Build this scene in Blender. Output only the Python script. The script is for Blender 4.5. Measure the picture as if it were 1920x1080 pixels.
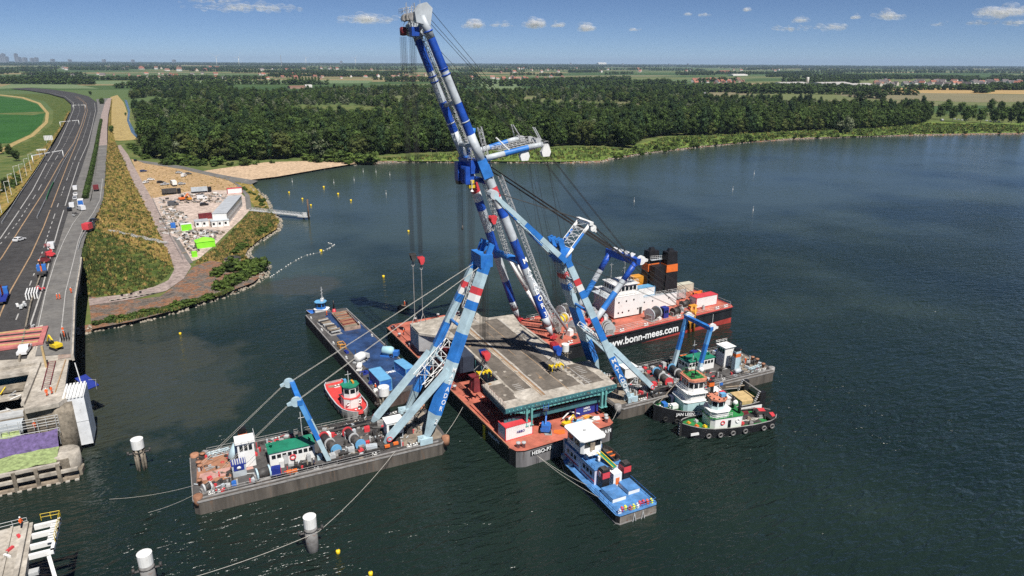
import bpy, bmesh, math, random
from mathutils import Vector, Matrix, Euler
from math import radians, sin, cos, pi, sqrt, atan2, tan

# ------------------------------------------------------------------ scene, camera, light
sc = bpy.context.scene
for o in list(bpy.data.objects):
    bpy.data.objects.remove(o, do_unlink=True)
COL = sc.collection
CAM_H, FPX = 75.0, 1280.0            # drone height in metres, focal length in photo pixels (1920 wide)
PITCH, ROLL, YAW = radians(18.29), radians(0.27), radians(25.97)
cam_d = bpy.data.cameras.new('camera')
cam_d.sensor_width = 36.0
cam_d.lens = 36.0 * FPX / 1920.0
cam_d.clip_start, cam_d.clip_end = 0.5, 120000.0
cam = bpy.data.objects.new('camera', cam_d)
COL.objects.link(cam)
cam.matrix_world = (Matrix.Translation((0, 0, CAM_H)) @ Matrix.Rotation(-YAW, 4, 'Z')
                    @ Matrix.Rotation(pi / 2 - PITCH, 4, 'X') @ Matrix.Rotation(ROLL, 4, 'Z'))
sc.camera = cam

# the sun stands behind the camera, to its right
SUN_EL = radians(56.0)
SUN_AZ = radians(30.0)               # right of straight behind the camera
_h = Vector((sin(SUN_AZ), -cos(SUN_AZ)))                   # camera frame
_c, _s = cos(-YAW), sin(-YAW)
_hw = Vector((_h.x * _c - _h.y * _s, _h.x * _s + _h.y * _c))  # world frame
TO_SUN = Vector((_hw.x * cos(SUN_EL), _hw.y * cos(SUN_EL), sin(SUN_EL)))
sun_d = bpy.data.lights.new('sun', 'SUN')
sun_d.energy = 4.8
sun_d.angle = radians(0.53)
sun_d.color = (1.0, 0.955, 0.89)
sun = bpy.data.objects.new('sun', sun_d)
COL.objects.link(sun)
sun.rotation_euler = TO_SUN.to_track_quat('Z', 'Y').to_euler()
sun.location = (0, 0, 300)

world = bpy.data.worlds.new('World')
sc.world = world
world.use_nodes = True
wn = world.node_tree
wn.nodes.clear()
w_out = wn.nodes.new('ShaderNodeOutputWorld')
w_bg = wn.nodes.new('ShaderNodeBackground')
w_sky = wn.nodes.new('ShaderNodeTexSky')
w_sky.sky_type = 'NISHITA'
w_sky.sun_disc = False
w_sky.sun_elevation = SUN_EL
w_sky.sun_rotation = atan2(_hw.x, _hw.y)
w_sky.altitude = 3000.0
w_sky.air_density = 0.62
w_sky.dust_density = 0.0
w_sky.ozone_density = 5.0
w_bg.inputs['Strength'].default_value = 0.054
w_tint = wn.nodes.new('ShaderNodeMix')           # the camera's cool white balance
w_tint.data_type = 'RGBA'
w_tint.blend_type = 'MULTIPLY'
w_tint.inputs['Factor'].default_value = 1.0
w_tint.inputs['B'].default_value = (0.95, 0.97, 1.02, 1)
wn.links.new(w_sky.outputs[0], w_tint.inputs['A'])
wn.links.new(w_tint.outputs['Result'], w_bg.inputs['Color'])
wn.links.new(w_bg.outputs[0], w_out.inputs['Surface'])

sc.render.engine = 'CYCLES'
sc.view_settings.view_transform = 'Standard'
sc.view_settings.look = 'None'
sc.view_settings.exposure = 0.45
sc.view_settings.gamma = 1.0
sc.view_settings.use_curve_mapping = False
cy = sc.cycles
cy.max_bounces = 6
cy.diffuse_bounces = 2
cy.glossy_bounces = 3
cy.transmission_bounces = 2
cy.volume_bounces = 0
cy.transparent_max_bounces = 48
cy.use_denoising = False
cy.caustics_reflective = False
cy.caustics_refractive = False
cy.sample_clamp_indirect = 4.0
cy.sample_clamp_direct = 1.0
cy.use_adaptive_sampling = True
cy.adaptive_threshold = 0.008

# ------------------------------------------------------------------ where a photo pixel meets the plane at height z
def ray(px, py):
    x, y = (px - 960) / FPX, (540 - py) / FPX
    c, s = cos(ROLL), sin(ROLL)
    x, y = x * c - y * s, x * s + y * c
    dx, dy, dz = x, cos(PITCH) + y * sin(PITCH), -sin(PITCH) + y * cos(PITCH)
    c, s = cos(-YAW), sin(-YAW)
    return Vector((dx * c - dy * s, dx * s + dy * c, dz))

def G(px, py, z=0.0):
    d = ray(px, py)
    k = (z - CAM_H) / d.z
    return Vector((d.x * k, d.y * k, z))

def camxy(X, Y):                      # camera-aligned ground coordinates -> world
    c, s = cos(-YAW), sin(-YAW)
    return (X * c - Y * s, X * s + Y * c)

R = random.Random(7)

# ------------------------------------------------------------------ materials
_M = {}
def mat(key, rgb, rough=0.6, var=0.12, scale=0.6, metal=0.0, rust=0.0, rust_rgb=(0.16, 0.065, 0.03),
        bump=0.0, bscale=6.0, spec=0.5, obj_random=0.0, streak=False):
    if key in _M:
        return _M[key]
    m = bpy.data.materials.new(key)
    m.use_nodes = True
    nt = m.node_tree
    b = nt.nodes['Principled BSDF']
    b.inputs['Roughness'].default_value = rough
    b.inputs['Metallic'].default_value = metal
    b.inputs['Specular IOR Level'].default_value = spec
    tc = nt.nodes.new('ShaderNodeTexCoord')
    src = tc.outputs['Object']
    if streak:
        mp = nt.nodes.new('ShaderNodeMapping')
        mp.inputs['Scale'].default_value = (1, 1, 0.12)
        nt.links.new(src, mp.inputs['Vector'])
        src = mp.outputs[0]
    n = nt.nodes.new('ShaderNodeTexNoise')
    n.inputs['Scale'].default_value = scale
    n.inputs['Detail'].default_value = 6.0
    n.inputs['Roughness'].default_value = 0.65
    nt.links.new(src, n.inputs['Vector'])
    mix = nt.nodes.new('ShaderNodeMix')
    mix.data_type = 'RGBA'
    lo = [max(0.0, c * (1 - var * 1.6)) for c in rgb]
    hi = [min(1.0, c * (1 + var)) for c in rgb]
    mix.inputs['A'].default_value = (*lo, 1)
    mix.inputs['B'].default_value = (*hi, 1)
    mr = nt.nodes.new('ShaderNodeMapRange')
    mr.inputs['From Min'].default_value = 0.3
    mr.inputs['From Max'].default_value = 0.7
    nt.links.new(n.outputs['Fac'], mr.inputs['Value'])
    nt.links.new(mr.outputs[0], mix.inputs['Factor'])
    col = mix.outputs['Result']
    if rust > 0:
        n2 = nt.nodes.new('ShaderNodeTexNoise')
        n2.inputs['Scale'].default_value = scale * 1.7
        n2.inputs['Detail'].default_value = 8.0
        n2.inputs['Roughness'].default_value = 0.7
        nt.links.new(src, n2.inputs['Vector'])
        mr2 = nt.nodes.new('ShaderNodeMapRange')
        mr2.inputs['From Min'].default_value = 0.66 - rust * 0.3
        mr2.inputs['From Max'].default_value = 0.74 - rust * 0.15
        nt.links.new(n2.outputs['Fac'], mr2.inputs['Value'])
        mx = nt.nodes.new('ShaderNodeMix')
        mx.data_type = 'RGBA'
        mx.inputs['B'].default_value = (*rust_rgb, 1)
        nt.links.new(col, mx.inputs['A'])
        nt.links.new(mr2.outputs[0], mx.inputs['Factor'])
        col = mx.outputs['Result']
    if obj_random > 0:
        oi = nt.nodes.new('ShaderNodeObjectInfo')
        hs = nt.nodes.new('ShaderNodeHueSaturation')
        m1 = nt.nodes.new('ShaderNodeMapRange')
        m1.inputs['To Min'].default_value = 1 - obj_random
        m1.inputs['To Max'].default_value = 1 + obj_random
        nt.links.new(oi.outputs['Random'], m1.inputs['Value'])
        nt.links.new(m1.outputs[0], hs.inputs['Value'])
        nt.links.new(col, hs.inputs['Color'])
        col = hs.outputs[0]
    nt.links.new(col, b.inputs['Base Color'])
    if bump > 0:
        n3 = nt.nodes.new('ShaderNodeTexNoise')
        n3.inputs['Scale'].default_value = bscale
        n3.inputs['Detail'].default_value = 5.0
        nt.links.new(src, n3.inputs['Vector'])
        bp = nt.nodes.new('ShaderNodeBump')
        bp.inputs['Strength'].default_value = min(1.0, bump)
        bp.inputs['Distance'].default_value = 0.1
        nt.links.new(n3.outputs['Fac'], bp.inputs['Height'])
        nt.links.new(bp.outputs[0], b.inputs['Normal'])
    _M[key] = m
    return m

# ------------------------------------------------------------------ mesh builder
class MB:
    def __init__(s):
        s.v, s.f, s.m, s.sm = [], [], [], []
    def _add(s, vs, fs, mi=0, smooth=False):
        o = len(s.v)
        s.v += [tuple(v) for v in vs]
        s.f += [tuple(i + o for i in f) for f in fs]
        s.m += [mi] * len(fs)
        s.sm += [smooth] * len(fs)
        return s
    def box(s, c, d, rz=0.0, mi=0, M=None, taper=1.0):
        x, y, z = d[0] / 2, d[1] / 2, d[2] / 2
        t = taper
        pts = [(-x, -y, -z), (x, -y, -z), (x, y, -z), (-x, y, -z), (-x * t, -y * t, z), (x * t, -y * t, z), (x * t, y * t, z), (-x * t, y * t, z)]
        m = M if M is not None else Matrix.Rotation(rz, 4, 'Z')
        c = Vector(c)
        return s._add([c + m @ Vector(p) for p in pts], [(0, 3, 2, 1), (4, 5, 6, 7), (0, 1, 5, 4), (1, 2, 6, 5), (2, 3, 7, 6), (3, 0, 4, 7)], mi)
    def bx(s, x0, x1, y0, y1, z0, z1, mi=0):
        return s.box(((x0 + x1) / 2, (y0 + y1) / 2, (z0 + z1) / 2), (x1 - x0, y1 - y0, z1 - z0), mi=mi)
    @staticmethod
    def frame(p, q, up=(0, 0, 1)):
        p, q = Vector(p), Vector(q)
        z = (q - p).normalized()
        u = Vector(up)
        if abs(z.dot(u)) > 0.98:
            u = Vector((1, 0, 0))
        x = u.cross(z).normalized()
        y = z.cross(x)
        return x, y, z
    def tube(s, p, q, r, r2=None, n=6, caps=True, mi=0, smooth=None):
        r2 = r if r2 is None else r2
        x, y, z = s.frame(p, q)
        p, q = Vector(p), Vector(q)
        vs = []
        for c, rr in ((p, r), (q, r2)):
            for i in range(n):
                a = 2 * pi * i / n
                vs.append(c + x * (rr * cos(a)) + y * (rr * sin(a)))
        fs = [(i, (i + 1) % n, n + (i + 1) % n, n + i) for i in range(n)]
        s._add(vs, fs, mi, n > 6 if smooth is None else smooth)
        if caps:
            s.f += [tuple(range(len(s.v) - 2 * n, len(s.v) - n))[::-1], tuple(range(len(s.v) - n, len(s.v)))]
            s.m += [mi, mi]
            s.sm += [False, False]
        return s
    def path(s, pts, r, n=5, mi=0):
        for a, b in zip(pts, pts[1:]):
            s.tube(a, b, r, n=n, mi=mi)
        return s
    def beam(s, p, q, w, h, w2=None, h2=None, up=(0, 0, 1), mi=0):
        # box girder from p to q; w across (horizontal), h in the 'up' direction
        w2 = w if w2 is None else w2
        h2 = h if h2 is None else h2
        x, y, z = s.frame(p, q, up)
        p, q = Vector(p), Vector(q)
        vs = []
        for c, a, b in ((p, w / 2, h / 2), (q, w2 / 2, h2 / 2)):
            vs += [c - x * a - y * b, c + x * a - y * b, c + x * a + y * b, c - x * a + y * b]
        return s._add(vs, [(3, 2, 1, 0), (4, 5, 6, 7), (0, 1, 5, 4), (1, 2, 6, 5), (2, 3, 7, 6), (3, 0, 4, 7)], mi)
    def prism(s, poly, z0, z1, mi=0, top_mi=None, scale_top=None):
        n = len(poly)
        a = sum(poly[i][0] * poly[(i + 1) % n][1] - poly[(i + 1) % n][0] * poly[i][1] for i in range(n))
        if a < 0:
            poly = poly[::-1]
        top = poly
        if scale_top:
            cx, cy_ = sum(p[0] for p in poly) / n, sum(p[1] for p in poly) / n
            top = [(cx + (p[0] - cx) * scale_top, cy_ + (p[1] - cy_) * scale_top) for p in poly]
        vs = [(p[0], p[1], z0) for p in poly] + [(p[0], p[1], z1) for p in top]
        s._add(vs, [tuple(range(n))[::-1]] + [(i, (i + 1) % n, n + (i + 1) % n, n + i) for i in range(n)], mi)
        s._add([(p[0], p[1], z1) for p in top], [tuple(range(n))], mi if top_mi is None else top_mi)
        return s
    def rings(s, rings, close=True, cap0=True, cap1=True, mi=0, smooth=False):
        n = len(rings[0])
        vs = [p for r in rings for p in r]
        fs = []
        for k in range(len(rings) - 1):
            for i in range(n if close else n - 1):
                j = (i + 1) % n
                fs.append((k * n + i, k * n + j, (k + 1) * n + j, (k + 1) * n + i))
        if cap0:
            fs.append(tuple(range(n))[::-1])
        if cap1:
            fs.append(tuple(range((len(rings) - 1) * n, len(rings) * n)))
        return s._add(vs, fs, mi, smooth)
    def lathe(s, prof, c=(0, 0, 0), n=12, mi=0, axis='Z', smooth=True):
        rings = []
        for r, z in prof:
            ring = []
            for i in range(n):
                a = 2 * pi * i / n
                if axis == 'Z':
                    ring.append((c[0] + r * cos(a), c[1] + r * sin(a), c[2] + z))
                elif axis == 'Y':
                    ring.append((c[0] + r * sin(a), c[1] + z, c[2] + r * cos(a)))
                else:
                    ring.append((c[0] + z, c[1] + r * cos(a), c[2] + r * sin(a)))
            rings.append(ring)
        return s.rings(rings, mi=mi, smooth=smooth)
    def torus(s, c, Rr, r, axis='Y', n=12, k=6, mi=0):
        rings = []
        for i in range(n + 1):
            a = 2 * pi * i / n
            ring = []
            for j in range(k):
                b = 2 * pi * j / k
                rr, w = Rr + r * cos(b), r * sin(b)
                p = {'Y': (rr * cos(a), w, rr * sin(a)), 'X': (w, rr * cos(a), rr * sin(a)), 'Z': (rr * cos(a), rr * sin(a), w)}[axis]
                ring.append((c[0] + p[0], c[1] + p[1], c[2] + p[2]))
            rings.append(ring)
        return s.rings(rings, cap0=False, cap1=False, mi=mi, smooth=True)
    def ball(s, c, r, n=8, k=5, mi=0, sq=(1, 1, 1)):
        prof = [(max(0.001, r * sin(pi * j / k)), -r * cos(pi * j / k)) for j in range(k + 1)]
        rings = []
        for rr, z in prof:
            rings.append([(c[0] + sq[0] * rr * cos(2 * pi * i / n), c[1] + sq[1] * rr * sin(2 * pi * i / n), c[2] + sq[2] * z) for i in range(n)])
        return s.rings(rings, mi=mi, smooth=True)
    def sheet(s, pts, mi=0):
        return s._add(pts, [tuple(range(len(pts)))], mi)
    def xform(s, M):
        s.v = [tuple(M @ Vector(v)) for v in s.v]
        return s
    def mesh(s, name, mats):
        me = bpy.data.meshes.new(name)
        me.from_pydata(s.v, [], s.f)
        for m in (mats if isinstance(mats, (list, tuple)) else [mats]):
            me.materials.append(m)
        me.polygons.foreach_set('material_index', s.m)
        me.polygons.foreach_set('use_smooth', s.sm)
        me.update()
        return me
    def build(s, name, mats, parent=None, label=None, cat=None, group=None, kind=None, loc=None, rz=0.0):
        return put(name, s.mesh(name, mats), parent, label, cat, group, kind, loc, rz)

def tag(o, label=None, cat=None, group=None, kind=None):
    if label: o['label'] = label
    if cat: o['category'] = cat
    if group: o['group'] = group
    if kind: o['kind'] = kind
    return o

def put(name, me, parent=None, label=None, cat=None, group=None, kind=None, loc=None, rz=0.0):
    o = bpy.data.objects.new(name, me)
    COL.objects.link(o)
    o.parent = parent
    if loc is not None: o.location = loc
    if rz: o.rotation_euler = (0, 0, rz)
    return tag(o, label, cat, group, kind)

def thing(name, label, cat, loc=(0, 0, 0), rz=0.0, group=None):
    o = bpy.data.objects.new(name, None)
    o.empty_display_size = 1.0
    COL.objects.link(o)
    o.location = loc
    o.rotation_euler = (0, 0, rz)
    return tag(o, label, cat, group)

def copy_tree(root, loc, rz=None, label=None, group=None, scale=None, mats=None):
    r = root.copy()
    COL.objects.link(r)
    r.location = loc
    if rz is not None: r.rotation_euler = (0, 0, rz)
    if scale: r.scale = scale if isinstance(scale, (tuple, list)) else (scale,) * 3
    tag(r, label, None, group)
    for ch in root.children:
        c = ch.copy()
        COL.objects.link(c)
        c.parent = r
        for g in ch.children:
            d = g.copy()
            COL.objects.link(d)
            d.parent = c
    return r

def lettering(text, size, m, parent, M, name='lettering', extrude=0.015, spacing=1.0, align='LEFT', bold=.012):
    """flat painted letters as a thin mesh; M places the text's own xy plane"""
    cu = bpy.data.curves.new('txt', 'FONT')
    cu.body = text
    cu.size = size
    cu.extrude = extrude
    cu.space_character = spacing
    cu.align_x = align
    cu.offset = size * bold
    t = bpy.data.objects.new('txt', cu)
    COL.objects.link(t)
    bpy.context.view_layer.update()
    me = bpy.data.meshes.new_from_object(t.evaluated_get(bpy.context.evaluated_depsgraph_get()))
    bpy.data.objects.remove(t, do_unlink=True)
    bpy.data.curves.remove(cu)
    me.materials.clear()
    me.materials.append(m)
    me.transform(M)
    return put(name, me, parent)

def basis(o, x, y):
    """matrix with origin o, x axis x, y axis ~y"""
    x = Vector(x).normalized()
    y = Vector(y)
    z = x.cross(y).normalized()
    y = z.cross(x)
    M = Matrix.Identity(4)
    for i in range(3):
        M[i][0], M[i][1], M[i][2], M[i][3] = x[i], y[i], z[i], o[i]
    return M
HAZE_D = 3.0e-5
# ------------------------------------------------------------------ water
def node(nt, kind, **kw):
    n = nt.nodes.new(kind)
    for k, v in kw.items():
        if k.startswith('i_'):
            n.inputs[k[2:].replace('_', ' ')].default_value = v
        else:
            setattr(n, k, v)
    return n

def ramp(nt, src, stops, interp='LINEAR'):
    r = nt.nodes.new('ShaderNodeValToRGB')
    r.color_ramp.interpolation = interp
    els = r.color_ramp.elements
    while len(els) < len(stops):
        els.new(0.5)
    for e, (p, c) in zip(els, stops):
        e.position = p
        e.color = (*c, 1) if len(c) == 3 else c
    nt.links.new(src, r.inputs[0])
    return r.outputs[0]

def water_material():
    m = bpy.data.materials.new('river_water')
    m.use_nodes = True
    nt = m.node_tree
    b = nt.nodes['Principled BSDF']
    L = nt.links.new
    tc = node(nt, 'ShaderNodeTexCoord')
    P = tc.outputs['Object']
    b.inputs['IOR'].default_value = 1.33
    b.inputs['Roughness'].default_value = 0.14
    b.inputs['Specular IOR Level'].default_value = 0.9
    # colour: dark green water with paler, silty plumes off the left bank
    big = node(nt, 'ShaderNodeTexNoise', i_Scale=0.011, i_Detail=4.0, i_Roughness=0.55)
    L(P, big.inputs['Vector'])
    # brighter sky reflection of the far bay, painted in as a paler base colour
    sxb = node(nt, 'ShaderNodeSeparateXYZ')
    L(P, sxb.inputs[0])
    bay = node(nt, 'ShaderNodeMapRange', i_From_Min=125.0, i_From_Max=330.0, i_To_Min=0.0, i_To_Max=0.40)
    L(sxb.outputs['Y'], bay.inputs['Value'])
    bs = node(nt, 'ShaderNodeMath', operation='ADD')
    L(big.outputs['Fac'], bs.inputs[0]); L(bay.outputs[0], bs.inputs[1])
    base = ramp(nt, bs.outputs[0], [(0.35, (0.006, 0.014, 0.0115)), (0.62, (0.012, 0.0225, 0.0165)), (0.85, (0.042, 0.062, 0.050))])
    warp = node(nt, 'ShaderNodeTexNoise', i_Scale=0.045, i_Detail=5.0, i_Roughness=0.6)
    L(P, warp.inputs['Vector'])
    silt = None
    for (px, py, rad, amt) in ((205, 690, 30, 0.85), (300, 760, 26, 0.7), (350, 700, 24, 0.55), (560, 535, 17, 1.0), (255, 640, 20, 0.5)):
        c = G(px, py)
        d = node(nt, 'ShaderNodeVectorMath', operation='DISTANCE')
        L(P, d.inputs[0])
        d.inputs[1].default_value = c
        a = node(nt, 'ShaderNodeMath', operation='MULTIPLY_ADD')
        L(warp.outputs['Fac'], a.inputs[0])
        a.inputs[1].default_value = rad * 1.9
        L(d.outputs['Value'], a.inputs[2])
        mr = node(nt, 'ShaderNodeMapRange', i_From_Min=rad * 0.85 + rad * 0.95, i_From_Max=rad * 1.6, i_To_Min=0.0, i_To_Max=amt)
        L(a.outputs[0], mr.inputs['Value'])
        if silt is None:
            silt = mr.outputs[0]
        else:
            mx = node(nt, 'ShaderNodeMath', operation='MAXIMUM')
            L(silt, mx.inputs[0]); L(mr.outputs[0], mx.inputs[1])
            silt = mx.outputs[0]
    mixc = node(nt, 'ShaderNodeMix', data_type='RGBA')
    mixc.inputs['B'].default_value = (0.045, 0.050, 0.036, 1)
    L(base, mixc.inputs['A']); L(silt, mixc.inputs['Factor'])
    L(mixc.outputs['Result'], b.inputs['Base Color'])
    # waves: three lengths, with calm and ruffled patches
    mp = node(nt, 'ShaderNodeMapping')
    mp.inputs['Rotation'].default_value = (0, 0, radians(38))
    mp.inputs['Scale'].default_value = (0.5, 1.3, 1)
    L(P, mp.inputs['Vector'])
    w1 = node(nt, 'ShaderNodeTexNoise', i_Scale=0.50, i_Detail=2.0, i_Roughness=0.45, i_Distortion=0.8)
    w2 = node(nt, 'ShaderNodeTexNoise', i_Scale=1.5, i_Detail=2.0, i_Roughness=0.55)
    w3 = node(nt, 'ShaderNodeTexNoise', i_Scale=0.16, i_Detail=2.0)
    patch = node(nt, 'ShaderNodeTexNoise', i_Scale=0.017, i_Detail=4.0, i_Roughness=0.6)
    for w in (w1, w2, w3):
        L(mp.outputs[0], w.inputs['Vector'])
    L(P, patch.inputs['Vector'])
    s1 = node(nt, 'ShaderNodeMath', operation='MULTIPLY_ADD')
    L(w2.outputs['Fac'], s1.inputs[0]); s1.inputs[1].default_value = 0.34; L(w1.outputs['Fac'], s1.inputs[2])
    s2 = node(nt, 'ShaderNodeMath', operation='MULTIPLY_ADD')
    L(w3.outputs['Fac'], s2.inputs[0]); s2.inputs[1].default_value = 0.8; L(s1.outputs[0], s2.inputs[2])
    st = node(nt, 'ShaderNodeMapRange', i_From_Min=0.40, i_From_Max=0.60, i_To_Min=0.5, i_To_Max=1.0)
    L(patch.outputs['Fac'], st.inputs['Value'])
    # the open bay towards the wood lies calmer than the river in front
    sx = node(nt, 'ShaderNodeSeparateXYZ')
    L(P, sx.inputs[0])
    calm = node(nt, 'ShaderNodeMapRange', i_From_Min=120.0, i_From_Max=270.0, i_To_Min=1.0, i_To_Max=0.12)
    L(sx.outputs['Y'], calm.inputs['Value'])
    ml = node(nt, 'ShaderNodeMath', operation='MULTIPLY')
    L(st.outputs[0], ml.inputs[0]); L(calm.outputs[0], ml.inputs[1])
    bp = node(nt, 'ShaderNodeBump', i_Distance=1.2)
    L(s2.outputs[0], bp.inputs['Height']); L(ml.outputs[0], bp.inputs['Strength'])
    L(bp.outputs[0], b.inputs['Normal'])
    return m
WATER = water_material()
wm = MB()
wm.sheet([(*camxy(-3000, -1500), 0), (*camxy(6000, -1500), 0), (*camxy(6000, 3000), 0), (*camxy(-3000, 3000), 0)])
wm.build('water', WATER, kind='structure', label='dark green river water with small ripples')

# ------------------------------------------------------------------ land sheet out to the horizon
LZ = 1.2
SHORE_PX = [(170, 622), (250, 606), (330, 585), (400, 563), (440, 547), (478, 533), (499, 514), (498, 500), (476, 492), (462, 480), (470, 464),
            (494, 446), (521, 431), (526, 415), (508, 394), (500, 376), (484, 358), (462, 346), (470, 339), (520, 333), (560, 326),
            (600, 319), (650, 311), (700, 306.5), (760, 305), (900, 305), (1050, 306), (1128, 305), (1160, 296), (1220, 287), (1300, 278),
            (1400, 267.5), (1500, 261), (1600, 257), (1700, 254.5), (1800, 253), (1925, 251.5), (2150, 250), (2600, 252)]
SHORE = [(-900.0, 180.0), (-300.0, 196.0), (-120.0, 207.0), (-60.0, 214.0)] + [tuple(G(x, y)[:2]) for x, y in SHORE_PX]
def jag(pts, amp=0.7, step=6.0, seed=3):
    rr = random.Random(seed)
    out = []
    for a, b in zip(pts, pts[1:]):
        L = math.dist(a, b)
        n = max(1, min(40, int(L / step)))
        for i in range(n):
            k = i / n
            out.append((a[0] + (b[0] - a[0]) * k + rr.uniform(-amp, amp), a[1] + (b[1] - a[1]) * k + rr.uniform(-amp, amp)))
    out.append(pts[-1])
    return out
SHORE = jag(SHORE)
def offset(pts, d):
    out = []
    for i, p in enumerate(pts):
        a, b = Vector(pts[max(0, i - 1)]), Vector(pts[min(len(pts) - 1, i + 1)])
        t = (b - a).normalized()
        out.append((p[0] - t.y * d, p[1] + t.x * d))
    return out
FAR = 42000.0
last = Vector(SHORE[-1]).normalized()
far_pts = []
a0, a1 = atan2(last.y, last.x), radians(165)
for i in range(25):
    a = a0 + (a1 - a0) * i / 24
    far_pts.append((FAR * cos(a), FAR * sin(a)))
inner = offset(SHORE, 3.2)

def world_pos(nt):
    g = node(nt, 'ShaderNodeNewGeometry')
    return g.outputs['Position']

def land_material():
    m = bpy.data.materials.new('open_country')
    m.use_nodes = True
    nt = m.node_tree
    L = nt.links.new
    b = nt.nodes['Principled BSDF']
    b.inputs['Roughness'].default_value = 0.9
    b.inputs['Specular IOR Level'].default_value = 0.15
    P = world_pos(nt)
    mp = node(nt, 'ShaderNodeMapping')
    mp.inputs['Rotation'].default_value = (0, 0, radians(-38))
    mp.inputs['Scale'].default_value = (1 / 900.0, 1 / 330.0, 1)
    L(P, mp.inputs['Vector'])
    v = node(nt, 'ShaderNodeTexVoronoi', distance='CHEBYCHEV', i_Scale=1.0, i_Randomness=0.85)
    L(mp.outputs[0], v.inputs['Vector'])
    sep = node(nt, 'ShaderNodeSeparateColor')
    L(v.outputs['Color'], sep.inputs[0])
    fields = ramp(nt, sep.outputs[0], [(0.0, (0.055, 0.095, 0.030)), (0.22, (0.085, 0.125, 0.045)), (0.42, (0.13, 0.15, 0.06)), (0.56, (0.045, 0.085, 0.028)),
                                       (0.70, (0.23, 0.19, 0.095)), (0.82, (0.10, 0.14, 0.06)), (0.93, (0.17, 0.165, 0.085))], 'CONSTANT')
    n1 = node(nt, 'ShaderNodeTexNoise', i_Scale=0.05, i_Detail=7.0, i_Roughness=0.7)
    L(P, n1.inputs['Vector'])
    rough = ramp(nt, n1.outputs['Fac'], [(0.3, (0.050, 0.085, 0.022)), (0.5, (0.10, 0.13, 0.038)), (0.66, (0.17, 0.16, 0.065)), (0.8, (0.07, 0.10, 0.03))])
    d = node(nt, 'ShaderNodeVectorMath', operation='LENGTH')
    L(P, d.inputs[0])
    mr = node(nt, 'ShaderNodeMapRange', i_From_Min=1250.0, i_From_Max=1350.0)
    L(d.outputs['Value'], mr.inputs['Value'])
    mx = node(nt, 'ShaderNodeMix', data_type='RGBA')
    L(rough, mx.inputs['A']); L(fields, mx.inputs['B']); L(mr.outputs[0], mx.inputs['Factor'])
    L(mx.outputs['Result'], b.inputs['Base Color'])
    return m
LAND = land_material()

def grass_mat(key, stops, scale=0.12, bump=0.5, scale2=1.7, grain=.5):
    if key in _M: return _M[key]
    m = bpy.data.materials.new(key)
    m.use_nodes = True
    nt = m.node_tree
    L = nt.links.new
    b = nt.nodes['Principled BSDF']
    b.inputs['Roughness'].default_value = 0.92
    b.inputs['Specular IOR Level'].default_value = 0.1
    P = world_pos(nt)
    n = node(nt, 'ShaderNodeTexNoise', i_Scale=scale, i_Detail=8.0, i_Roughness=0.72)
    L(P, n.inputs['Vector'])
    n2 = node(nt, 'ShaderNodeTexNoise', i_Scale=scale2, i_Detail=6.0, i_Roughness=0.7)
    L(P, n2.inputs['Vector'])
    n3 = node(nt, 'ShaderNodeTexNoise', i_Scale=scale2 * .33, i_Detail=4.0, i_Roughness=0.6)
    L(P, n3.inputs['Vector'])
    mul = node(nt, 'ShaderNodeMath', operation='ADD')
    L(n2.outputs['Fac'], mul.inputs[0]); L(n3.outputs['Fac'], mul.inputs[1])
    mr = node(nt, 'ShaderNodeMapRange', i_From_Min=.72, i_From_Max=1.28, i_To_Min=1 - grain, i_To_Max=1 + grain)
    L(mul.outputs[0], mr.inputs['Value'])
    mg = node(nt, 'ShaderNodeMix', data_type='RGBA', blend_type='MULTIPLY')
    mg.inputs['Factor'].default_value = 1.0
    L(ramp(nt, n.outputs['Fac'], stops), mg.inputs['A']); L(mr.outputs[0], mg.inputs['B'])
    L(mg.outputs['Result'], b.inputs['Base Color'])
    bp = node(nt, 'ShaderNodeBump', i_Strength=bump, i_Distance=0.35)
    L(n2.outputs['Fac'], bp.inputs['Height'])
    L(bp.outputs[0], b.inputs['Normal'])
    _M[key] = m
    return m
DRY = grass_mat('dry_bank_grass', [(0.32, (0.075, 0.10, 0.016)), (0.45, (0.18, 0.155, 0.035)), (0.58, (0.32, 0.22, 0.075)), (0.72, (0.20, 0.15, 0.045))], 0.16)
GREEN = grass_mat('lush_bank_grass', [(0.34, (0.030, 0.055, 0.014)), (0.5, (0.075, 0.105, 0.026)), (0.62, (0.11, 0.115, 0.034)), (0.75, (0.18, 0.15, 0.05))], 0.14)
MEADOW = grass_mat('bright_shore_meadow', [(0.3, (0.060, 0.115, 0.022)), (0.5, (0.125, 0.185, 0.040)), (0.62, (0.19, 0.215, 0.06)), (0.8, (0.08, 0.13, 0.03))], 0.09)
HAY = grass_mat('mown_hay_strip', [(0.3, (0.27, 0.20, 0.085)), (0.55, (0.36, 0.275, 0.12)), (0.75, (0.22, 0.19, 0.075))], 0.07)
CROP = grass_mat('dark_green_crop', [(0.3, (0.022, 0.075, 0.018)), (0.7, (0.040, 0.115, 0.026))], 0.02, 0.2)
CROP2 = grass_mat('pale_green_crop', [(0.3, (0.12, 0.17, 0.085)), (0.7, (0.155, 0.20, 0.10))], 0.004, 0.1)
WHEAT = grass_mat('ripe_wheat', [(0.3, (0.33, 0.23, 0.10)), (0.7, (0.42, 0.29, 0.13))], 0.01, 0.1)
FALLOW = grass_mat('fallow_field', [(0.3, (0.165, 0.155, 0.095)), (0.7, (0.22, 0.19, 0.11))], 0.008, 0.1)
SAND = grass_mat('beach_sand', [(0.3, (0.40, 0.29, 0.19)), (0.6, (0.50, 0.37, 0.25)), (0.8, (0.42, 0.31, 0.20))], 0.06, 0.2)
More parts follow.
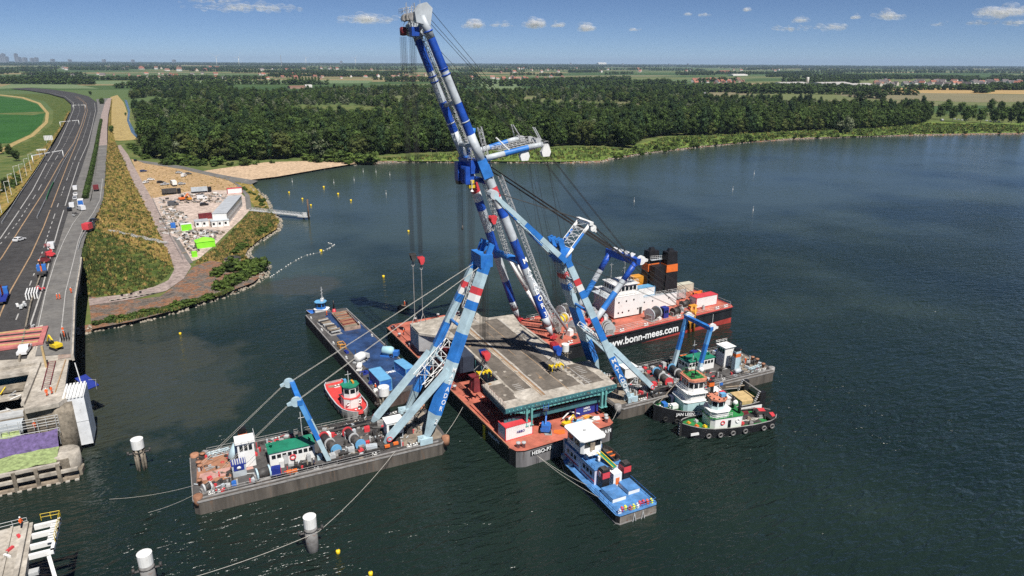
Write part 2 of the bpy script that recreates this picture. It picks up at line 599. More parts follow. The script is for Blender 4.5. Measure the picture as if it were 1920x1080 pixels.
DIRT = grass_mat('dry_dirt_lot', [(0.3, (0.30, 0.20, 0.105)), (0.55, (0.40, 0.275, 0.15)), (0.75, (0.25, 0.18, 0.09))], 0.08, 0.3)
PAD = grass_mat('pale_gravel_yard', [(0.3, (0.36, 0.29, 0.245)), (0.55, (0.48, 0.39, 0.335)), (0.75, (0.30, 0.25, 0.21))], 0.09, 0.3)
SCREE = grass_mat('rusty_stone_slope', [(0.30, (0.085, 0.075, 0.068)), (0.47, (0.16, 0.135, 0.115)), (0.56, (0.27, 0.13, 0.07)), (0.64, (0.14, 0.115, 0.10)), (0.8, (0.24, 0.20, 0.17))], 0.22, 1.0, 2.6)
ASPH = grass_mat('worn_asphalt', [(0.25, (0.105, 0.10, 0.098)), (0.5, (0.15, 0.145, 0.138)), (0.75, (0.20, 0.19, 0.175))], 0.10, 0.1, 1.2, .25)
ASPH_D = grass_mat('fresh_asphalt', [(0.25, (0.042, 0.041, 0.042)), (0.55, (0.058, 0.056, 0.056)), (0.8, (0.088, 0.083, 0.078))], 0.06, 0.1, 1.2, .3)
PAVE = grass_mat('pinkish_pavers', [(0.3, (0.25, 0.20, 0.185)), (0.6, (0.31, 0.25, 0.225)), (0.8, (0.22, 0.18, 0.16))], 0.12, 0.2)
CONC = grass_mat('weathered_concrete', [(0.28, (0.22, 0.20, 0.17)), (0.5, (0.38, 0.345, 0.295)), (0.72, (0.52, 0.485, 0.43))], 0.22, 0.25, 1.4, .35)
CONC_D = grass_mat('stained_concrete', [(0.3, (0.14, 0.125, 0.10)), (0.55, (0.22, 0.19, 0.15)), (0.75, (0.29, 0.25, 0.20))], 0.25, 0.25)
STONE = mat('rubble_stone', (0.33, 0.29, 0.23), 0.9, 0.35, 0.9, obj_random=0.2)
WPAINT = mat('road_paint', (0.40, 0.39, 0.37), 0.7, 0.15, 0.5)
OPAINT = mat('rusty_road_edge', (0.38, 0.25, 0.14), 0.8, 0.25, 0.5)

lm = bmesh.new()
loop = [lm.verts.new((x, y, LZ)) for x, y in inner + far_pts]
es = [lm.edges.new((loop[i], loop[(i + 1) % len(loop)])) for i in range(len(loop))]
bmesh.ops.triangle_fill(lm, use_beauty=True, edges=es)
for f in lm.faces:
    if f.normal.z < 0: f.normal_flip()
me = bpy.data.meshes.new('land')
lm.to_mesh(me); lm.free()
me.materials.append(LAND)
put('land', me, kind='structure', label='flat polder land stretching to the horizon')
# stony foreshore dipping below the water
sk = MB()
outer = offset(SHORE, -2.0)
for i in range(len(SHORE) - 1):
    sk.sheet([(*outer[i], -0.9), (*outer[i + 1], -0.9), (*inner[i + 1], LZ + 0.01), (*inner[i], LZ + 0.01)])
sk.build('shore_bank', SCREE, kind='structure', label='stony bank sloping into the river')

def patch(name, px, m, z=LZ + 0.06, label=None, closed_st=False, jitter=0.0, ins=0.0):
    pts = [Vector((p[0], p[1], z)) if closed_st else G(p[0], p[1], z) for p in px]
    me_b = bmesh.new()
    vs = [me_b.verts.new(p) for p in pts]
    e = [me_b.edges.new((vs[i], vs[(i + 1) % len(vs)])) for i in range(len(vs))]
    bmesh.ops.triangle_fill(me_b, use_beauty=True, edges=e)
    for f in me_b.faces:
        if f.normal.z < 0: f.normal_flip()
    mm = bpy.data.meshes.new(name)
    me_b.to_mesh(mm); me_b.free()
    mm.materials.append(m)
    return put(name, mm, kind='structure', label=label)

# fields
patch('crop_field', [(-120, 214), (0, 214), (60, 216), (85, 212), (78, 232), (55, 252), (20, 268), (-120, 280)], CROP, label='dark green crop field left of the motorway')
patch('crop_field', [(-120, 181), (0, 181), (45, 187), (75, 197), (84, 209), (0, 212), (-120, 212)], CROP, label='dark crop field behind the lower one')
patch('dirt_track', [(-60, 312), (22, 268), (58, 252), (84, 228), (86, 212), (70, 194), (40, 184), (0, 179), (-40, 178), (-40, 177), (2, 177.4), (44, 182), (76, 193), (92, 212), (90, 230), (64, 255), (28, 272), (-50, 318)], HAY, LZ + 0.12, label='pale farm track curving round the crop fields')
patch('meadow_bank', [(10, 280), (60, 262), (98, 232), (100, 208), (84, 190), (50, 182), (10, 177), (60, 176), (110, 178), (135, 192), (134, 215), (110, 250), (85, 272), (40, 292)], GREEN, LZ + 0.09, label='mossy meadow between track and motorway')
patch('pale_field', [(-100, 165), (0, 163), (40, 153), (100, 151), (185, 166), (110, 166), (60, 164), (0, 166.5)], CROP2, LZ + 0.08, label='pale green field behind the motorway bend')
patch('pale_field', [(110, 152), (300, 152), (560, 150), (700, 151), (690, 156), (420, 157), (200, 158), (150, 157)], CROP2, LZ + 0.08, label='long pale strip field on the left')
patch('hay_field', [(207, 182), (220, 178), (232, 192), (240, 215), (248, 240), (258, 262), (225, 264), (203, 262), (199, 230), (204, 205)], HAY, LZ + 0.09, label='mown yellow strip beside the pink road')
patch('canal', [(233, 187), (238, 188), (244, 208), (242, 225), (252, 245), (266, 262), (260, 263), (246, 248), (238, 226), (240, 208)], WATER, LZ + 0.15, label='narrow ditch along the wood')
patch('shore_meadow', [(690, 300), (880, 286), (1000, 280), (1100, 276), (1180, 281), (1190, 272), (1250, 256), (1330, 256), (1500, 244), (1745, 228), (1960, 232), (2100, 232), (2100, 247), (1925, 248), (1700, 252), (1500, 258), (1400, 265), (1300, 275), (1220, 284), (1158, 293), (1126, 301), (1050, 303), (900, 302), (760, 302)], MEADOW, LZ + 0.06, label='bright green meadow along the far shore')
patch('beach', [(370, 322), (440, 312), (500, 304), (570, 302), (640, 304), (698, 303), (650, 309), (600, 317), (560, 324), (520, 331), (470, 337), (430, 334)], SAND, LZ + 0.1, label='sandy beach below the wood')
patch('wheat_field', [(1640, 167), (1700, 164.5), (1960, 168), (1960, 177), (1700, 174), (1660, 172)], WHEAT, LZ + 0.2, label='ripe wheat field on the right')
patch('fallow_field', [(1530, 172), (1640, 172.5), (1960, 178), (1960, 190), (1840, 192), (1620, 185)], FALLOW, LZ + 0.15, label='grey green field before the wheat')
patch('stubble_field', [(1290, 172), (1340, 180), (1400, 178), (1440, 172), (1425, 162), (1380, 166)], FALLOW, LZ + 0.15, label='stubble field beside the village')
patch('pale_field', [(880, 158), (900, 152), (975, 152), (980, 172), (940, 172)], CROP2, LZ + 0.15, label='pale field behind the crane boom')
# ------------------------------------------------------------------ trees
LEAF = mat('poplar_leaves', (0.050, 0.082, 0.020), 0.8, 0.6, 0.16, spec=0.15, obj_random=0.42)
LEAF4 = mat('olive_leaves', (0.070, 0.088, 0.024), 0.8, 0.5, 0.2, spec=0.15, obj_random=0.35)
LEAF5 = mat('deep_leaves', (0.026, 0.050, 0.018), 0.8, 0.5, 0.2, spec=0.15, obj_random=0.35)
LEAF2 = mat('silver_willow_leaves', (0.115, 0.135, 0.075), 0.75, 0.35, 0.3, spec=0.2, obj_random=0.15)
LEAF3 = mat('young_leaves', (0.075, 0.115, 0.022), 0.75, 0.4, 0.3, spec=0.2, obj_random=0.2)
BARK = mat('tree_bark', (0.085, 0.070, 0.055), 0.9, 0.3, 1.0)

def crown_mesh(seed, h, w, lobes, leaves, leaf, m, z0=0.16, name='crown'):
    r = random.Random(seed)
    b = MB()
    L = []
    for i in range(lobes):
        k = i / max(1, lobes - 1)
        z = h * (z0 + 0.12 + (0.93 - z0 - 0.2) * k)
        prof = sin(pi * (0.24 + 0.5 * k)) ** 0.8
        rad = w * 0.5 * prof
        a = i * 2.4 + r.uniform(-.5, .5)
        off = rad * r.uniform(.25, .6)
        L.append((off * cos(a), off * sin(a), z, rad * r.uniform(.55, .8), h * r.uniform(.10, .17)))
    for (x, y, z, rr, hh) in L:                      # solid heart of each lobe
        b.ball((x, y, z), rr * 0.72, 6, 4, sq=(1, 1, hh / rr * 1.0))
    for i in range(leaves):
        x, y, z, rr, hh = r.choice(L)
        u, v = r.uniform(0, 2 * pi), r.uniform(-0.85, 1)
        q = sqrt(max(0, 1 - v * v))
        k = r.uniform(.78, 1.12)
        c = Vector((x + rr * k * q * cos(u), y + rr * k * q * sin(u), z + hh * k * v * 1.15))
        n = Vector((q * cos(u), q * sin(u), v)) + Vector((r.uniform(-.7, .7), r.uniform(-.7, .7), r.uniform(-.4, .8)))
        n.normalize()
        t = n.orthogonal().normalized()
        t = (Matrix.Rotation(r.uniform(0, 6.28), 3, n) @ t)
        s = n.cross(t)
        a, d = leaf * r.uniform(.6, 1.3), leaf * r.uniform(.5, 1.0)
        b.sheet([c - t * a, c - s * d, c + t * a, c + s * d * r.uniform(.6, 1)])
    return b.mesh(name, m)

def trunk_mesh(h, r0=0.35, seed=0):
    r = random.Random(seed)
    b = MB()
    b.tube((0, 0, -0.4), (0.1, 0, h * .45), r0, r0 * .7, n=6)
    b.tube((0.1, 0, h * .45), (0, .1, h * .85), r0 * .7, r0 * .25, n=5)
    for i in range(5):
        a = i * 1.3
        z = h * (.3 + .1 * i)
        b.tube((0.05, 0, z), (h * .14 * cos(a), h * .14 * sin(a), z + h * .12), r0 * .35, r0 * .1, n=4)
    return b.mesh('trunk', BARK)

VAR = [crown_mesh(11 + i, h, w, lo, lv, 0.95, LEAF) for i, (h, w, lo, lv) in enumerate(((25, 13.5, 10, 700), (27, 14.5, 11, 760), (24, 15, 10, 740), (28, 13, 11, 700)))]
VAR2 = [crown_mesh(24, 21, 17, 10, 720, 1.0, LEAF4, 0.08), crown_mesh(25, 30, 11, 10, 560, 0.9, LEAF5, 0.1), crown_mesh(26, 17, 14, 8, 560, 0.9, LEAF, 0.05)]
WILL = [crown_mesh(31, 20, 15, 9, 620, 0.9, LEAF2, 0.05), crown_mesh(32, 17, 13, 8, 520, 0.9, LEAF2, 0.05)]
YOUNG = crown_mesh(41, 15, 13, 8, 460, 0.9, LEAF3, 0.05)
TRUNKS = [trunk_mesh(27), trunk_mesh(19, .4, 1)]
SHRUB = [crown_mesh(51, 4.2, 6.0, 6, 220, 0.55, LEAF3, 0.0), crown_mesh(52, 3.4, 5.2, 6, 200, 0.5, LEAF, 0.0)]

def inside(p, poly):
    c = False
    n = len(poly)
    for i in range(n):
        a, b = poly[i], poly[(i + 1) % n]
        if (a[1] > p[1]) != (b[1] > p[1]) and p[0] < (b[0] - a[0]) * (p[1] - a[1]) / (b[1] - a[1]) + a[0]:
            c = not c
    return c

FRONT_PX = [(283, 297), (330, 301), (420, 302), (500, 300), (560, 297), (640, 296), (700, 292), (760, 288), (880, 284), (1000, 277), (1090, 272), (1130, 274), (1188, 278),
            (1205, 262), (1250, 255), (1330, 254), (1420, 250), (1500, 245), (1560, 245), (1650, 240), (1740, 232)]
WOOD_PX = FRONT_PX + [(1748, 214), (1730, 203), (1600, 204), (1500, 198), (1420, 192), (1320, 190), (1310, 178), (1200, 172), (1050, 170), (980, 176), (890, 180), (800, 172), (640, 172), (560, 172), (520, 180), (440, 172),
            (390, 170), (300, 176), (248, 176), (244, 190), (252, 214), (262, 244), (272, 270)]
WOOD = [tuple(G(x, y, LZ)[:2]) for x, y in WOOD_PX]
CLEAR = [[tuple(G(x, y, LZ)[:2]) for x, y in c] for c in ([(272, 196), (305, 200), (300, 182), (275, 181)], [(355, 192), (385, 192), (380, 183), (356, 182)], [(740, 206), (770, 206), (765, 196), (742, 197)],
         [(980, 190), (1010, 190), (1010, 180), (985, 180)], [(1290, 262), (1190, 284), (1190, 270), (1250, 256)])]
front = [tuple(G(x, y, LZ)[:2]) for x, y in FRONT_PX]

trees = []          # individual trees of the front rank
def plant(name, crown, trunk, p, s, label, group, cat='tree', rz=None):
    t = thing(name, label, cat, (p[0], p[1], LZ), R.uniform(0, 6.28) if rz is None else rz, group)
    t.scale = (s * R.uniform(.9, 1.1), s * R.uniform(.9, 1.1), s)
    if trunk: put('trunk', trunk, t)
    put('crown', crown, t)
    return t
pts_front = []
for a, b in zip(front, front[1:]):
    L_ = math.dist(a, b)
    n = max(1, int(L_ / 6.6))
    for i in range(n):
        k = (i + R.random() * .6) / n
        pts_front.append((a[0] + (b[0] - a[0]) * k + R.uniform(-2, 2), a[1] + (b[1] - a[1]) * k + R.uniform(0, 5)))
for p in pts_front:
    if any(inside(p, c) for c in CLEAR): continue
    plant('poplar_tree', R.choice(VAR + VAR2[:2]), TRUNKS[0], p, R.uniform(.62, 1.08), 'green tree in the front rank of the riverside wood', 'trees along the front edge of the wood')
for px, py, v, s in ((570, 292, 0, 1.0), (598, 296, 1, 1.1), (622, 294, 0, 1.05), (648, 292, 1, .9), (1590, 250, 0, .95), (1575, 248, 1, .8)):
    side = 'near the beach' if px < 900 else 'before the dark wood on the far right shore'
    plant('willow_tree', WILL[v], TRUNKS[1], G(px, py, LZ), s, 'silvery grey green willow standing ' + side, 'silver willows ' + side)

# the rest of the wood, one mass: crowns set out on points by geometry nodes
SRC = bpy.data.collections.new('tree_sources')
def src_obj(me, nm):
    o = bpy.data.objects.new(nm, me)
    SRC.objects.link(o)
    return o
def scatter(name, points, meshes, label, base=1.0):
    """points: (x, y, z, scale, rot)"""
    col = bpy.data.collections.new(name + '_sources')
    for i, me in enumerate(meshes):
        o = bpy.data.objects.new('crown_source', me)
        col.objects.link(o)
    me = bpy.data.meshes.new(name)
    me.from_pydata([p[:3] for p in points], [], [])
    for attr, typ in (('sc', 'FLOAT'), ('rot', 'FLOAT'), ('idx', 'INT')):
        at = me.attributes.new(attr, typ, 'POINT')
        at.data.foreach_set('value', [(p[3] if attr == 'sc' else p[4] if attr == 'rot' else int(p[5])) for p in points])
    ob = put(name, me, kind='stuff', label=label)
    ng = bpy.data.node_groups.new(name + '_scatter', 'GeometryNodeTree')
    ng.interface.new_socket('Geometry', in_out='INPUT', socket_type='NodeSocketGeometry')
    ng.interface.new_socket('Geometry', in_out='OUTPUT', socket_type='NodeSocketGeometry')
    gi, go = ng.nodes.new('NodeGroupInput'), ng.nodes.new('NodeGroupOutput')
    ci = ng.nodes.new('GeometryNodeCollectionInfo')
    ci.inputs['Collection'].default_value = col
    ci.inputs['Separate Children'].default_value = True
    ci.inputs['Reset Children'].default_value = True
    ip = ng.nodes.new('GeometryNodeInstanceOnPoints')
    ip.inputs['Pick Instance'].default_value = True
    def attr(nm, t):
        n = ng.nodes.new('GeometryNodeInputNamedAttribute')
        n.data_type = t
        n.inputs['Name'].default_value = nm
        return n.outputs['Attribute']
    L = ng.links.new
    L(gi.outputs[0], ip.inputs['Points'])
    L(ci.outputs[0], ip.inputs['Instance'])
    L(attr('idx', 'INT'), ip.inputs['Instance Index'])
    cx = ng.nodes.new('ShaderNodeCombineXYZ')
    L(attr('rot', 'FLOAT'), cx.inputs['Z'])
    L(cx.outputs[0], ip.inputs['Rotation'])
    L(attr('sc', 'FLOAT'), ip.inputs['Scale'])
    L(ip.outputs[0], go.inputs[0])
    md = ob.modifiers.new('scatter', 'NODES')
    md.node_group = ng
    return ob

front_s = [Vector(front[0]).lerp(Vector(front[1]), 0)] + [Vector(a).lerp(Vector(b), k / 4) for a, b in zip(front, front[1:]) for k in range(4)]
front_s = [tuple(v) for v in front_s]
pts = []
xs = [p[0] for p in WOOD]; ys = [p[1] for p in WOOD]
dens_px = lambda d: 9.0 if d < 800 else 10.5
step = 9.6
y = min(ys)
while y < max(ys):
    x = min(xs)
    while x < max(xs):
        p = (x + R.uniform(-3, 3), y + R.uniform(-3, 3))
        d = math.hypot(*p)
        keep = 1.0 if d < 900 else 0.75
        df = min(math.dist(p, f) for f in front_s) if d < 1200 else 999
        gap = sin(p[0] * .013 + 2) * sin(p[1] * .009 + 1) + .5 * sin(p[0] * .031) * sin(p[1] * .027)
        if inside(p, WOOD) and not any(inside(p, c) for c in CLEAR) and R.random() < keep:
            far = df > 185
            if far and (gap > 0.2 or R.random() < .16):
                pass
            else:
                sc_ = R.uniform(.62, .98) if not far else R.uniform(.38, .82)
                k = R.random()
                idx = (R.randrange(4) if k < .6 else 7 + R.randrange(3) if k < .95 else 4) if not far else (R.randrange(4) if k < .32 else 7 + R.randrange(3) if k < .62 else 4 if k < .74 else 5 if k < .86 else 6)
                pts.append((p[0], p[1], LZ, sc_, R.uniform(0, 6.28), idx))
        x += step
    y += step
scatter('forest', pts, VAR + WILL + [YOUNG] + VAR2, 'dense dark green wood behind the far shore')

# hedgerows, belts and scattered trees of the country behind
FARV = [crown_mesh(61 + i, 16, 14, 5, 60, 2.2, LEAF, 0.0) for i in range(3)]
pts = []
rr = random.Random(5)
def belt(cx, cy_, ang, length, rows, gap, smin=.7, smax=1.3):
    n = int(length / gap)
    for i in range(n):
        for j in range(rows):
            a = i * gap - length / 2 + rr.uniform(-gap, gap) * .5
            q = j * gap * .9 + rr.uniform(-gap, gap) * .5
            X = cx + a * cos(ang) - q * sin(ang)
            Y = cy_ + a * sin(ang) + q * cos(ang)
            pts.append((*camxy(X, Y), LZ, rr.uniform(smin, smax), rr.uniform(0, 6.28), rr.randrange(3)))
for i in range(330):
    Y = 1900 * (1.0 + 9.5 * (i / 330.0) ** 1.6) * rr.uniform(.93, 1.07)
    X = rr.uniform(-.86, .86) * Y
    if Y < 3300 and rr.random() < (.62 if X < -150 else .3): continue
    big = max(1.0, Y / 4200.0)
    belt(X, Y, rr.choice((0.0, 0.06, -0.08, 0.9)) + rr.uniform(-.08, .08), rr.uniform(160, 520) * big ** .7, rr.choice((1, 2, 2, 3)), 13 * big, .75 * big ** .35, 1.3 * big ** .35)
for i in range(150):                                   # last woods before the horizon
    Y = rr.uniform(12500, 30000)
    belt(rr.uniform(-.85, .85) * Y, Y, rr.uniform(-.1, .1), rr.uniform(1500, 4200), 2, 75, 1.3, 2.4)
# explicit belts seen in the photograph
for (x0, y0, x1, y1, rows) in ((1190, 170, 1330, 176, 5), (1490, 158, 1610, 158, 6), (1620, 147, 1760, 146, 5), (1765, 152, 1960, 155, 8), (0, 150, 140, 149, 3), (90, 149, 270, 151, 2), (240, 152, 500, 149, 2),
                               (550, 159, 585, 159, 2), (700, 150, 900, 151, 2), (960, 158, 1100, 152, 4), (1600, 183, 1665, 186, 2)):
    a, b = G(x0, y0, LZ), G(x1, y1, LZ)
    d = (b - a)
    n = int(d.length / 11)
    for i in range(n):
        for j in range(rows):
            p = a + d * ((i + rr.random()) / n) + Vector((rr.uniform(-5, 5) + 4 * j, rr.uniform(-5, 5) + 9 * j, 0))
            pts.append((p.x, p.y, LZ, rr.uniform(.7, 1.25), rr.uniform(0, 6.28), rr.randrange(3)))
scatter('treeline', pts, FARV, 'hedgerows and tree belts of the distant polder')

# trees one can pick out
for (px, py, s, lab) in ((192, 198, .55, 'lone dark tree where the pink road begins'), (210, 251, .38, 'round dark bush tree beside the pink road'), (170, 179, .42, 'small tree above the motorway bend'),
                         (236, 217, .2, 'low round bush at the ditch')):
    plant('roadside_tree', VAR[2], TRUNKS[0], G(px, py, LZ), s, lab, 'trees beside the roads')
park = [(1762, 224), (1785, 228), (1810, 230), (1822, 226), (1838, 231), (1862, 233), (1880, 230), (1895, 234), (1912, 236), (1775, 214), (1800, 214), (1855, 216), (1875, 214), (1905, 218), (1918, 214)]
for i, (px, py) in enumerate(park):
    plant('parkside_tree', VAR[i % 4], TRUNKS[0], G(px, py, LZ), R.uniform(.75, .98), 'tall dark tree standing apart by the parked cars on the far right', 'trees around the riverside car park')
for i, (px, py) in enumerate([(0, 287), (18, 292), (30, 300), (-8, 302), (10, 372), (30, 362), (-10, 380), (12, 358), (36, 352)]):
    plant('verge_tree', VAR[i % 4], None, G(px, py, LZ + 1), R.uniform(.3, .42), 'dark bushy tree beside the lamp posts at the left edge', 'bushy trees left of the motorway')
# shrubs along the banks
sh, k_ = [], .5
for (x0, y0, x1, y1, n, s0) in ((290, 305, 420, 309, 26, 1.4), (420, 312, 520, 306, 16, 1.0), (560, 303, 700, 303, 24, 1.6), (640, 306, 706, 306, 10, 1.7), (700, 303, 900, 304, 12, .5), (1150, 296, 1300, 278, 22, .7), (1300, 276, 1500, 258, 22, .6),
                              (1500, 256, 1740, 250, 30, .7), (1740, 250, 1925, 248, 20, .7), (1190, 282, 1480, 256, 26, .9), (1250, 270, 1740, 240, 40, .7)):
    for i in range(n):
        k = R.random() if i % 3 else k_ + R.uniform(-.03, .03)
        k_ = k
        sh.append((x0 + (x1 - x0) * k, y0 + (y1 - y0) * k + R.gauss(0, 2.0 if x0 > 1100 else 1.0), s0 * R.choice((.35, .5, .7, 1.0, 1.3)) * R.uniform(.8, 1.2)))
pts = [(*G(x, y, LZ), s, R.uniform(0, 6.28), R.randrange(2)) for x, y, s in sh]
scatter('undergrowth', pts, SHRUB, 'low green scrub along the far bank')
# ------------------------------------------------------------------ paints
LBLUE = mat('pale_blue_paint', (0.42, 0.56, 0.62), 0.5, 0.16, 0.45, rust=0.16, rust_rgb=(0.27, 0.31, 0.32))
MBLUE = mat('bright_blue_paint', (0.03, 0.185, 0.56), 0.45, 0.2, 0.45, rust=0.14, rust_rgb=(0.04, 0.14, 0.36))
NBLUE = mat('royal_blue_paint', (0.014, 0.075, 0.40), 0.45, 0.25, 0.45, rust=0.14, rust_rgb=(0.02, 0.045, 0.20))
GREY = mat('light_grey_paint', (0.46, 0.50, 0.53), 0.5, 0.16, 0.45, rust=0.18, rust_rgb=(0.27, 0.27, 0.26))
RED = mat('signal_red_paint', (0.60, 0.055, 0.065), 0.45, 0.1, 0.4)
WHITE = mat('white_paint', (0.76, 0.76, 0.74), 0.5, 0.06, 0.5, rust=0.16, rust_rgb=(0.46, 0.40, 0.33))
LETTER = mat('white_letter_paint', (0.85, 0.86, 0.86), 0.5, 0.03, 0.5)
BLACK = mat('black_paint', (0.013, 0.013, 0.015), 0.5, 0.3, 0.5)
HULLBK = mat('black_hull', (0.016, 0.017, 0.020), 0.45, 0.4, 0.35, rust=0.16, rust_rgb=(0.06, 0.045, 0.04), streak=True)
HULLGR = mat('scuffed_grey_hull', (0.105, 0.092, 0.078), 0.8, 0.4, 0.5, rust=0.25, rust_rgb=(0.17, 0.10, 0.06), streak=True, bump=0.4, bscale=1.5)
HULLRE = mat('red_boot_top', (0.36, 0.045, 0.035), 0.6, 0.25, 0.4)
DECKGR = mat('dark_steel_deck', (0.080, 0.076, 0.074), 0.8, 0.35, 0.35, rust=0.22, rust_rgb=(0.13, 0.095, 0.07), bump=0.2)
DECKTAN = mat('worn_tan_deck', (0.24, 0.20, 0.155), 0.85, 0.35, 0.4, rust=0.2, rust_rgb=(0.33, 0.28, 0.22))
DECKRED = mat('coral_red_deck', (0.46, 0.13, 0.085), 0.75, 0.28, 0.35, rust=0.24, rust_rgb=(0.40, 0.17, 0.10))
DECKORG = mat('rust_orange_deck', (0.34, 0.165, 0.095), 0.8, 0.3, 0.5, rust=0.3, rust_rgb=(0.22, 0.13, 0.09))
DECKPINK = mat('faded_pink_deck', (0.50, 0.28, 0.24), 0.85, 0.2, 0.5)
DECKBL = mat('worn_blue_deck', (0.022, 0.055, 0.15), 0.6, 0.4, 0.28, rust=0.2, rust_rgb=(0.075, 0.075, 0.085))
GRNDK = mat('green_deck', (0.02, 0.20, 0.05), 0.65, 0.3, 0.6, rust=0.2, rust_rgb=(0.06, 0.12, 0.05))
GRNROOF = mat('green_roof', (0.015, 0.20, 0.115), 0.6, 0.2, 0.5)
ORANGE = mat('orange_paint', (0.72, 0.16, 0.03), 0.5, 0.12, 0.8)
SALMON = mat('salmon_trim', (0.60, 0.23, 0.14), 0.6, 0.2, 0.8, rust=0.15, rust_rgb=(0.42, 0.2, 0.13))
YELLOW = mat('yellow_paint', (0.72, 0.52, 0.02), 0.5, 0.15, 0.8)
AMBER = mat('amber_paint', (0.66, 0.29, 0.03), 0.5, 0.15, 0.8, rust=0.1)
STEEL = mat('dull_steel', (0.30, 0.29, 0.28), 0.55, 0.25, 1.0, rust=0.2, rust_rgb=(0.16, 0.11, 0.08))
GALV = mat('galvanised_steel', (0.46, 0.47, 0.47), 0.5, 0.15, 1.0)
DSTEEL = mat('dark_machinery', (0.055, 0.052, 0.05), 0.6, 0.4, 1.2, rust=0.25)
ROPE = mat('wire_rope', (0.035, 0.033, 0.03), 0.7, 0.3, 2.0)
LINE = mat('mooring_line', (0.48, 0.46, 0.41), 0.85, 0.15, 2.0)
RUBBER = mat('black_rubber', (0.014, 0.014, 0.014), 0.8, 0.3, 2.0)
OLDRUB = mat('grey_tyre_rubber', (0.16, 0.155, 0.15), 0.85, 0.3, 2.0)
GLASS = mat('dark_window_glass', (0.012, 0.016, 0.02), 0.08, 0.2, 0.5)
OXIDE = mat('oxide_red_steel', (0.17, 0.022, 0.028), 0.6, 0.3, 0.6, rust=0.1)
TEAL = mat('old_teal_girder', (0.14, 0.40, 0.38), 0.6, 0.25, 0.5, rust=0.18)
TEALD = mat('deep_teal_girder', (0.045, 0.155, 0.175), 0.6, 0.3, 0.5, rust=0.2)
CBLUE = mat('container_blue', (0.035, 0.16, 0.52), 0.45, 0.12, 0.6)
CBLUE2 = mat('container_sky_blue', (0.13, 0.36, 0.60), 0.5, 0.12, 0.6)
CNAVY = mat('container_navy', (0.018, 0.035, 0.24), 0.5, 0.15, 0.6)
TIMBER = mat('weathered_timber', (0.27, 0.22, 0.165), 0.9, 0.35, 1.2)
WOODY = mat('fresh_timber', (0.50, 0.36, 0.17), 0.85, 0.2, 1.2)
PVC = mat('pale_plastic', (0.68, 0.68, 0.66), 0.5, 0.08, 1.0)
SKIN = mat('skin', (0.45, 0.27, 0.19), 0.6, 0.05, 3.0)
HIVIS = mat('hi_vis_orange', (0.85, 0.13, 0.02), 0.7, 0.12, 6.0)
HIVISY = mat('hi_vis_yellow', (0.72, 0.75, 0.05), 0.7, 0.12, 6.0)
NAVYCL = mat('navy_workwear', (0.02, 0.025, 0.06), 0.8, 0.2, 6.0)
HAIRM = mat('brown_hair', (0.05, 0.03, 0.02), 0.8, 0.2, 9.0)

def banded(b, p, q, r0, r1, bands, n=12, box=None, up=(0, 0, 1), cuts=None):
    """tube (or box girder, box=(w,h,w2,h2)) from p to q; bands = [(fraction where the band ends, material index)]"""
    p, q = Vector(p), Vector(q)
    k0 = 0.0
    for k1, mi in bands:
        a, c = p.lerp(q, k0), p.lerp(q, k1)
        if box:
            f = lambda i, k: box[i] + (box[i + 2] - box[i]) * k
            b.beam(a, c, f(0, k0), f(1, k0), f(0, k1), f(1, k1), up=up, mi=mi)
        else:
            b.tube(a, c, r0 + (r1 - r0) * k0, r0 + (r1 - r0) * k1, n=n, mi=mi, caps=(k0 == 0 or k1 >= 1))
        k0 = k1
    return b

def railing(parent, pts, h=1.1, step=2.2, m=None, name='railing', r=0.035):
    b = MB()
    for a, c in zip(pts, pts[1:]):
        a, c = Vector(a), Vector(c)
        L = (c - a).length
        n = max(1, int(L / step))
        for i in range(n + 1):
            p = a.lerp(c, i / n)
            b.tube(p, p + Vector((0, 0, h)), r, n=4)
        for z in (h * .52, h):
            b.tube(a + Vector((0, 0, z)), c + Vector((0, 0, z)), r, n=4)
    return b.build(name, m or GALV, parent, kind='stuff')

def lattice(parent, p, q, w, h, n, m, r=0.07, name='lattice', up=(0, 0, 1)):
    """truss / ladder of four chords with cross bracing"""
    b = MB()
    x, y, z = MB.frame(p, q, up)
    p, q = Vector(p), Vector(q)
    cs = [(-w / 2, -h / 2), (w / 2, -h / 2), (w / 2, h / 2), (-w / 2, h / 2)] if h > 0 else [(-w / 2, 0), (w / 2, 0)]
    P = [[p.lerp(q, i / n) + x * a + y * c for a, c in cs] for i in range(n + 1)]
    k = len(cs)
    for j in range(k):
        b.tube(P[0][j], P[n][j], r, n=4)
    for i in range(n):
        for j in range(k if k > 2 else 1):
            b.tube(P[i][j], P[i][(j + 1) % k], r * .7, n=4)
            if h > 0: b.tube(P[i][j], P[i + 1][(j + 1) % k], r * .7, n=4)
    return b.build(name, m, parent, kind='stuff')

def pane(parent, c, w, h, axis, m=None, name='window', t=0.06):
    b = MB()
    d = (w, t, h) if axis == 'Y' else (t, w, h)
    b.box(c, d)
    return b.build(name, m or GLASS, parent)

def row_panes(parent, p0, p1, n, h, axis, w=None, m=None):
    p0, p1 = Vector(p0), Vector(p1)
    L = (p1 - p0).length / n
    w = w or L * .74
    me = None
    for i in range(n):
        c = p0.lerp(p1, (i + .5) / n)
        if me is None:
            me = MB().box((0, 0, 0), (w, .07, h) if axis == 'Y' else (.07, w, h)).mesh('window', m or GLASS)
        put('window', me, parent, loc=c)

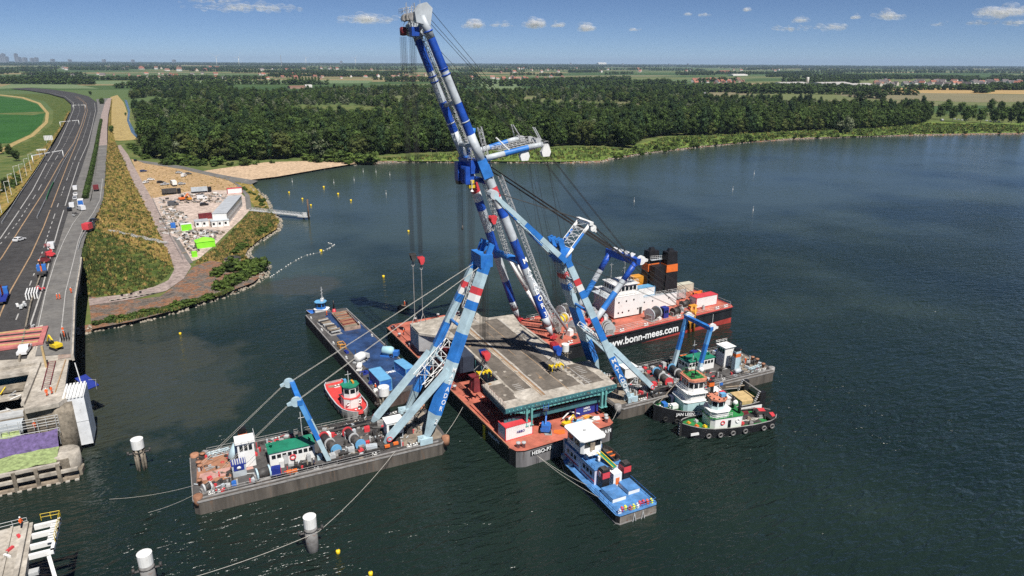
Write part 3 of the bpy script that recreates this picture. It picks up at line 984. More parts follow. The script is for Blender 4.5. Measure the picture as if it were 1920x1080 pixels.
def deckhouse(parent, x0, x1, y0, y1, z0, z1, wall=None, roof=None, name='deckhouse', win=(), over=0.15, rt=0.14):
    """walls as one part with roof and windows as its sub-parts; win: (side, count, z, height)"""
    w = MB().bx(x0, x1, y0, y1, z0, z1).build(name, wall or WHITE, parent)
    MB().bx(x0 - over, x1 + over, y0 - over, y1 + over, z1, z1 + rt).build('roof', roof or WHITE, w)
    for side, n, z, h in win:
        if side == 'S': row_panes(w, (x0 + .25, y0 - .02, z), (x1 - .25, y0 - .02, z), n, h, 'Y')
        if side == 'N': row_panes(w, (x0 + .25, y1 + .02, z), (x1 - .25, y1 + .02, z), n, h, 'Y')
        if side == 'W': row_panes(w, (x0 - .02, y0 + .25, z), (x0 - .02, y1 - .25, z), n, h, 'X')
        if side == 'E': row_panes(w, (x1 + .02, y0 + .25, z), (x1 + .02, y1 - .25, z), n, h, 'X')
    return w

_bol = None
def bollard(parent, p, rz=0.0, s=1.0, m=None):
    global _bol
    if _bol is None:
        b = MB()
        for x in (-.55, .55):
            b.lathe([(.24, 0), (.22, .55), (.34, .62), (.34, .8), (.12, .86)], (x, 0, 0), 8)
        b.bx(-.95, .95, -.35, .35, 0, .1)
        _bol = b.mesh('bollard', WHITE)
    o = put('bollard', _bol, parent, loc=p, rz=rz)
    o.scale = (s, s, s)
    return o

def winch(parent, p, rz, r, L, flange=None, mid=True, drum=None, name='winch'):
    """wire drum between two flanged wheels on a bed; axis along local x"""
    b = MB()
    b.lathe([(r * .78, -L / 2), (r * .78, L / 2)], (0, 0, r), 14, axis='X')
    w = b.build(name, drum or DSTEEL, parent, loc=p, rz=rz)
    for i, x in enumerate((-L / 2, 0, L / 2) if mid else (-L / 2, L / 2)):
        f = MB()
        f.lathe([(r * .25, -.14), (r, -.14), (r, .14), (r * .25, .14)], (x, 0, r), 16, axis='X', smooth=False)
        f.build('flange', (GALV if (mid and i == 1) else (flange[i // (2 if mid else 1)] if flange else GALV)), w)
    bed = MB()
    for x in (-L / 2 - .35, L / 2 + .35):
        bed.box((x, 0, r * .5), (.3, r * 1.1, r))
    bed.bx(-L / 2 - .6, L / 2 + .6, -r * .75, r * .75, 0, .22)
    bed.build('bed', STEEL, w)
    return w

def sheave_block(parent, p, rz=0.0, r=0.9, t=0.5, m=None, name='sheave_block', tilt=0.0):
    b = MB()
    b.lathe([(.1, -t / 2), (r, -t / 2), (r, t / 2), (.1, t / 2)], (0, 0, 0), 14, axis='Y', smooth=False)
    b.beam((0, 0, 0), (r * 1.7, 0, r * .1), t * 1.15, r * 1.1, t * .7, r * .5)
    o = b.build(name, m or GREY, parent, loc=p)
    o.rotation_euler = (0, tilt, rz)
    return o

def wires(parent, pairs, r=0.045, m=None, name='wire_rope', sag=0.0, kind='stuff'):
    b = MB()
    for a, c in pairs:
        a, c = Vector(a), Vector(c)
        if sag:
            pts = [a.lerp(c, i / 8) + Vector((0, 0, -4 * sag * (i / 8) * (1 - i / 8))) for i in range(9)]
            b.path(pts, r, 4)
        else:
            b.tube(a, c, r, n=4, caps=False)
    return b.build(name, m or ROPE, parent, kind=kind)

def hook_block(parent, p, m, w=1.7, h=1.9, name='hook_block'):
    b = MB()
    for y in (-.5, -.17, .17, .5):
        b.prism([(-w / 2, 0), (w / 2, 0), (w / 2, h * .55), (w * .2, h), (-w * .2, h)], y * w - .07, y * w + .07)
    b.xform(Matrix(((1, 0, 0, 0), (0, 0, 1, 0), (0, -1, 0, 0), (0, 0, 0, 1))))
    b.bx(-w * .18, w * .18, -w * .55, w * .55, -h * .95, -h * .6)
    o = b.build(name, m, parent, loc=p)
    k = MB()
    k.tube((0, 0, -h * .95), (0, 0, -h * 1.35), .17, n=6)
    pts = [(.32 * cos(a), 0, -h * 1.35 - .45 + .45 * sin(a)) for a in [pi * .5 - i * pi * 1.45 / 8 for i in range(9)]]
    k.path(pts, .13, 6)
    pts = [(-.32 * cos(a), 0, -h * 1.35 - .45 + .45 * sin(a)) for a in [pi * .5 - i * pi * 1.45 / 8 for i in range(9)]]
    k.path(pts, .13, 6)
    k.build('hook', STEEL, o)
    return o

def spreader(parent, p, rz=0.0, m=None):
    b = MB()
    b.beam((-2.0, 0, 0), (2.0, 0, 0), .5, .55)
    for x in (-1.9, -.6, .6, 1.9):
        b.beam((x, -1.1, -.1), (x, 1.1, -.1), .4, .45)
    for x in (-1.9, 1.9):
        b.tube((x, -1.0, -.3), (x, -1.0, -1.4), .12, n=6)
        b.tube((x, 1.0, -.3), (x, 1.0, -1.4), .12, n=6)
    o = b.build('lifting_beam', m or YELLOW, parent, loc=p, rz=rz)
    o.scale = (.72, .72, .72)
    return o

def container(label, p, rz, L=6.06, W=2.44, H=2.6, m=None, roof=None, cat='container', name='shipping_container', door=True, group=None, bands=()):
    t = thing(name, label, cat, p, rz, group)
    def rib(a, c, n, amp, flip):
        pts = []
        for i in range(n):
            k = i / n
            for dk, d in ((0, 0), (.3 / n, 0), (.5 / n, amp), (.8 / n, amp)):
                x = a[0] + (c[0] - a[0]) * (k + dk); y = a[1] + (c[1] - a[1]) * (k + dk)
                nx, ny = (c[1] - a[1]), -(c[0] - a[0])
                l = math.hypot(nx, ny)
                pts.append((x - nx / l * d, y - ny / l * d))
        return pts
    x, y = L / 2, W / 2
    n = max(6, int(L / .45)); k = max(4, int(W / .45))
    poly = rib((-x, -y), (x, -y), n, .06, 1) + rib((x, -y), (x, y), k, .06, 1) + rib((x, y), (-x, y), n, .06, 1) + rib((-x, y), (-x, -y), k, .06, 1)
    MB().prism(poly, .08, H - .08).build('body', m or CBLUE, t)
    f = MB()
    for sx in (-1, 1):
        for sy in (-1, 1):
            f.box((sx * (x - .05), sy * (y - .05), H / 2), (.16, .16, H))
    for z in (.07, H - .07):
        for s_ in (-1, 1):
            f.box((0, s_ * (y - .03), z), (L - .18, .12, .14)); f.box((s_ * (x - .03), 0, z), (.12, W - .18, .14))
    f.build('frame', roof or m or CBLUE, t)
    MB().bx(-x + .1, x - .1, -y + .1, y - .1, H - .06, H - .01).build('roof', roof or m or CBLUE, t)
    if door:
        for s_ in (-1, 1):
            d = MB().box((x + .03, s_ * y * .48, H / 2), (.06, y * .9, H * .86)).build('door', m or CBLUE, t)
            MB().tube((x + .1, s_ * y * .3, .2), (x + .1, s_ * y * .3, H - .2), .03, n=5).build('lock_bar', GALV, d)
    return t

# ------------------------------------------------------------------ people
def person_mesh(pose):
    b = MB()
    def ring(c, rx, ry, n=8, ax=(1, 0, 0), ay=(0, 1, 0)):
        c, ax, ay = Vector(c), Vector(ax), Vector(ay)
        return [c + ax * (rx * cos(2 * pi * i / n)) + ay * (ry * sin(2 * pi * i / n)) for i in range(n)]
    # torso, neck, head as one loft; arms and legs overlap it at the joints
    prof = [(.80, .15, .11), (.95, .17, .12), (1.10, .16, .11), (1.28, .20, .12), (1.42, .21, .11), (1.49, .09, .08), (1.53, .06, .06)]
    b.rings([ring((0, 0, z), rx, ry) for z, rx, ry in prof], mi=0, smooth=True)
    b.rings([ring((0, 0.01, z), rx, ry) for z, rx, ry in ((1.50, .055, .055), (1.57, .062, .075), (1.65, .078, .095), (1.73, .075, .092), (1.79, .05, .06), (1.805, .01, .01))], mi=2, smooth=True)
    b.box((0, -.10, 1.655), (.03, .03, .05), mi=2)
    sw = {'stand': 0.03, 'walk': .22, 'bend': .05}[pose]
    for s_ in (-1, 1):
        hip, knee, foot = Vector((s_ * .09, 0, .86)), Vector((s_ * .10, -sw * s_ * .6 - .02, .46)), Vector((s_ * .11, -sw * s_ * .9 + .03, .07))
        b.tube(hip, knee, .085, .06, n=7, mi=1, smooth=True)
        b.tube(knee, foot, .06, .045, n=7, mi=1, smooth=True)
        b.box(foot + Vector((0, -.06, -.02)), (.09, .25, .10), mi=3)
        sh = Vector((s_ * .205, 0, 1.40))
        el = Vector((s_ * .25, sw * s_ * .5, 1.13)); ha = Vector((s_ * .24, sw * s_ * .6 - .12, .92))
        b.tube(sh, el, .055, .045, n=6, mi=0, smooth=True)
        b.tube(el, ha, .045, .035, n=6, mi=0, smooth=True)
        b.ball(ha + Vector((0, -.01, -.05)), .05, 6, 4, mi=2, sq=(.6, .9, 1.4))
        for f in range(4):
            b.tube(ha + Vector((0, -.035 + f * .02, -.09)), ha + Vector((0, -.045 + f * .018, -.16)), .009, .007, n=4, mi=2)
        b.tube(ha + Vector((-s_ * .03, -.04, -.04)), ha + Vector((-s_ * .04, -.08, -.09)), .011, .008, n=4, mi=2)
    return b
_pp = {}
def person(label, p, rz=0.0, suit='orange', pose='stand', helmet=True, group='deck and site workers'):
    key = (suit, pose)
    if key not in _pp:
        top, leg = {'orange': (HIVIS, HIVIS), 'vest': (HIVIS, NAVYCL), 'navy': (NAVYCL, NAVYCL), 'yellow': (HIVISY, NAVYCL)}[suit]
        _pp[key] = person_mesh(pose).mesh('body', [top, leg, SKIN, BLACK])
    if 'helmet' not in _pp:
        h = MB()
        h.lathe([(.105, 1.70), (.105, 1.74), (.085, 1.81), (.03, 1.845)], (0, 0.01, 0), 9)
        h.lathe([(.13, 1.70), (.125, 1.715)], (0, -.015, 0), 9)
        _pp['helmet'] = h.mesh('helmet', WHITE)
    t = thing('person', label, 'person', p, rz, group)
    put('body', _pp[key], t)
    if helmet: put('helmet', _pp['helmet'], t)
    return t
# ------------------------------------------------------------------ the two small sheerleg cranes
def pontoon_poly(L, w, ch):
    return [(-L, -w + ch * .5), (-L + ch * .5, -w), (-ch, -w), (0, -w + ch), (0, w - ch), (-ch, w), (-L + ch * .5, w), (-L, w - ch * .5)]

def small_sheerleg(label, loc, rz, text, jib):
    t = thing('sheerleg_crane', label, 'crane vessel', loc, rz, 'sheerleg crane vessels')
    L, w, D = 47.0, 8.1, 3.0
    poly = pontoon_poly(L, w, 1.6)
    hull = MB().prism(poly, -1.2, D - .04).build('hull', HULLGR, t)
    rub = MB()
    n = len(poly)
    big = [(p[0] * 1.001 + (.08 if p[0] > -L / 2 else -.08), p[1] * 1.012) for p in poly]
    rub.prism(big, D - .55, D - .2)
    rub.build('rubbing_strake', STEEL, hull)
    deck = MB().prism([(p[0] * .997 - .06, p[1] * .99) for p in poly], D - .04, D).build('deck', DECKGR, t)
    # worn areas of deck plating
    for ip, (x0, x1, y0, y1, m) in enumerate(((-9, -.6, -6.8, 6.8, DECKTAN), (-46.3, -39, -3.5, 6.6, DECKTAN if jib else DECKORG), (-46, -36.5, -2.2, .6, DECKTAN if jib else DECKPINK), (-30, -22, -7.8, -6.2, STEEL), (-24, -11, 6.4, 7.6, STEEL))):
        pl = MB()
        pl.prism([(x0, y0 + .4), (x0 + 1.1, y0), (x1, y0 + .2), (x1 - .3, y1), (x0 + .5, y1 - .3)], D, D + .012 + .012 * ip)
        pl.build('deck_plating', m, t)
    # side walkway bulwark
    for s_ in (-1, 1):
        MB().bx(-L + 1.5, -2.2, s_ * (w - .35) - .1, s_ * (w - .35) + .1, D, D + .18).build('gunwale', STEEL, t)
        railing(t, [(-L + 3, s_ * (w - .55), D), (-14, s_ * (w - .55), D)], 1.0, 2.6, STEEL)
        for x in (-44, -42.5, -31, -26, -15, -8, -6.8):
            bollard(t, (x, s_ * (w - 1.1), D), 0, .55)
    for sx, sy in ((-.5, 1), (-.5, -1), (-L + .8, 1), (-L + .8, -1)):
        MB().lathe([(.8, D - 1.4), (.8, D + .5), (.55, D + .55)], (sx, sy * (w - .8), 0), 10).build('corner_post', DECKORG if not jib else STEEL, t)
    # boom legs with coloured bands
    foot = [(-4.6, -7.0, D + .4), (-4.6, 6.2, D + .4)]
    top = [(11.0, -2.3, 37.6), (10.6, 1.5, 37.3)]
    bz = [(7.7, 0), (14.5, 1), (18.5, 0), (23.8, 1), (28.3, 0), (29.9, 1), (31.2, 3), (32.5, 2), (35.2, 0), (37.6, 1)]
    mats = [LBLUE, MBLUE, RED, WHITE, BLACK]
    legs = []
    for i, (f, q) in enumerate(zip(foot, top)):
        f, q = Vector(f), Vector(q)
        b = MB()
        k = lambda z: (z - f.z) / (q.z - f.z)
        f2 = f.lerp(q, k(8.6))
        b.beam(f, f2, .7, .6, 2.5, 1.5, mi=0)
        bands = [((z - f2.z) / (q.z - f2.z), m) for z, m in bz if z > f2.z]
        bands[-1] = (1.0, bands[-1][1])
        banded(b, f2, q, 0, 0, bands, box=(2.5, 1.5, 2.0, 1.3))
        leg = b.build('boom_leg', mats, t)
        legs.append((f, q, leg))
        ft = MB()
        ft.lathe([(.3, -.5), (.9, -.5), (.9, .5), (.3, .5)], (f.x, f.y, f.z + .1), 12, axis='Y', smooth=False)
        ft.bx(f.x - 1.4, f.x + 1.2, f.y - .9, f.y - .55, D, D + 1.3).bx(f.x - 1.4, f.x + 1.2, f.y + .55, f.y + .9, D, D + 1.3)
        ft.build('hinge_foot', LBLUE, leg)
    # back struts
    for s_, i in ((-1, 0), (1, 1)):
        f, q, leg = legs[i]
        a = f.lerp(q, .40) + Vector((-.6, .5 * -s_ * -1, 0))
        e = Vector((-12.3, s_ * 4.6, D + .6))
        b = MB()
        m = a.lerp(e, .93)
        b.beam(a, m, 1.25, 1.15, up=(0, 0, 1))
        b.beam(m, e, 1.25, 1.15, .5, .5)
        st_ = b.build('back_strut', LBLUE, t)
        MB().torus((e.x + .9, e.y + s_ * .66, e.z + .9), .5, .12, 'Y').build('lifebuoy', RED, st_)
        MB().bx(e.x - 1.2, e.x + 1.4, e.y - .8, e.y + .8, D, D + .55).build('strut_shoe', DSTEEL, st_)
        MB().tube((e.x - 9, e.y, D + .45), (e.x - .5, e.y, D + .45), .28, n=8).build('slide_rail', DSTEEL, t)
    f0, q0, _ = legs[0]; f1, q1, _ = legs[1]
    for k in (.40, .62, .82):
        MB().tube(f0.lerp(q0, k), f1.lerp(q1, k), .32, n=8).build('cross_tube', LBLUE if k != .62 else MBLUE, t)
    lattice(t, (4.2, 0, 20.0), (-3.2, 0, 13.2), 5.5, .9, 4, WHITE, .1, 'bracing_frame', up=(0, 0, 1))
    lattice(t, (6.6, -2.2, 28), (9.6, -1.2, 35), 2.4, .5, 5, GALV, .08, 'access_ladder')
    # boom head with sheave horns
    hd = MB()
    hd.box((10.8, -.4, 37.6), (2.6, 5.0, 2.6))
    hd.box((11.6, -2.4, 39.4), (1.1, .5, 3.0), M=Matrix.Rotation(.35, 4, 'Y')).box((11.6, -1.2, 39.4), (1.1, .4, 3.0), M=Matrix.Rotation(.35, 4, 'Y'))
    hd.box((11.6, .6, 39.6), (1.1, .4, 3.0), M=Matrix.Rotation(.35, 4, 'Y')).box((11.6, 1.7, 39.6), (1.1, .5, 3.0), M=Matrix.Rotation(.35, 4, 'Y'))
    head = hd.build('boom_head', MBLUE, t)
    for y in (-1.8, 1.15):
        MB().lathe([(.15, -.3), (1.0, -.3), (1.0, .3), (.15, .3)], (11.6, y, 38.6), 14, axis='Y', smooth=False).build('sheave', DSTEEL, head)
    # hoist
    hx, hz = (11.2, 16.0)
    wires(t, [((hx + dx, dy, 37), (hx + dx * .8, dy * .8, hz + 1.6)) for dx in (-.6, -.2, .2, .6) for dy in (-1.6, -1.0, .4, 1.0)], .028, name='hoist_wires')
    hook_block(t, (hx, -1.0, hz + 1.2), RED, 1.5, 1.7)
    hook_block(t, (hx + .2, .8, hz + .9), NBLUE, 1.5, 1.7)
    wires(t, [((hx, y, hz - 1.7), (hx + sx * 1.7, y2, 12.4)) for y, y2 in ((-1.0, -1.6), (.8, 1.4)) for sx in (-1, 1)], .09, STEEL, 'lifting_slings')
    spreader(t, (hx, 0, 12.3), 0)
    # rear portal mast with sheaves
    tz = 16.6
    gy, tx = (1, -27.6) if not jib else (-1, -26.4)
    for s_, yy in ((-1, -5.8 * gy), (1, 2.6 * gy)):
        b = MB()
        banded(b, (-23.4, yy, D + .3), (tx, yy, tz), 0, 0, [(.38, 0), (.72, 1), (1, 5)], box=(.85, .8, .85, .8))
        b.build('mast_leg', mats + [mat('sky_blue_paint', (0.10, 0.32, 0.66), 0.45, 0.1, 0.4)], t)
        sheave_block(t, (tx - .6, yy, tz + .2), pi, .95, .5, LBLUE if not jib else WHITE, tilt=.25)
    MB().beam((tx, -6.3 * gy, tz), (tx, 3.1 * gy, tz), .9, .9).build('mast_crossbeam', MBLUE, t)
    hx2 = 10.2
    wires(t, [((hx2, -1.9 + .15 * i, 36.6), (-27.6, -5.8 + .3 * i, tz + .5)) for i in range(2)] + [((hx2, .8 + .15 * i, 36.6), (-27.6, 2.4 + .3 * i, tz + .5)) for i in range(2)], .03, m=LINE if not jib else ROPE, name='boom_stay_wires')
    wires(t, [((-28.9, y + .3 * i, tz + .3), (-45.0, y + .9 * i - .3, D + .9)) for y in (-5.8, 2.2) for i in range(2)], .028, name='luffing_wires', m=LINE if not jib else ROPE)
    # winches
    winch(t, (-22.2, -.9 * gy, D), radians(102 if not jib else 82), 1.08, 6.0, (CBLUE2, RED))
    winch(t, (-17.5, -1.0 * gy, D), radians(102 if not jib else 82), 1.08, 6.0, (CBLUE2, RED))
    winch(t, (-35.2, -6.0, D), radians(8), 1.15, 2.2, (LBLUE, LBLUE), False)
    winch(t, (-44.6, -5.8, D), radians(20), .8, 1.2, (GALV, GALV), False)
    for (x, y, sx, sy, sz, m) in ((-18.8, -4.4, 1.2, 1.0, 1.1, GALV), (-18.2, 1.6, 1.3, 1.2, 1.5, GREY), (-15.0, -5.0, 2.2, 1.1, 1.0, GREY), (-14.0, 2.4, 1.1, 1.0, .9, RED), (-17.2, -5.4, 1.0, .8, .8, RED), (-22.0, 2.8, 1.4, 1.2, 1.3, WHITE), (-22.6, -5.2, 1.1, 1.0, 1.2, GALV), (-13.0, -.3, .9, 1.8, 1.1, DSTEEL), (-33.0, -6.4, 1.6, 1.2, 1.9, CNAVY), (-31.6, -3.6, .8, .8, 1.3, PVC), (-29.4, -5.9, 1.5, 1.3, .6, BLACK), (-27.4, -5.7, 1.5, 1.3, .6, BLACK), (-26.8, -4.1, .7, .7, 1.6, GALV), (-24.8, -4.0, .9, .8, .9, LBLUE), (-40.2, -6.0, .8, .6, .7, CBLUE), (-9.2, -2.2, 1.5, 1.2, 1.1, DSTEEL), (-8.0, 2.0, 1.4, 2.2, .8, STEEL), (-6.4, -2.0, 1.2, 1.4, 1.5, DSTEEL), (-7.6, -.4, 1.0, 1.0, 2.0, DSTEEL), (-10.6, 3.6, 1.8, 1.2, .9, STEEL)):
        b = MB().box((0, 0, sz / 2), (sx, sy, sz)).box((sx * .1, 0, sz + .08), (sx * .6, sy * .7, .16))
        b.build('deck_machinery', m, t, loc=(x, y, D), rz=R.uniform(-.2, .2))
    for i in range(7):
        MB().tube((-12 - R.uniform(0, 3), R.uniform(-6, 6), D + .2), (-7 - R.uniform(0, 2), R.uniform(-5, 5), D + .2), .12, n=5).build('pipe', R.choice((DSTEEL, STEEL, GALV)), t)
    for x0, x1, y, m in ((-34, -14, -7.0, BLACK), (-20, -6, 5.6, BLACK), (-24, -9, -6.1, DSTEEL), (-27, -10, 6.9, DSTEEL)):
        MB().beam((x0, y, D + .3), (x1, y + .3, D + .3), .45, .45).build('spare_beam', m, t)
    for p in ((-30.8, -7.0), (-29.9, -7.1), (-12.2, -6.2), (-10.4, -5.9)):
        MB().bx(p[0] - .5, p[0] + .5, p[1] - .25, p[1] + .25, D + .5, D + .95).build('net_bag', ORANGE, t)
    # control cabin between the boom feet
    cab = deckhouse(t, -11.4, -8.0, -3.6, -1.0, D + 1.4, D + 4.0, WHITE, WHITE, 'control_cabin', (('S', 2, D + 3.0, 1.2), ('E', 2, D + 3.0, 1.2)))
    for x in (-11.2, -8.2):
        for y in (-3.4, -1.2):
            MB().tube((x, y, D), (x, y, D + 1.4), .12, n=6).build('cabin_leg', GREY, cab)
    # deckhouse with green roof, and small wheelhouse
    dh = deckhouse(t, -33.6, -25.4, -3.0, .6, D, D + 2.9, WHITE, GRNROOF, 'deckhouse', (('S', 8, D + 2.0, .75), ('N', 8, D + 2.0, .75), ('E', 3, D + 2.0, .75)), .2)
    MB().torus((-29.5, -3.15, D + 1.2), .5, .13, 'Y').build('lifebuoy', RED, dh)
    MB().bx(-31.2, -30.3, -3.08, -3.0, D + .05, D + 2.0).build('door', GALV, dh)
    for x, y in ((-33, -1), (-28, .2), (-26, -1.6)):
        MB().lathe([(.2, D + 3.1), (.2, D + 3.6), (.34, D + 3.7), (.1, D + 3.85)], (x, y, 0), 8).build('roof_vent', GRNROOF, dh)
    MB().tube((-27, .3, D + 3), (-27, .3, D + 8.4), .08, n=5).tube((-27.8, .3, D + 7.2), (-26.2, .3, D + 7.2), .05, n=4).build('aerial_mast', GALV, dh)
    wh = deckhouse(t, -38.8, -35.9, -1.2, 1.6, D + .1, D + 5.2, WHITE, WHITE, 'wheelhouse', (('S', 3, D + 4.2, 1.1), ('W', 3, D + 4.2, 1.1), ('E', 3, D + 4.2, 1.1)), .3)
    railing(wh, [(-39.2, -1.6, D + 5.35), (-35.6, -1.6, D + 5.35), (-35.6, 2.0, D + 5.35)], .8, 1.2, WHITE)
    # shed with striped roof, funnel, slipway of pipes, work boat on deck
    sh_ = deckhouse(t, -40.2, -37.8, -3.6, -1.6, D, D + 2.4, GREY, CNAVY, 'tool_shed', (), .1)
    rf = MB()
    for i in range(6):
        rf.bx(-40.0 + i * .4, -39.8 + i * .4, -3.6, -1.6, D + 2.56, D + 2.62)
    rf.build('roof_slats', GALV, sh_, kind='stuff')
    MB().bx(-39.9, -38.1, -3.68, -3.6, D + 1.3, D + 2.3).build('sign_board', CNAVY, sh_)
    MB().lathe([(.36, -.02), (.36, .02)], (-39, -3.71, D + 1.8), 12, axis='Y').build('round_sign', WHITE, sh_)
    fn = MB()
    fn.box((-37.4, 4.0, D + 2.6), (1.5, 1.2, 5.2))
    fun = fn.build('funnel', BLACK if not jib else LBLUE, t)
    MB().box((-37.4, 4.0, D + 4.2), (1.56, 1.26, .9)).build('funnel_band', ORANGE, fun)
    MB().box((-37.4, 4.0, D + 5.5), (1.3, 1.0, .6)).build('funnel_top', BLACK, fun)
    tk = MB()
    tk.lathe([(.1, -1.6), (.9, -1.4), (.95, 0), (.9, 1.4), (.1, 1.6)], (0, 0, 0), 12, axis='X')
    o = tk.build('tank', LBLUE, t, loc=(-39.2, 2.4, D + 1.9)); o.rotation_euler = (0, radians(-62), .2)
    MB().lathe([(.3, -.9), (.6, -.8), (.6, .8), (.3, .9)], (-36.4, 5.8, D + .8), 10, axis='X').build('tank', GREY, t)
    lattice(t, (-44, 5.6, D + .4), (-40, 6.2, D + .4), .8, .8, 5, LBLUE, .06, 'gangway')
    for (x, y) in ((-45.6, 3.0), (-45.4, 1.6), (-45.7, -3.4), (-44.8, 5.8)):
        MB().lathe([(.35, D), (.35, D + .9), (.5, D + 1.0), (.5, D + 1.2)], (x, y, 0), 8).build('fairlead', DECKORG, t)
    rq = random.Random(77 if jib else 78)
    ct = MB()
    for i in range(420):
        x, y = rq.uniform(-45.5, -3), rq.choice((-1, 1)) * rq.uniform(.6, 7.2)
        if -39 < x < -24.4 and -3.4 < y < 1.8: continue
        k = rq.random()
        mi = rq.randrange(8)
        if k < .45:
            s_ = (rq.uniform(.2, 1.1), rq.uniform(.2, .9), rq.uniform(.15, .9))
            ct.box((x, y, D + s_[2] / 2 + .012), s_, rq.uniform(0, 3), mi)
        elif k < .75:
            a = rq.uniform(0, 3.1)
            l_ = rq.uniform(.6, 2.6)
            ct.tube((x, y, D + .12), (x + l_ * cos(a), y + l_ * sin(a) * .4, D + .12 + rq.uniform(0, .3)), rq.uniform(.05, .12), n=5, mi=mi)
        elif k < .9:
            ct.tube((x, y, D), (x, y, D + rq.uniform(.5, 1.5)), rq.uniform(.06, .2), n=6, mi=mi)
        else:
            ct.torus((x, y, D + .1), rq.uniform(.3, .6), .08, 'Z', 10, 5, mi)
    ct.build('deck_clutter', [STEEL, DSTEEL, GALV, DSTEEL, RED, TIMBER, GREY, DSTEEL], t, kind='stuff')
    # name painted down the near face of a boom leg
    f, q, leg = legs[0] if not jib else legs[1]
    d = (q - f).normalized()
    yax = Vector((0, 1, 0))
    x_, y_, z_ = MB.frame(f, q)
    nrm = y_ if y_.z > 0 else -y_
    face = y_
    side = -1 if not jib else 1
    txt_n = Vector((0, side, 0)) if False else None
    outn = y_ if y_.x > 0 else -y_      # face looking out over the bow
    rows = text
    z0 = 17.2 if not jib else 13.6
    for i, chx in enumerate(rows):
        if chx == ' ': continue
        z = z0 - i * 1.22
        c = f.lerp(q, (z - f.z) / (q.z - f.z))
        wd = 2.4
        if not jib:
            # lettering on the near, bow-side edge: side face of the girder
            nn = x_ if x_.y < 0 else -x_
            o_ = c + nn * (1.25 + .02)
            up_ = d
            xx = up_.cross(nn)
            lettering(chx, 1.35, LETTER, leg, basis(o_ - xx * .45 - up_ * .45, xx, up_), 'letter')
        else:
            nn = x_ if x_.y > 0 else -x_
            o_ = c + nn * (1.25 + .02)
            up_ = d
            xx = up_.cross(nn)
            lettering(chx, 1.35, LETTER, leg, basis(o_ - xx * .45 - up_ * .45, xx, up_), 'letter')
    if jib:
        tip = Vector((26.2, 0, 51.0))
        for s_ in (-1, 1):
            b = MB()
            banded(b, (11.2, s_ * 2.6, 36.6), tip + Vector((0, s_ * .5, 0)), 0, 0, [(.1, 1), (.36, 0), (.58, 1), (.86, 0), (1, 0)] if s_ > 0 else [(.2, 0), (.4, 1), (.62, 0), (.8, 1), (1, 0)], box=(1.2, 1.1, .8, .8))
            b.build('fly_jib_beam', mats, t)
        lattice(t, (12.5, 0, 37.5), (24.5, 0, 49.0), 2.2, 0, 8, LBLUE, .1, 'fly_jib_bracing')
        MB().lathe([(.2, -.9), (.9, -.9), (.9, .9), (.2, .9)], tuple(tip), 12, axis='Y', smooth=False).build('fly_jib_sheave', GREY, t)
        wires(t, [(tip + Vector((0, y, -.5)), tip + Vector((0, y, -4.0))) for y in (-.3, .3)], .05, name='jib_hoist_wires')
        hook_block(t, tip + Vector((0, 0, -4.2)), RED, 1.3, 1.5)
        gt = Vector((5.4, 0, 43.6))
        for s_ in (-1, 1):
            b = MB()
            banded(b, (11.0, s_ * 2.4, 37.2), gt + Vector((0, s_ * 2.2, 0)), .3, .3, [(.28, 3), (.72, 1), (1, 3)], 8)
            b.build('gantry_leg', mats, t)
            for k in (.25, .55, .8):
                pass
        lattice(t, Vector((9.6, 0, 38.8)), gt, 4.4, .7, 4, WHITE, .09, 'gantry_bracing')
        MB().beam(gt + Vector((0, -2.8, .2)), gt + Vector((0, 2.8, .2)), .9, .7).build('gantry_head', WHITE, t)
        sheave_block(t, gt + Vector((-.6, 2.4, -.8)), pi, .7, .5, WHITE, tilt=.9)
        wires(t, [(gt + Vector((0, y, .4)), tip + Vector((0, y * .3, .5))) for y in (-2, -1.5, 1.5, 2)] + [(gt + Vector((0, y, .4)), (-27.6, -2 + y * 1.6, tz + .4)) for y in (-2, -1.4, 1.4, 2)], .05, name='jib_stay_wires')
    else:
        wires(t, [((10.8, -1.0, 37.0), (-8.0, -4.0, D + 2)), ((10.8, .6, 37.0), (-8.2, -1.0, D + 2)), ((7.0, -4.5, 28.0), (-7.0, -2.0, D + 2.2))], .035, name='service_wires')
        hd_ = MB()
        hd_.path([Vector((9.5, -2.6, 30)).lerp(Vector((-6.5, -2.0, D + 1.5)), i / 10) + Vector((0, -.6, -5.0 * 4 * (i / 10) * (1 - i / 10) * .35)) for i in range(11)], .10, 5)
        hd_.build('hydraulic_hose', DSTEEL, t)
    return t

M2 = small_sheerleg('pale blue sheerleg crane on the grey pontoon nearest the camera', (41.6, 121.9, 0), 0.0, 'MATADOR 2', False)
M1 = small_sheerleg('blue sheerleg crane with fly jib on the right pontoon, moored behind two green tugs', (79.6, 118.2, 0), pi, 'MATADOR', True)
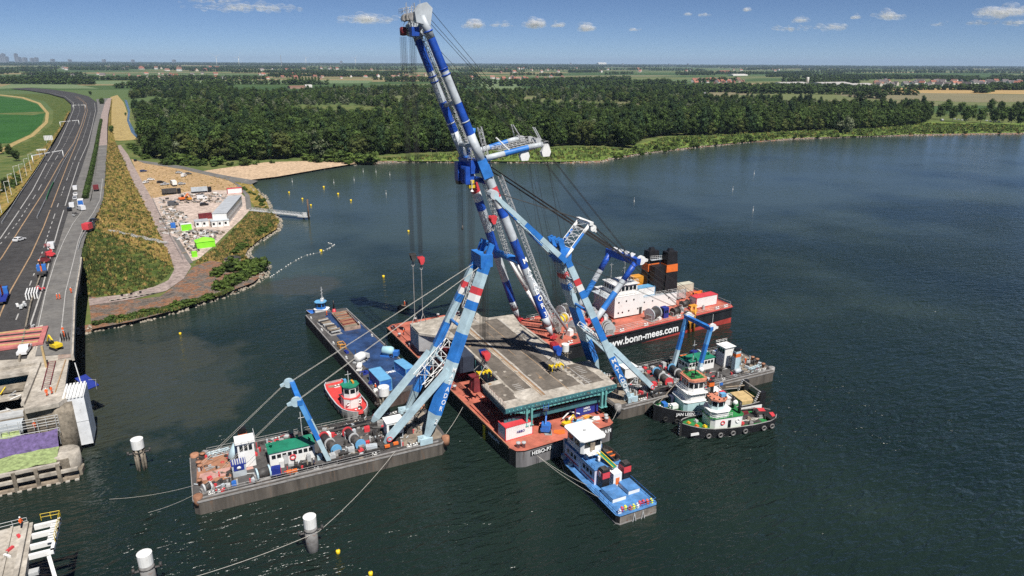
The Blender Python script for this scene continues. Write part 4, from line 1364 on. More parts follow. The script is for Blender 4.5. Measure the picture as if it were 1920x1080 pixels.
# ------------------------------------------------------------------ the large sheerleg crane
def big_sheerleg():
    t = thing('sheerleg_crane', 'tallest sheerleg crane, twin blue and white boom, black hull with red deck', 'crane vessel', (80, 157, 0), 0.0, 'sheerleg crane vessels')
    D = 5.0
    poly = [(0, -10.4), (1.2, -11.4), (65, -11.4), (66.2, -10.2), (66.2, 10), (65, 11), (1.2, 11), (0, 10)]
    hull = MB().prism(poly, -1.2, D - .05).build('hull', HULLBK, t)
    MB().prism([(p[0] * 1.0, p[1]) for p in poly], D - .05, D).build('deck', DECKRED, t)
    bt = MB()
    bt.sheet([(18, -11.43, 0.05), (18, -11.43, -.5), (65.02, -11.43, -.5), (65.02, -11.43, 1.7)])
    bt.sheet([(65.02, -11.43, -.5), (66.23, -10.2, -.5), (66.23, -10.2, 1.7), (65.02, -11.43, 1.7)])
    bt.sheet([(66.23, -10.2, -.5), (66.23, 10, -.5), (66.23, 10, 1.7), (66.23, -10.2, 1.7)])
    bt.build('boot_top', HULLRE, hull)
    st_ = MB()
    st_.bx(.8, 65.2, -11.62, -11.42, D - .55, D - .32)
    st_.bx(66.1, 66.35, -10.2, 10, D - .55, D - .32)
    st_.build('rubbing_strake', HULLBK, hull)
    ed = MB()
    ed.bx(.6, 65.4, -11.36, -11.16, D, D + .12).bx(.6, 65.4, 10.76, 10.96, D, D + .12).bx(65.9, 66.12, -10, 9.8, D, D + .12)
    ed.build('waterway_bar', RED, t)
    for x in (50.2, 57.3):
        MB().tube((x, -11.55, .2), (x, -11.55, 4.2), .07, n=5).build('hull_ladder', WHITE, hull)
    lettering('www.bonn-mees.com', 3.0, LETTER, hull, basis((17.6, -11.45, 1.55), (1, 0, 0), (0, 0, 1)), 'lettering', .02, 1.0, bold=.02)
    railing(t, [(13, -10.9, D), (48, -10.9, D)], 1.1, 2.4, GALV)
    railing(t, [(51, -10.9, D), (64.8, -10.9, D), (65.7, -10, D), (65.7, 9.6, D), (64.5, 10.5, D), (6, 10.5, D)], 1.1, 2.4, GALV)
    railing(t, [(13, -9.0, D), (36, -9.0, D)], 1.1, 2.4, GALV)
    for x in (7.5, 16, 24.5, 33, 45, 60, 63.5):
        bollard(t, (x, -10.2, D), 0, .8)
        bollard(t, (x, 10.0, D), 0, .8)
    mats = [GREY, NBLUE, RED, WHITE, MBLUE]
    # main boom legs, jib legs
    near = (Vector((4.2, -9.0, 5.2)), Vector((-14.0, -5.0, 51.8)), Vector((-27.6, -3.5, 84.6)))
    far = (Vector((2.0, 7.2, 5.0)), Vector((-15.2, 3.2, 51.8)), Vector((-27.6, 2.0, 82.0)))
    mz = [(11, 0), (17.6, 1), (25, 0), (32.5, 1), (38.5, 0), (41, 1), (43.4, 3), (46, 2), (48.6, 0), (51.8, 4)]
    jz = [(58.8, 0), (66, 1), (73, 0), (80, 1), (86, 0)]
    legs = []
    for i, (f, h, tp) in enumerate((near, far)):
        b = MB()
        bands = [((z - f.z) / (h.z - f.z), m) for z, m in mz]
        bands[-1] = (1, 4)
        a = f.lerp(h, .07)
        b.tube(f, a, .35, 1.0, n=14)
        banded(b, a, h, 1.0, 1.25, [((k - .07) / .93, m) for k, m in bands], 14)
        leg = b.build('boom_leg', mats, t)
        legs.append(leg)
        ft = MB()
        ft.bx(f.x - 1.1, f.x + 1.1, f.y - .9, f.y - .6, D, f.z + .4).bx(f.x - 1.1, f.x + 1.1, f.y + .6, f.y + .9, D, f.z + .4)
        ft.lathe([(.1, -1.1), (.5, -1.1), (.5, 1.1), (.1, 1.1)], (f.x, f.y, f.z), 10, axis='Y', smooth=False)
        ft.build('hinge_foot', RED, leg)
        bx_ = MB()
        d = (h - f).normalized()
        bx_.beam(f.lerp(h, .93), f.lerp(h, 1.02), 2.9, 2.4, 2.4, 2.2)
        for k in (-.8, 0, .8):
            bx_.beam(f.lerp(h, .94) + Vector((1.25, k, 0)), f.lerp(h, 1.0) + Vector((1.25, k, 0)), .16, .12)
        bx_.build('boom_knuckle', MBLUE, leg)
        b = MB()
        bands = [((z - h.z) / (tp.z - h.z), m) for z, m in jz]
        bands[-1] = (1, 0)
        banded(b, h, tp, 1.05, .95, bands, 14)
        j = b.build('jib_leg', mats, t)
        for k in (.3, .62, .66, .9):
            p = h.lerp(tp, k); q = h.lerp(tp, k + .008)
            MB().tube(p, q, 1.12, n=14).build('flange_ring', NBLUE if k > .6 else GREY, j)
        MB().tube(h.lerp(tp, .33) + Vector((.95, -.5, .3)), h.lerp(tp, .62) + Vector((.95, -.5, .3)), .12, n=5).build('cable_tray', BLACK, j)
        gp = MB()
        gp.prism([(-1.9, -1.6), (1.3, -2.2), (1.9, 1.4), (.6, 2.6), (-.8, 2.2), (-2.2, .6)], -.85, .85)
        gp.xform(Matrix(((1, 0, 0, 0), (0, 0, 1, 0), (0, 1, 0, 0), (0, 0, 0, 1))))
        gp.build('jib_head_plate', GREY, j, loc=tp + Vector((.4, 0, .2)))
    L = lambda a, k: a[0].lerp(a[1], k)
    J = lambda a, k: a[1].lerp(a[2], k)
    MB().tube(L(near, .455), L(far, .455), .95, n=14).build('cross_tube', MBLUE, t)
    for k, m in ((.13, GREY), (.44, GREY)):
        MB().tube(J(near, k), J(far, k), .55, n=12).build('cross_tube', m, t)
    MB().tube(L(near, .9), L(far, .9), .7, n=12).build('cross_tube', NBLUE, t)
    MB().tube(J(near, .97), J(far, .97), .6, n=12).build('cross_tube', GREY, t)
    # climbing ladders and inner lattice
    lattice(t, L(near, .08) + Vector((2.4, .8, 1)), L(near, .90) + Vector((3.0, .8, 1.4)), 1.0, 1.1, 34, GALV, .055, 'climbing_ladder')
    lattice(t, (L(near, .46) + L(far, .46)) / 2, (L(near, .92) + L(far, .92)) / 2 + Vector((1, 0, 0)), 1.3, 1.0, 18, GALV, .06, 'inner_ladder')
    lattice(t, (J(near, .02) + J(far, .02)) / 2, (J(near, .95) + J(far, .95)) / 2, 1.1, .9, 26, GALV, .06, 'jib_ladder')
    lattice(t, J(near, .0) + Vector((2.2, 1.0, -1)), J(near, .26) + Vector((3.4, 1, 0)), 1.1, .9, 7, GALV, .06, 'knuckle_ladder')
    for k in (.14, .3, .44):
        c = (J(near, k) + J(far, k)) / 2
        railing(t, [c + Vector((-1, -1.2, 0)), c + Vector((1.6, -1.2, 0)), c + Vector((1.6, 1.2, 0)), c + Vector((-1, 1.2, 0))], 1.2, .8, GALV, 'platform_railing')
    # back struts between deck and the cross tube
    for y0, y1 in ((-3.0, -3.6), (1.6, 2.4)):
        b = MB()
        banded(b, (7.5, y1, 6), (-4.6, y0, 26.5), .5, .5, [(.45, 0), (1, 0)], 10)
        b.build('back_strut', [WHITE], t)
        lattice(t, (8.8, y1 + 1.2, 6), (-3.0, y0 + 1.2, 26), 1.0, .8, 10, GALV, .07, 'strut_lattice')
    MB().tube((9.2, -8.2, 6), (-2.5, -6.0, 24), .42, n=10).build('back_strut', GREY, t)
    # main hoist housing at the boom head
    hb = MB()
    hb.box((-15.6, -.9, 51.0), (2.2, 6.6, 3.2))
    hb.box((-17.2, 1.8, 49.3), (2.0, 2.4, 4.6)).box((-16.8, -2.2, 48.9), (2.2, 3.0, 4.2))
    hs = hb.build('hoist_housing', NBLUE, t)
    for i in range(5):
        MB().bx(-18.0, -15.7, -3.4 + i * .62, -3.26 + i * .62, 47.0, 51).build('housing_rib', NBLUE, hs)
    MB().box((-17.2, 1.8, 46.6), (1.7, 2.1, .9)).build('block_skirt', BLACK, hs)
    MB().tube((-14.4, 3.0, 53.0), (-12.8, 3.0, 59.5), .8, .5, n=10).build('housing_horn', MBLUE, hs)
    railing(hs, [(-17.5, -4.2, 52.6), (-14.5, -4.2, 52.6), (-14.5, 2.0, 52.6)], 1.1, .8, GALV)
    MB().box((-16.3, -3.6, 47.4), (.9, .9, .8)).box((-16.3, -3.2, 46.2), (1.5, 1.3, .7)).build('floodlight', YELLOW, hs)
    MB().tube((-16.6, -4.4, 48), (-16.6, -4.4, 45.6), .09, n=5).lathe([(.1, 0), (.45, -.4), (.45, -.5)], (-16.6, -4.4, 45.6), 8).build('floodlight', WHITE, hs)
    # king post pointing aft, with sheaves
    for a, c in (((-13.2, -5, 53.0), (2.2, -5.0, 55.7)), ((-12.5, 3.0, 53.6), (-.6, 3.0, 56.4))):
        b = MB()
        banded(b, a, c, .75, .7, [(.32, 0), (.74, 4), (1, 0)], 12)
        b.build('king_post', mats, t)
    lattice(t, (-9, -1, 54.6), (2.2, -1, 56.2), 4.2, .5, 10, GALV, .06, 'king_post_walkway')
    tr = MB()
    for y in (-5, -3, -1, 1, 3):
        tr.lathe([(.1, -.25), (.75, -.25), (.75, .25), (.1, .25)], (1.0 if y < 0 else -.4, y, 56.6), 10, axis='Y', smooth=False)
    tr.build('king_post_sheaves', GALV, t, kind='stuff')
    railing(t, [(-2.0, 3.6, 56.8), (2.8, 3.6, 56.8), (2.8, -5.8, 56.5), (-1, -5.8, 56.2)], 1.2, .9, GALV)
    for a, c in (((-1.5, 3.2, 57), (-2.4, 3.2, 60)), ((2.2, -4.6, 56.6), (.2, -4.6, 59.8)), ((2.2, -3.6, 56.6), (.2, -3.6, 59.8)), ((-.4, 2.2, 57), (-2.4, 2.2, 60))):
        MB().tube(a, c, .14, n=6).build('sheave_arm', GALV, t)
    for a in ((3.0, -5.3, 54.4), (-2.6, -4.6, 53.6)):
        b = MB()
        b.prism([(-.9, -1.7), (.9, -1.7), (1.3, -.6), (.6, 1.3), (-.6, 1.3), (-1.3, -.6)], -.55, .55)
        b.xform(Matrix(((1, 0, 0, 0), (0, 0, 1, 0), (0, 1, 0, 0), (0, 0, 0, 1))))
        b.build('hanging_sheave', WHITE, t, loc=a)
    MB().tube((-10.5, -5.2, 57.8), (-6.5, -5.2, 54.2), .2, n=6).build('brace_tube', WHITE, t)
    # jib head: sheaves, masts, red and blue blocks
    b = MB()
    for i in range(5):
        b.lathe([(.1, -.22), (.85, -.22), (.85, .22), (.1, .22)], (-29.6 - .25 * (i % 2), -3.0 + i * 1.35, 84.4), 10, axis='Y', smooth=False)
    b.build('jib_sheaves', STEEL, t, kind='stuff')
    fr = MB()
    rq = random.Random(9)
    for i in range(26):
        a = Vector((rq.uniform(-30.8, -27.8), rq.uniform(-3.6, 3.2), rq.uniform(82.4, 85.4)))
        fr.tube(a, a + Vector((rq.uniform(-.9, .9), rq.uniform(-1.2, 1.2), rq.uniform(.4, 2.2))), .08, n=4)
    for i in range(9):
        x, y = rq.uniform(-30.6, -27.6), rq.uniform(-3.4, 3)
        fr.tube((x, y, 84), (x, y, rq.uniform(86.4, 88.6)), .05, n=4)
    fr.build('jib_head_framework', GALV, t, kind='stuff')
    railing(t, [(-30.6, -3.6, 85.2), (-30.6, 3.4, 85.2), (-27.2, 3.4, 85.8), (-27.2, -3.0, 85.8)], 1.1, 1.0, WHITE, 'jib_head_railing')
    MB().lathe([(.2, 0), (.8, .1), (.85, 1.6), (.5, 1.9)], (-30.2, 2.0, 80.6), 10).build('sheave_housing', OXIDE, t)
    MB().box((-29.0, -2.2, 81.4), (1.7, 1.9, 1.9)).build('sheave_housing', NBLUE, t)
    # hoists from the jib head
    for x, y, z0, z1, m in ((-30.4, 1.6, 80.4, 30.2, DSTEEL), (-28.4, 1.2, 80.6, 29.2, RED)):
        wires(t, [((x + dx, y + dy, z0), (x + dx * .7, y + dy * .7, z1)) for dx in (-.6, -.2, .2, .6) for dy in (-.7, 0, .7)], .024, name='hoist_wires')
        hook_block(t, (x, y, z1 - .6), m, 1.45, 1.8)
        wires(t, [((x, y, z1 - 4), (x - .1, y, 13.0)), ((x, y, 13.5), (x - 1.6, y - 1.2, 10.7)), ((x, y, 13.5), (x + 1.2, y + 1.4, 10.7))], .10, STEEL, 'lifting_sling')
    # hoists from the main head
    for x, y, z0 in ((-17.2, 1.8, 46.4), (-16.6, -3.4, 46.6)):
        wires(t, [((x + dx, y + dy, z0), (x + dx * .7, y + dy * .7, 15.4)) for dx in (-.7, -.25, .25, .7) for dy in (-.8, 0, .8)], .026, name='hoist_wires')
        hook_block(t, (x, y, 15.0), DSTEEL, 1.8, 2.1)
        wires(t, [((x, y, 11.6), (x + 1.5 * s1, y + 1.2 * s2, 10.8)) for s1 in (-1, 1) for s2 in (-1, 1)], .09, STEEL, 'lifting_slings')
    wires(t, [((-18.0, -1.2, 46.5), (-18.0, -1.2, 36)), ((-6.0, -7.9, 35), (-6.5, -7.8, 26))], .04, name='pendant_wire')
    MB().lathe([(.15, 0), (.3, .3), (.15, 1.2)], (-18.0, -1.2, 35), 6).build('pendant_hook', DSTEEL, t)
    # stays
    tipw = [near[2] + Vector((1.6, -.6, 1.6)), J(near, .985) + Vector((1.2, -.3, .4)), J(near, .95) + Vector((1.1, 0, .3)), J(far, .98) + Vector((1.2, 0, .6)), J(far, .9) + Vector((1.1, 0, .3)), J(far, .84) + Vector((1.1, 0, .3))]
    kp = [(1.0, -5, 57), (1.0, -4.4, 57), (1.0, -3.6, 57), (-.6, 2, 57.3), (-.6, 2.6, 57.3), (-.6, 3.2, 57.3)]
    wires(t, list(zip(tipw, kp)), .055, name='jib_stay_wires')
    wires(t, [((1.4, y, 56.4), (31.4, -6 + (y + 5) * 1.2, 22.6)) for y in (-5, -4.5, -4, 1.8, 2.4, 3)], .045, name='king_post_stay_wires')
    wires(t, [((-12.6, y, 51.5), (31.2, -6.2 + i * .9, 22.4)) for i, y in enumerate((-5.6, -5.2, -4.9, -4.6, -4.3, -4.0, 2.0, 2.4, 2.7, 3.0, 3.4, 3.8))], .045, name='boom_stay_wires')
    wires(t, [((x, y, 54.2), (x2, y2, 7.5)) for x, y, x2, y2 in ((2.8, -5.3, 13, -7), (3.2, -5.0, 14, -5), (-2.6, -4.6, 10, -3), (1.6, -2.0, 12, 1), (1.0, 2, 13, 4), (2.0, 1.2, 16, 3), (.4, -1.0, 8, 2), (-13, -4, 9, -6), (-13, 2, 10, 5), (-8, -5, 12, -2), (2.4, -5.6, 17, -8), (1.2, 3, 18, 6))], .035, name='running_wires')
    # aft portal frame
    mats2 = [GREY, NBLUE, MBLUE]
    for a, c in (((18.7, -6.8, 6.0), (32.2, -6.2, 21.8)), ((21.2, 5.6, 6.0), (30.4, 4.2, 22.0))):
        b = MB()
        banded(b, a, c, .85, .85, [(.22, 0), (.5, 2), (.7, 0), (1, 1)], 12)
        b.build('portal_leg', mats2, t)
    MB().beam((32.4, -7.2, 22.0), (30.2, 5.2, 22.4), 1.7, 1.9).build('portal_beam', NBLUE, t)
    sheave_block(t, (33.6, -6.6, 22.3), 0, 1.3, .9, WHITE, tilt=.15)
    for i in range(4):
        sheave_block(t, (31.9 - i * .35, -4.6 + i * 2.4, 23.6), 0, .6, .4, WHITE)
    wires(t, [((31.6, -5.6 + i * 1.2, 22.4), (15 + i * 1.6, -5 + i * 1.3, 7.2)) for i in range(7)], .035, name='winch_wires')
    wires(t, [((34.5, -6.6 + i * .8, 22.6), (58 + i * 2, -5 + i * 1.0, 6.0)) for i in range(2)] + [((32, -2 + i * 2, 22.6), (57 + i, -2 + i * 1.5, 6.0)) for i in range(4)], .05, name='luffing_wires')
    # accommodation
    h = deckhouse(t, 27.2, 37.2, -4.2, 6.8, D, D + 6.2, WHITE, WHITE, 'accommodation', (), .05)
    for (x, z) in ((28.6, 9.6), (31.2, 9.7), (33.8, 9.8), (28.6, 6.4), (30.0, 6.4), (32.2, 6.6), (35.4, 6.8)):
        MB().lathe([(.26, -.04), (.26, .04)], (x, -4.24, z), 10, axis='Y').build('porthole', GLASS, h)
    MB().bx(35.9, 36.8, -4.28, -4.2, D + .1, D + 2.1).build('door', DSTEEL, h)
    wh = deckhouse(t, 28.0, 35.2, -3.6, 3.0, D + 6.4, D + 9.4, WHITE, WHITE, 'wheelhouse', (('S', 5, D + 8.3, 1.2), ('W', 5, D + 8.3, 1.2), ('E', 4, D + 8.3, 1.2)), .4)
    railing(h, [(27.2, -4.2, D + 6.4), (37.2, -4.2, D + 6.4)], 1.0, 1.4, WHITE)
    railing(wh, [(27.8, -3.8, D + 9.6), (35.4, -3.8, D + 9.6), (35.4, 3, D + 9.6)], 1.0, 1.2, WHITE)
    railing(h, [(24.6, -4.2, D + 6.3), (24.6, 2, D + 6.3)], 1.0, 1.2, WHITE)
    MB().bx(24.4, 27.2, -4.2, 4.0, D + 6.1, D + 6.25).build('bridge_wing', GREY, h)
    for x, y, hh in ((29, 1, 5.5), (31, -2, 4.2), (33, 0, 6.2), (34.4, 2, 3.6)):
        mm = MB().tube((x, y, D + 9.5), (x, y, D + 9.5 + hh), .07, n=5)
        mm.tube((x - .6, y, D + 9 + hh), (x + .6, y, D + 9 + hh), .04, n=4)
        mm.build('aerial', GALV, wh)
    MB().ball((30.4, -1.6, D + 10.8), .5, 10, 6).build('radome', WHITE, wh)
    MB().ball((33.4, -2.0, D + 10.4), .4, 10, 6).build('radome', WHITE, wh)
    lo = deckhouse(t, 37.5, 51.0, -2.4, 6.4, D, D + 4.0, WHITE, GREY, 'engine_casing', (), .02)
    for x in (39, 42, 48):
        MB().lathe([(.22, -.04), (.22, .04)], (x, -2.44, 7.6), 10, axis='Y').build('porthole', GLASS, lo)
    railing(lo, [(37.6, -2.2, D + 4.1), (50.9, -2.2, D + 4.1)], 1.0, 1.4, WHITE)
    for x0, x1, y0, y1 in ((46.4, 51.2, -2.2, 1.4), (42.0, 46.8, 1.0, 4.6)):
        f = MB()
        f.box(((x0 + x1) / 2, (y0 + y1) / 2, D + 10.4), (x1 - x0, y1 - y0, 12.6), taper=.72)
        fo = f.build('funnel', BLACK, t)
        k0, k1 = 1 - .28 * .52, 1 - .28 * .70
        ob = MB()
        cx, cyy = (x0 + x1) / 2, (y0 + y1) / 2
        ob.box((cx, cyy, D + 4.1 + 12.6 * .61), ((x1 - x0) * (k0 + .025), (y1 - y0) * (k0 + .035), 12.6 * .18), taper=k1 / k0)
        ob.build('funnel_band', ORANGE, fo)
        MB().prism([(cx - .9, cyy - .6), (cx + .9, cyy - .6), (cx + .9, cyy + .6), (cx - .9, cyy + .6)], D + 16.7, D + 17.6, scale_top=.7).build('funnel_cap', BLACK, fo)
    MB().bx(42.7, 50.4, -1.5, 4.1, D + 4.1, D + 12.6).build('funnel_casing', BLACK, t)
    railing(t, [(43.2, 1.4, D + 14.2), (46.6, .6, D + 14.2)], 1.1, .6, WHITE, 'funnel_platform')
    MB().bx(43.0, 47.0, .7, 1.9, D + 14.05, D + 14.2).build('funnel_walkway', GREY, t)
    # spuds on the near side
    sp = MB()
    for x in (48.0, 49.6):
        sp.tube((x, -11.95, -1.0), (x, -11.95, 8.6), .32, n=10)
    sp.bx(47.4, 50.2, -12.2, -11.5, 6.6, 7.2).bx(47.4, 50.2, -12.2, -11.5, 3.4, 4.0).bx(47.6, 50.0, -12.2, -11.0, 8.2, 8.7)
    sp.build('mooring_guide', AMBER, t)
    # deck gear
    winch(t, (37.6, -7.6, D), radians(12), 1.9, 3.2, (GREY, GREY), False)
    winch(t, (20.6, -9.2, D), radians(70), 1.6, 3.0, (GALV, GALV), True)
    winch(t, (17.4, 7.6, D), radians(20), 1.9, 4.4, (GREY, GREY), True)
    winch(t, (12.2, 2.0, D), radians(25), 1.6, 4.0, (WHITE, WHITE), True, YELLOW)
    winch(t, (14.0, -3.4, D), radians(25), 1.7, 3.6, (GREY, GREY), True, AMBER)
    winch(t, (23.2, 1.6, D), radians(70), 1.5, 3.4, (GREY, GREY), True)
    winch(t, (45.6, -8.0, D), radians(5), 1.2, 2.0, (DSTEEL, DSTEEL), False)
    winch(t, (52.6, -4.2, D), radians(5), 1.1, 2.4, (DSTEEL, DSTEEL), False)
    deckhouse(t, 40.8, 42.6, -8.6, -6.8, D, D + 3.0, CNAVY, CNAVY, 'blue_cabin', (('S', 2, D + 2.0, .8), ('W', 2, D + 2.0, .8)), .05)
    rq = random.Random(21)
    for i in range(46):
        x, y = (rq.uniform(5, 27), rq.uniform(-8.2, 9.5)) if i < 34 else (rq.uniform(38, 60), rq.uniform(-9.4, -4.6))
        if 27 < x < 37.4 and y > -4.4: continue
        s1, s2, s3 = rq.uniform(.5, 1.9), rq.uniform(.5, 1.6), rq.uniform(.4, 1.7)
        b = MB().box((0, 0, s3 / 2), (s1, s2, s3)).box((s1 * .15, 0, s3 + .12), (s1 * .5, s2 * .6, .24))
        if rq.random() < .4: b.tube((-s1 * .3, 0, s3), (-s1 * .3, 0, s3 + .8), .12, n=5)
        b.build('deck_machinery', rq.choice((GREY, STEEL, GALV, DSTEEL, DSTEEL, RED, GRNROOF, WHITE)), t, loc=(x, y, D), rz=rq.uniform(-.3, .3))
    for i in range(12):
        a = Vector((rq.uniform(4, 24), rq.uniform(-8, 9), D + .35))
        MB().tube(a, a + Vector((rq.uniform(-4, 4), rq.uniform(-4, 4), rq.uniform(0, .6))), .12, n=5).build('pipe', rq.choice((GALV, STEEL, GREY)), t)
    rk = MB()
    for z in range(7):
        rk.bx(51.4, 57.2, .8, 1.0, D + .4 + z * .42, D + .62 + z * .42)
    for x in (51.4, 54.2, 57.1):
        rk.bx(x, x + .12, .7, 1.1, D, D + 3.4)
    rk.build('pipe_rack', GALV, t)
    lettering_z = None
    # MATADOR 3 painted down the near boom leg, facing the camera
    f, q = near[0], near[1]
    d = (q - f).normalized()
    tocam = (Vector((0, 0, 75)) - Vector((80, 157, 0)) - f)
    nn = (tocam - d * tocam.dot(d)).normalized()
    nn = (nn * .8 + Vector((.5, -.2, .3))); nn = (nn - d * nn.dot(d)).normalized()
    for i, (chx, z) in enumerate(zip('MATADOR3', (26.9, 24.3, 22.2, 20.2, 18.3, 16.4, 14.4, 12.0))):
        c = f.lerp(q, (z - f.z) / (q.z - f.z))
        xx = d.cross(nn)
        rad = 1.0 + .25 * ((z - f.z) / (q.z - f.z)) + .06
        lettering(chx, 2.0, LETTER, legs[0], basis(c + nn * rad - xx * .62 - d * .7, xx, d), 'letter')
    # hull lies a little askew and down by the bow under the load
    Hm = (Matrix.Translation((66, -11.4, 5)) @ Matrix.Rotation(radians(2.6), 4, 'Z') @ Matrix.Rotation(radians(-.8), 4, 'Y') @ Matrix.Translation((-66, 11.4, -5)))
    for o in t.children:
        if o.name.split('.')[0] in ('hull', 'deck', 'waterway_bar', 'railing', 'bollard', 'mooring_guide', 'winch', 'deck_machinery', 'pipe', 'blue_cabin'):
            o.matrix_local = Hm @ (Matrix.Translation(o.location) @ o.rotation_euler.to_matrix().to_4x4() @ Matrix.Diagonal((*o.scale, 1)))
    return t
M3 = big_sheerleg()
container('white site cabin with a red roof on the stern of the big crane', (138.3, 150.9, 5), radians(2), 8.4, 3.0, 3.3, WHITE, RED, 'cabin', 'site_cabin')
container('white container with a blue roof on the big crane behind its wheelhouse', (120.2, 156.6, 9.2), 0, 6.0, 2.6, 2.7, WHITE, CBLUE2)
container('orange yellow container beside the black funnels', (121.5, 161.2, 9.2), 0, 6.0, 2.6, 4.6, AMBER, AMBER)
container('long beige container on the far stern rail of the big crane', (140.2, 164.2, 5), 0, 9.0, 2.4, 2.6, mat('beige_container', (0.52, 0.50, 0.40), 0.6, 0.1, 0.5), None)
def small_boat(label, p, rz, L, B, hullm, inm, group=None, cat='boat', name='rescue_boat'):
    t = thing(name, label, cat, p, rz, group)
    rings_o, n = [], 9
    def hb(k): return B / 2 * (1 - max(0, (k - .55) / .45) ** 2.2) * (.82 + .18 * min(1, k * 5))
    b = MB()
    R0, R1, R2 = [], [], []
    for i in range(n):
        k = i / (n - 1)
        x = -L / 2 + L * k
        w = max(.05, hb(k)); z = .75 + .35 * k * k
        R0.append([(x, -w * .6, 0), (x, -w, z), (x, -w * .86, z + .03), (x, -w * .7, .3), (x, w * .7, .3), (x, w * .86, z + .03), (x, w, z), (x, w * .6, 0)])
    b.rings(R0, smooth=False)
    b.build('hull', hullm, t)
    s = MB()
    for k in (.25, .5):
        s.bx(-L / 2 + L * k, -L / 2 + L * k + .35, -B * .38, B * .38, .42, .5)
    s.build('thwarts', inm, t)
    MB().box((-L / 2 + .2, 0, .9), (.4, .45, .8)).build('outboard_motor', BLACK, t)
    return t
small_boat('orange rescue boat on the stern deck of the big crane', (141.6, 157.4, 5.6), .3, 5.2, 2.2, ORANGE, DSTEEL)
sb = small_boat('dark work boat with a man in orange, afloat beyond the barges', (58.6, 200.5, -.1), radians(-140), 5.6, 2.3, DSTEEL, TIMBER, name='work_boat')
person('man in orange aboard the small dark boat afloat', (59.6, 201.3, .3), 2.0, 'orange')

# ------------------------------------------------------------------ transport barge carrying the bridge section
BA = radians(3.1)
def on_barge(x, y, z):
    c, s = cos(BA), sin(BA)
    return (50.8 + x * c - y * s, 102.6 + x * s + y * c, z)
def transport_barge():
    t = thing('transport_barge', 'long red decked barge lying under the bridge section', 'barge', on_barge(0, 0, 0), BA)
    D = 3.7
    W_, L_ = 24.2, 76.0
    poly = [(2.2, 0), (W_ - 1.6, 0), (W_ - .4, .6), (W_, 2), (W_, L_ - 2), (W_ - 2, L_), (2, L_), (0, L_ - 2), (0, 2.4), (.6, .7)]
    hull = MB().prism(poly, -1.0, D - .05)
    h = hull.build('hull', [HULLBK], t)
    fr = MB()
    fr.sheet([(2.2, -.02, -.6), (W_ - 1.6, -.02, -.6), (W_ - 1.6, -.02, D - .3), (2.2, -.02, D - .3)])
    fr.sheet([(.58, .68, -.6), (2.19, -.03, -.6), (2.19, -.03, D - .3), (.58, .68, D - .3)])
    fr.build('scuffed_bow', mat('scuffed_barge_bow', (0.17, 0.165, 0.17), 0.8, 0.4, 0.5, rust=0.3, rust_rgb=(0.10, 0.08, 0.07), streak=True), h)
    MB().prism(poly, D - .05, D).build('deck', DECKRED, t)
    MB().bx(-.12, .06, 2.4, L_ - 2, D - .3, D + .25).build('gunwale', DECKORG, t)
    MB().bx(W_ - .06, W_ + .12, 2.4, L_ - 2, D - .3, D + .25).build('gunwale', DECKORG, t)
    MB().bx(3.4, 8.4, -.05, -.02, 2.0, 3.1).build('name_panel', BLACK, h)
    lettering('HEBO-P71', 1.15, LETTER, h, basis((3.7, -.07, 2.2), (1, 0, 0), (0, 0, 1)))
    lettering('ROTTERDAM', 1.2, LETTER, h, basis((15.2, -.06, 2.1), (1, 0, 0), (0, 0, 1)), spacing=1.12)
    lettering('HEBO-P71', 1.1, LETTER, h, basis((-.06, 11.2, 2.2), (0, -1, 0), (0, 0, 1)))
    MB().bx(-.14, -.02, 12.6, 13.6, -.6, 3.2).build('ladder', YELLOW, h)
    for (x, y) in ((1.6, 1.6), (2.6, 1.2), (22.6, 1.4), (23.2, 2.4), (.9, 30), (.9, 44), (.9, 58), (1.2, 72), (9, 75), (16, 75), (22, 74), (.8, 66)):
        MB().lathe([(.34, 0), (.32, .8), (.46, .9), (.46, 1.15), (.2, 1.2)], (0, 0, 0), 9).build('bollard', GALV, t, loc=(x, y, D))
    # oxide red trestles that carry the span
    for y in (12, 20, 28, 36, 46):
        for x in (5.2, 12.0, 19.0):
            b = MB()
            b.box((0, 0, 1.7), (2.2, 3.2, 3.4), taper=.5)
            b.box((0, 0, 3.55), (2.8, 1.8, .3))
            tr = b.build('trestle', OXIDE, t, loc=(x, y, D))
            MB().tube((-1.15, 0, .2), (-.7, 0, 3.2), .1, n=5).build('stiffener', OXIDE, tr)
    for x, y, w, l in ((2.0, 17, 2.6, 9.0), (2.2, 53, 2.2, 4.2), (1.8, 46, 2.4, 4.6)):
        MB().bx(x - w / 2, x + w / 2, y - l / 2, y + l / 2, D, D + .35).build('deck_hatch', DECKRED if l > 8 else STEEL, t)
    for x, y, m in ((9.6, 3.6, STEEL), (11.8, 2.6, ORANGE), (20.4, 5.0, AMBER), (21.4, 3.8, PVC), (19.6, 3.4, PVC), (17.6, 4.4, CBLUE2)):
        b = MB()
        b.prism([(-1.2, -.7), (.9, -.9), (1.3, .2), (.2, .9), (-1.0, .7)], 0, .12)
        b.build('deck_plate', m, t, loc=(x, y, D), rz=R.uniform(0, 3))
    for i in range(5):
        pts = [(19 + R.uniform(-2, 3), 3 + R.uniform(-1.5, 3), D + .08) for _ in range(4)]
        MB().path(pts, .07, 5).build('rope_tail', LINE, t)
    b = MB()
    for i in range(4):
        b.tube((14.6 + i * .5, 5.4, D + .2), (18.6 + i * .3, 7.2, D + .2), .1, n=5)
    b.tube((14.4, 5.6, D + .9), (17.2, 7.0, D + 1.3), .14, n=6).tube((17.2, 7.0, D + 1.3), (18.8, 5.6, D + .9), .14, n=6)
    b.build('pipe_frame', WHITE, t)
    return t
TB = transport_barge()
c0 = container('white container with a red roof rim on the barge, under the bridge end', on_barge(3.6, 6.3, 3.7), BA, 6.3, 3.2, 3.0, WHITE, RED, door=False)
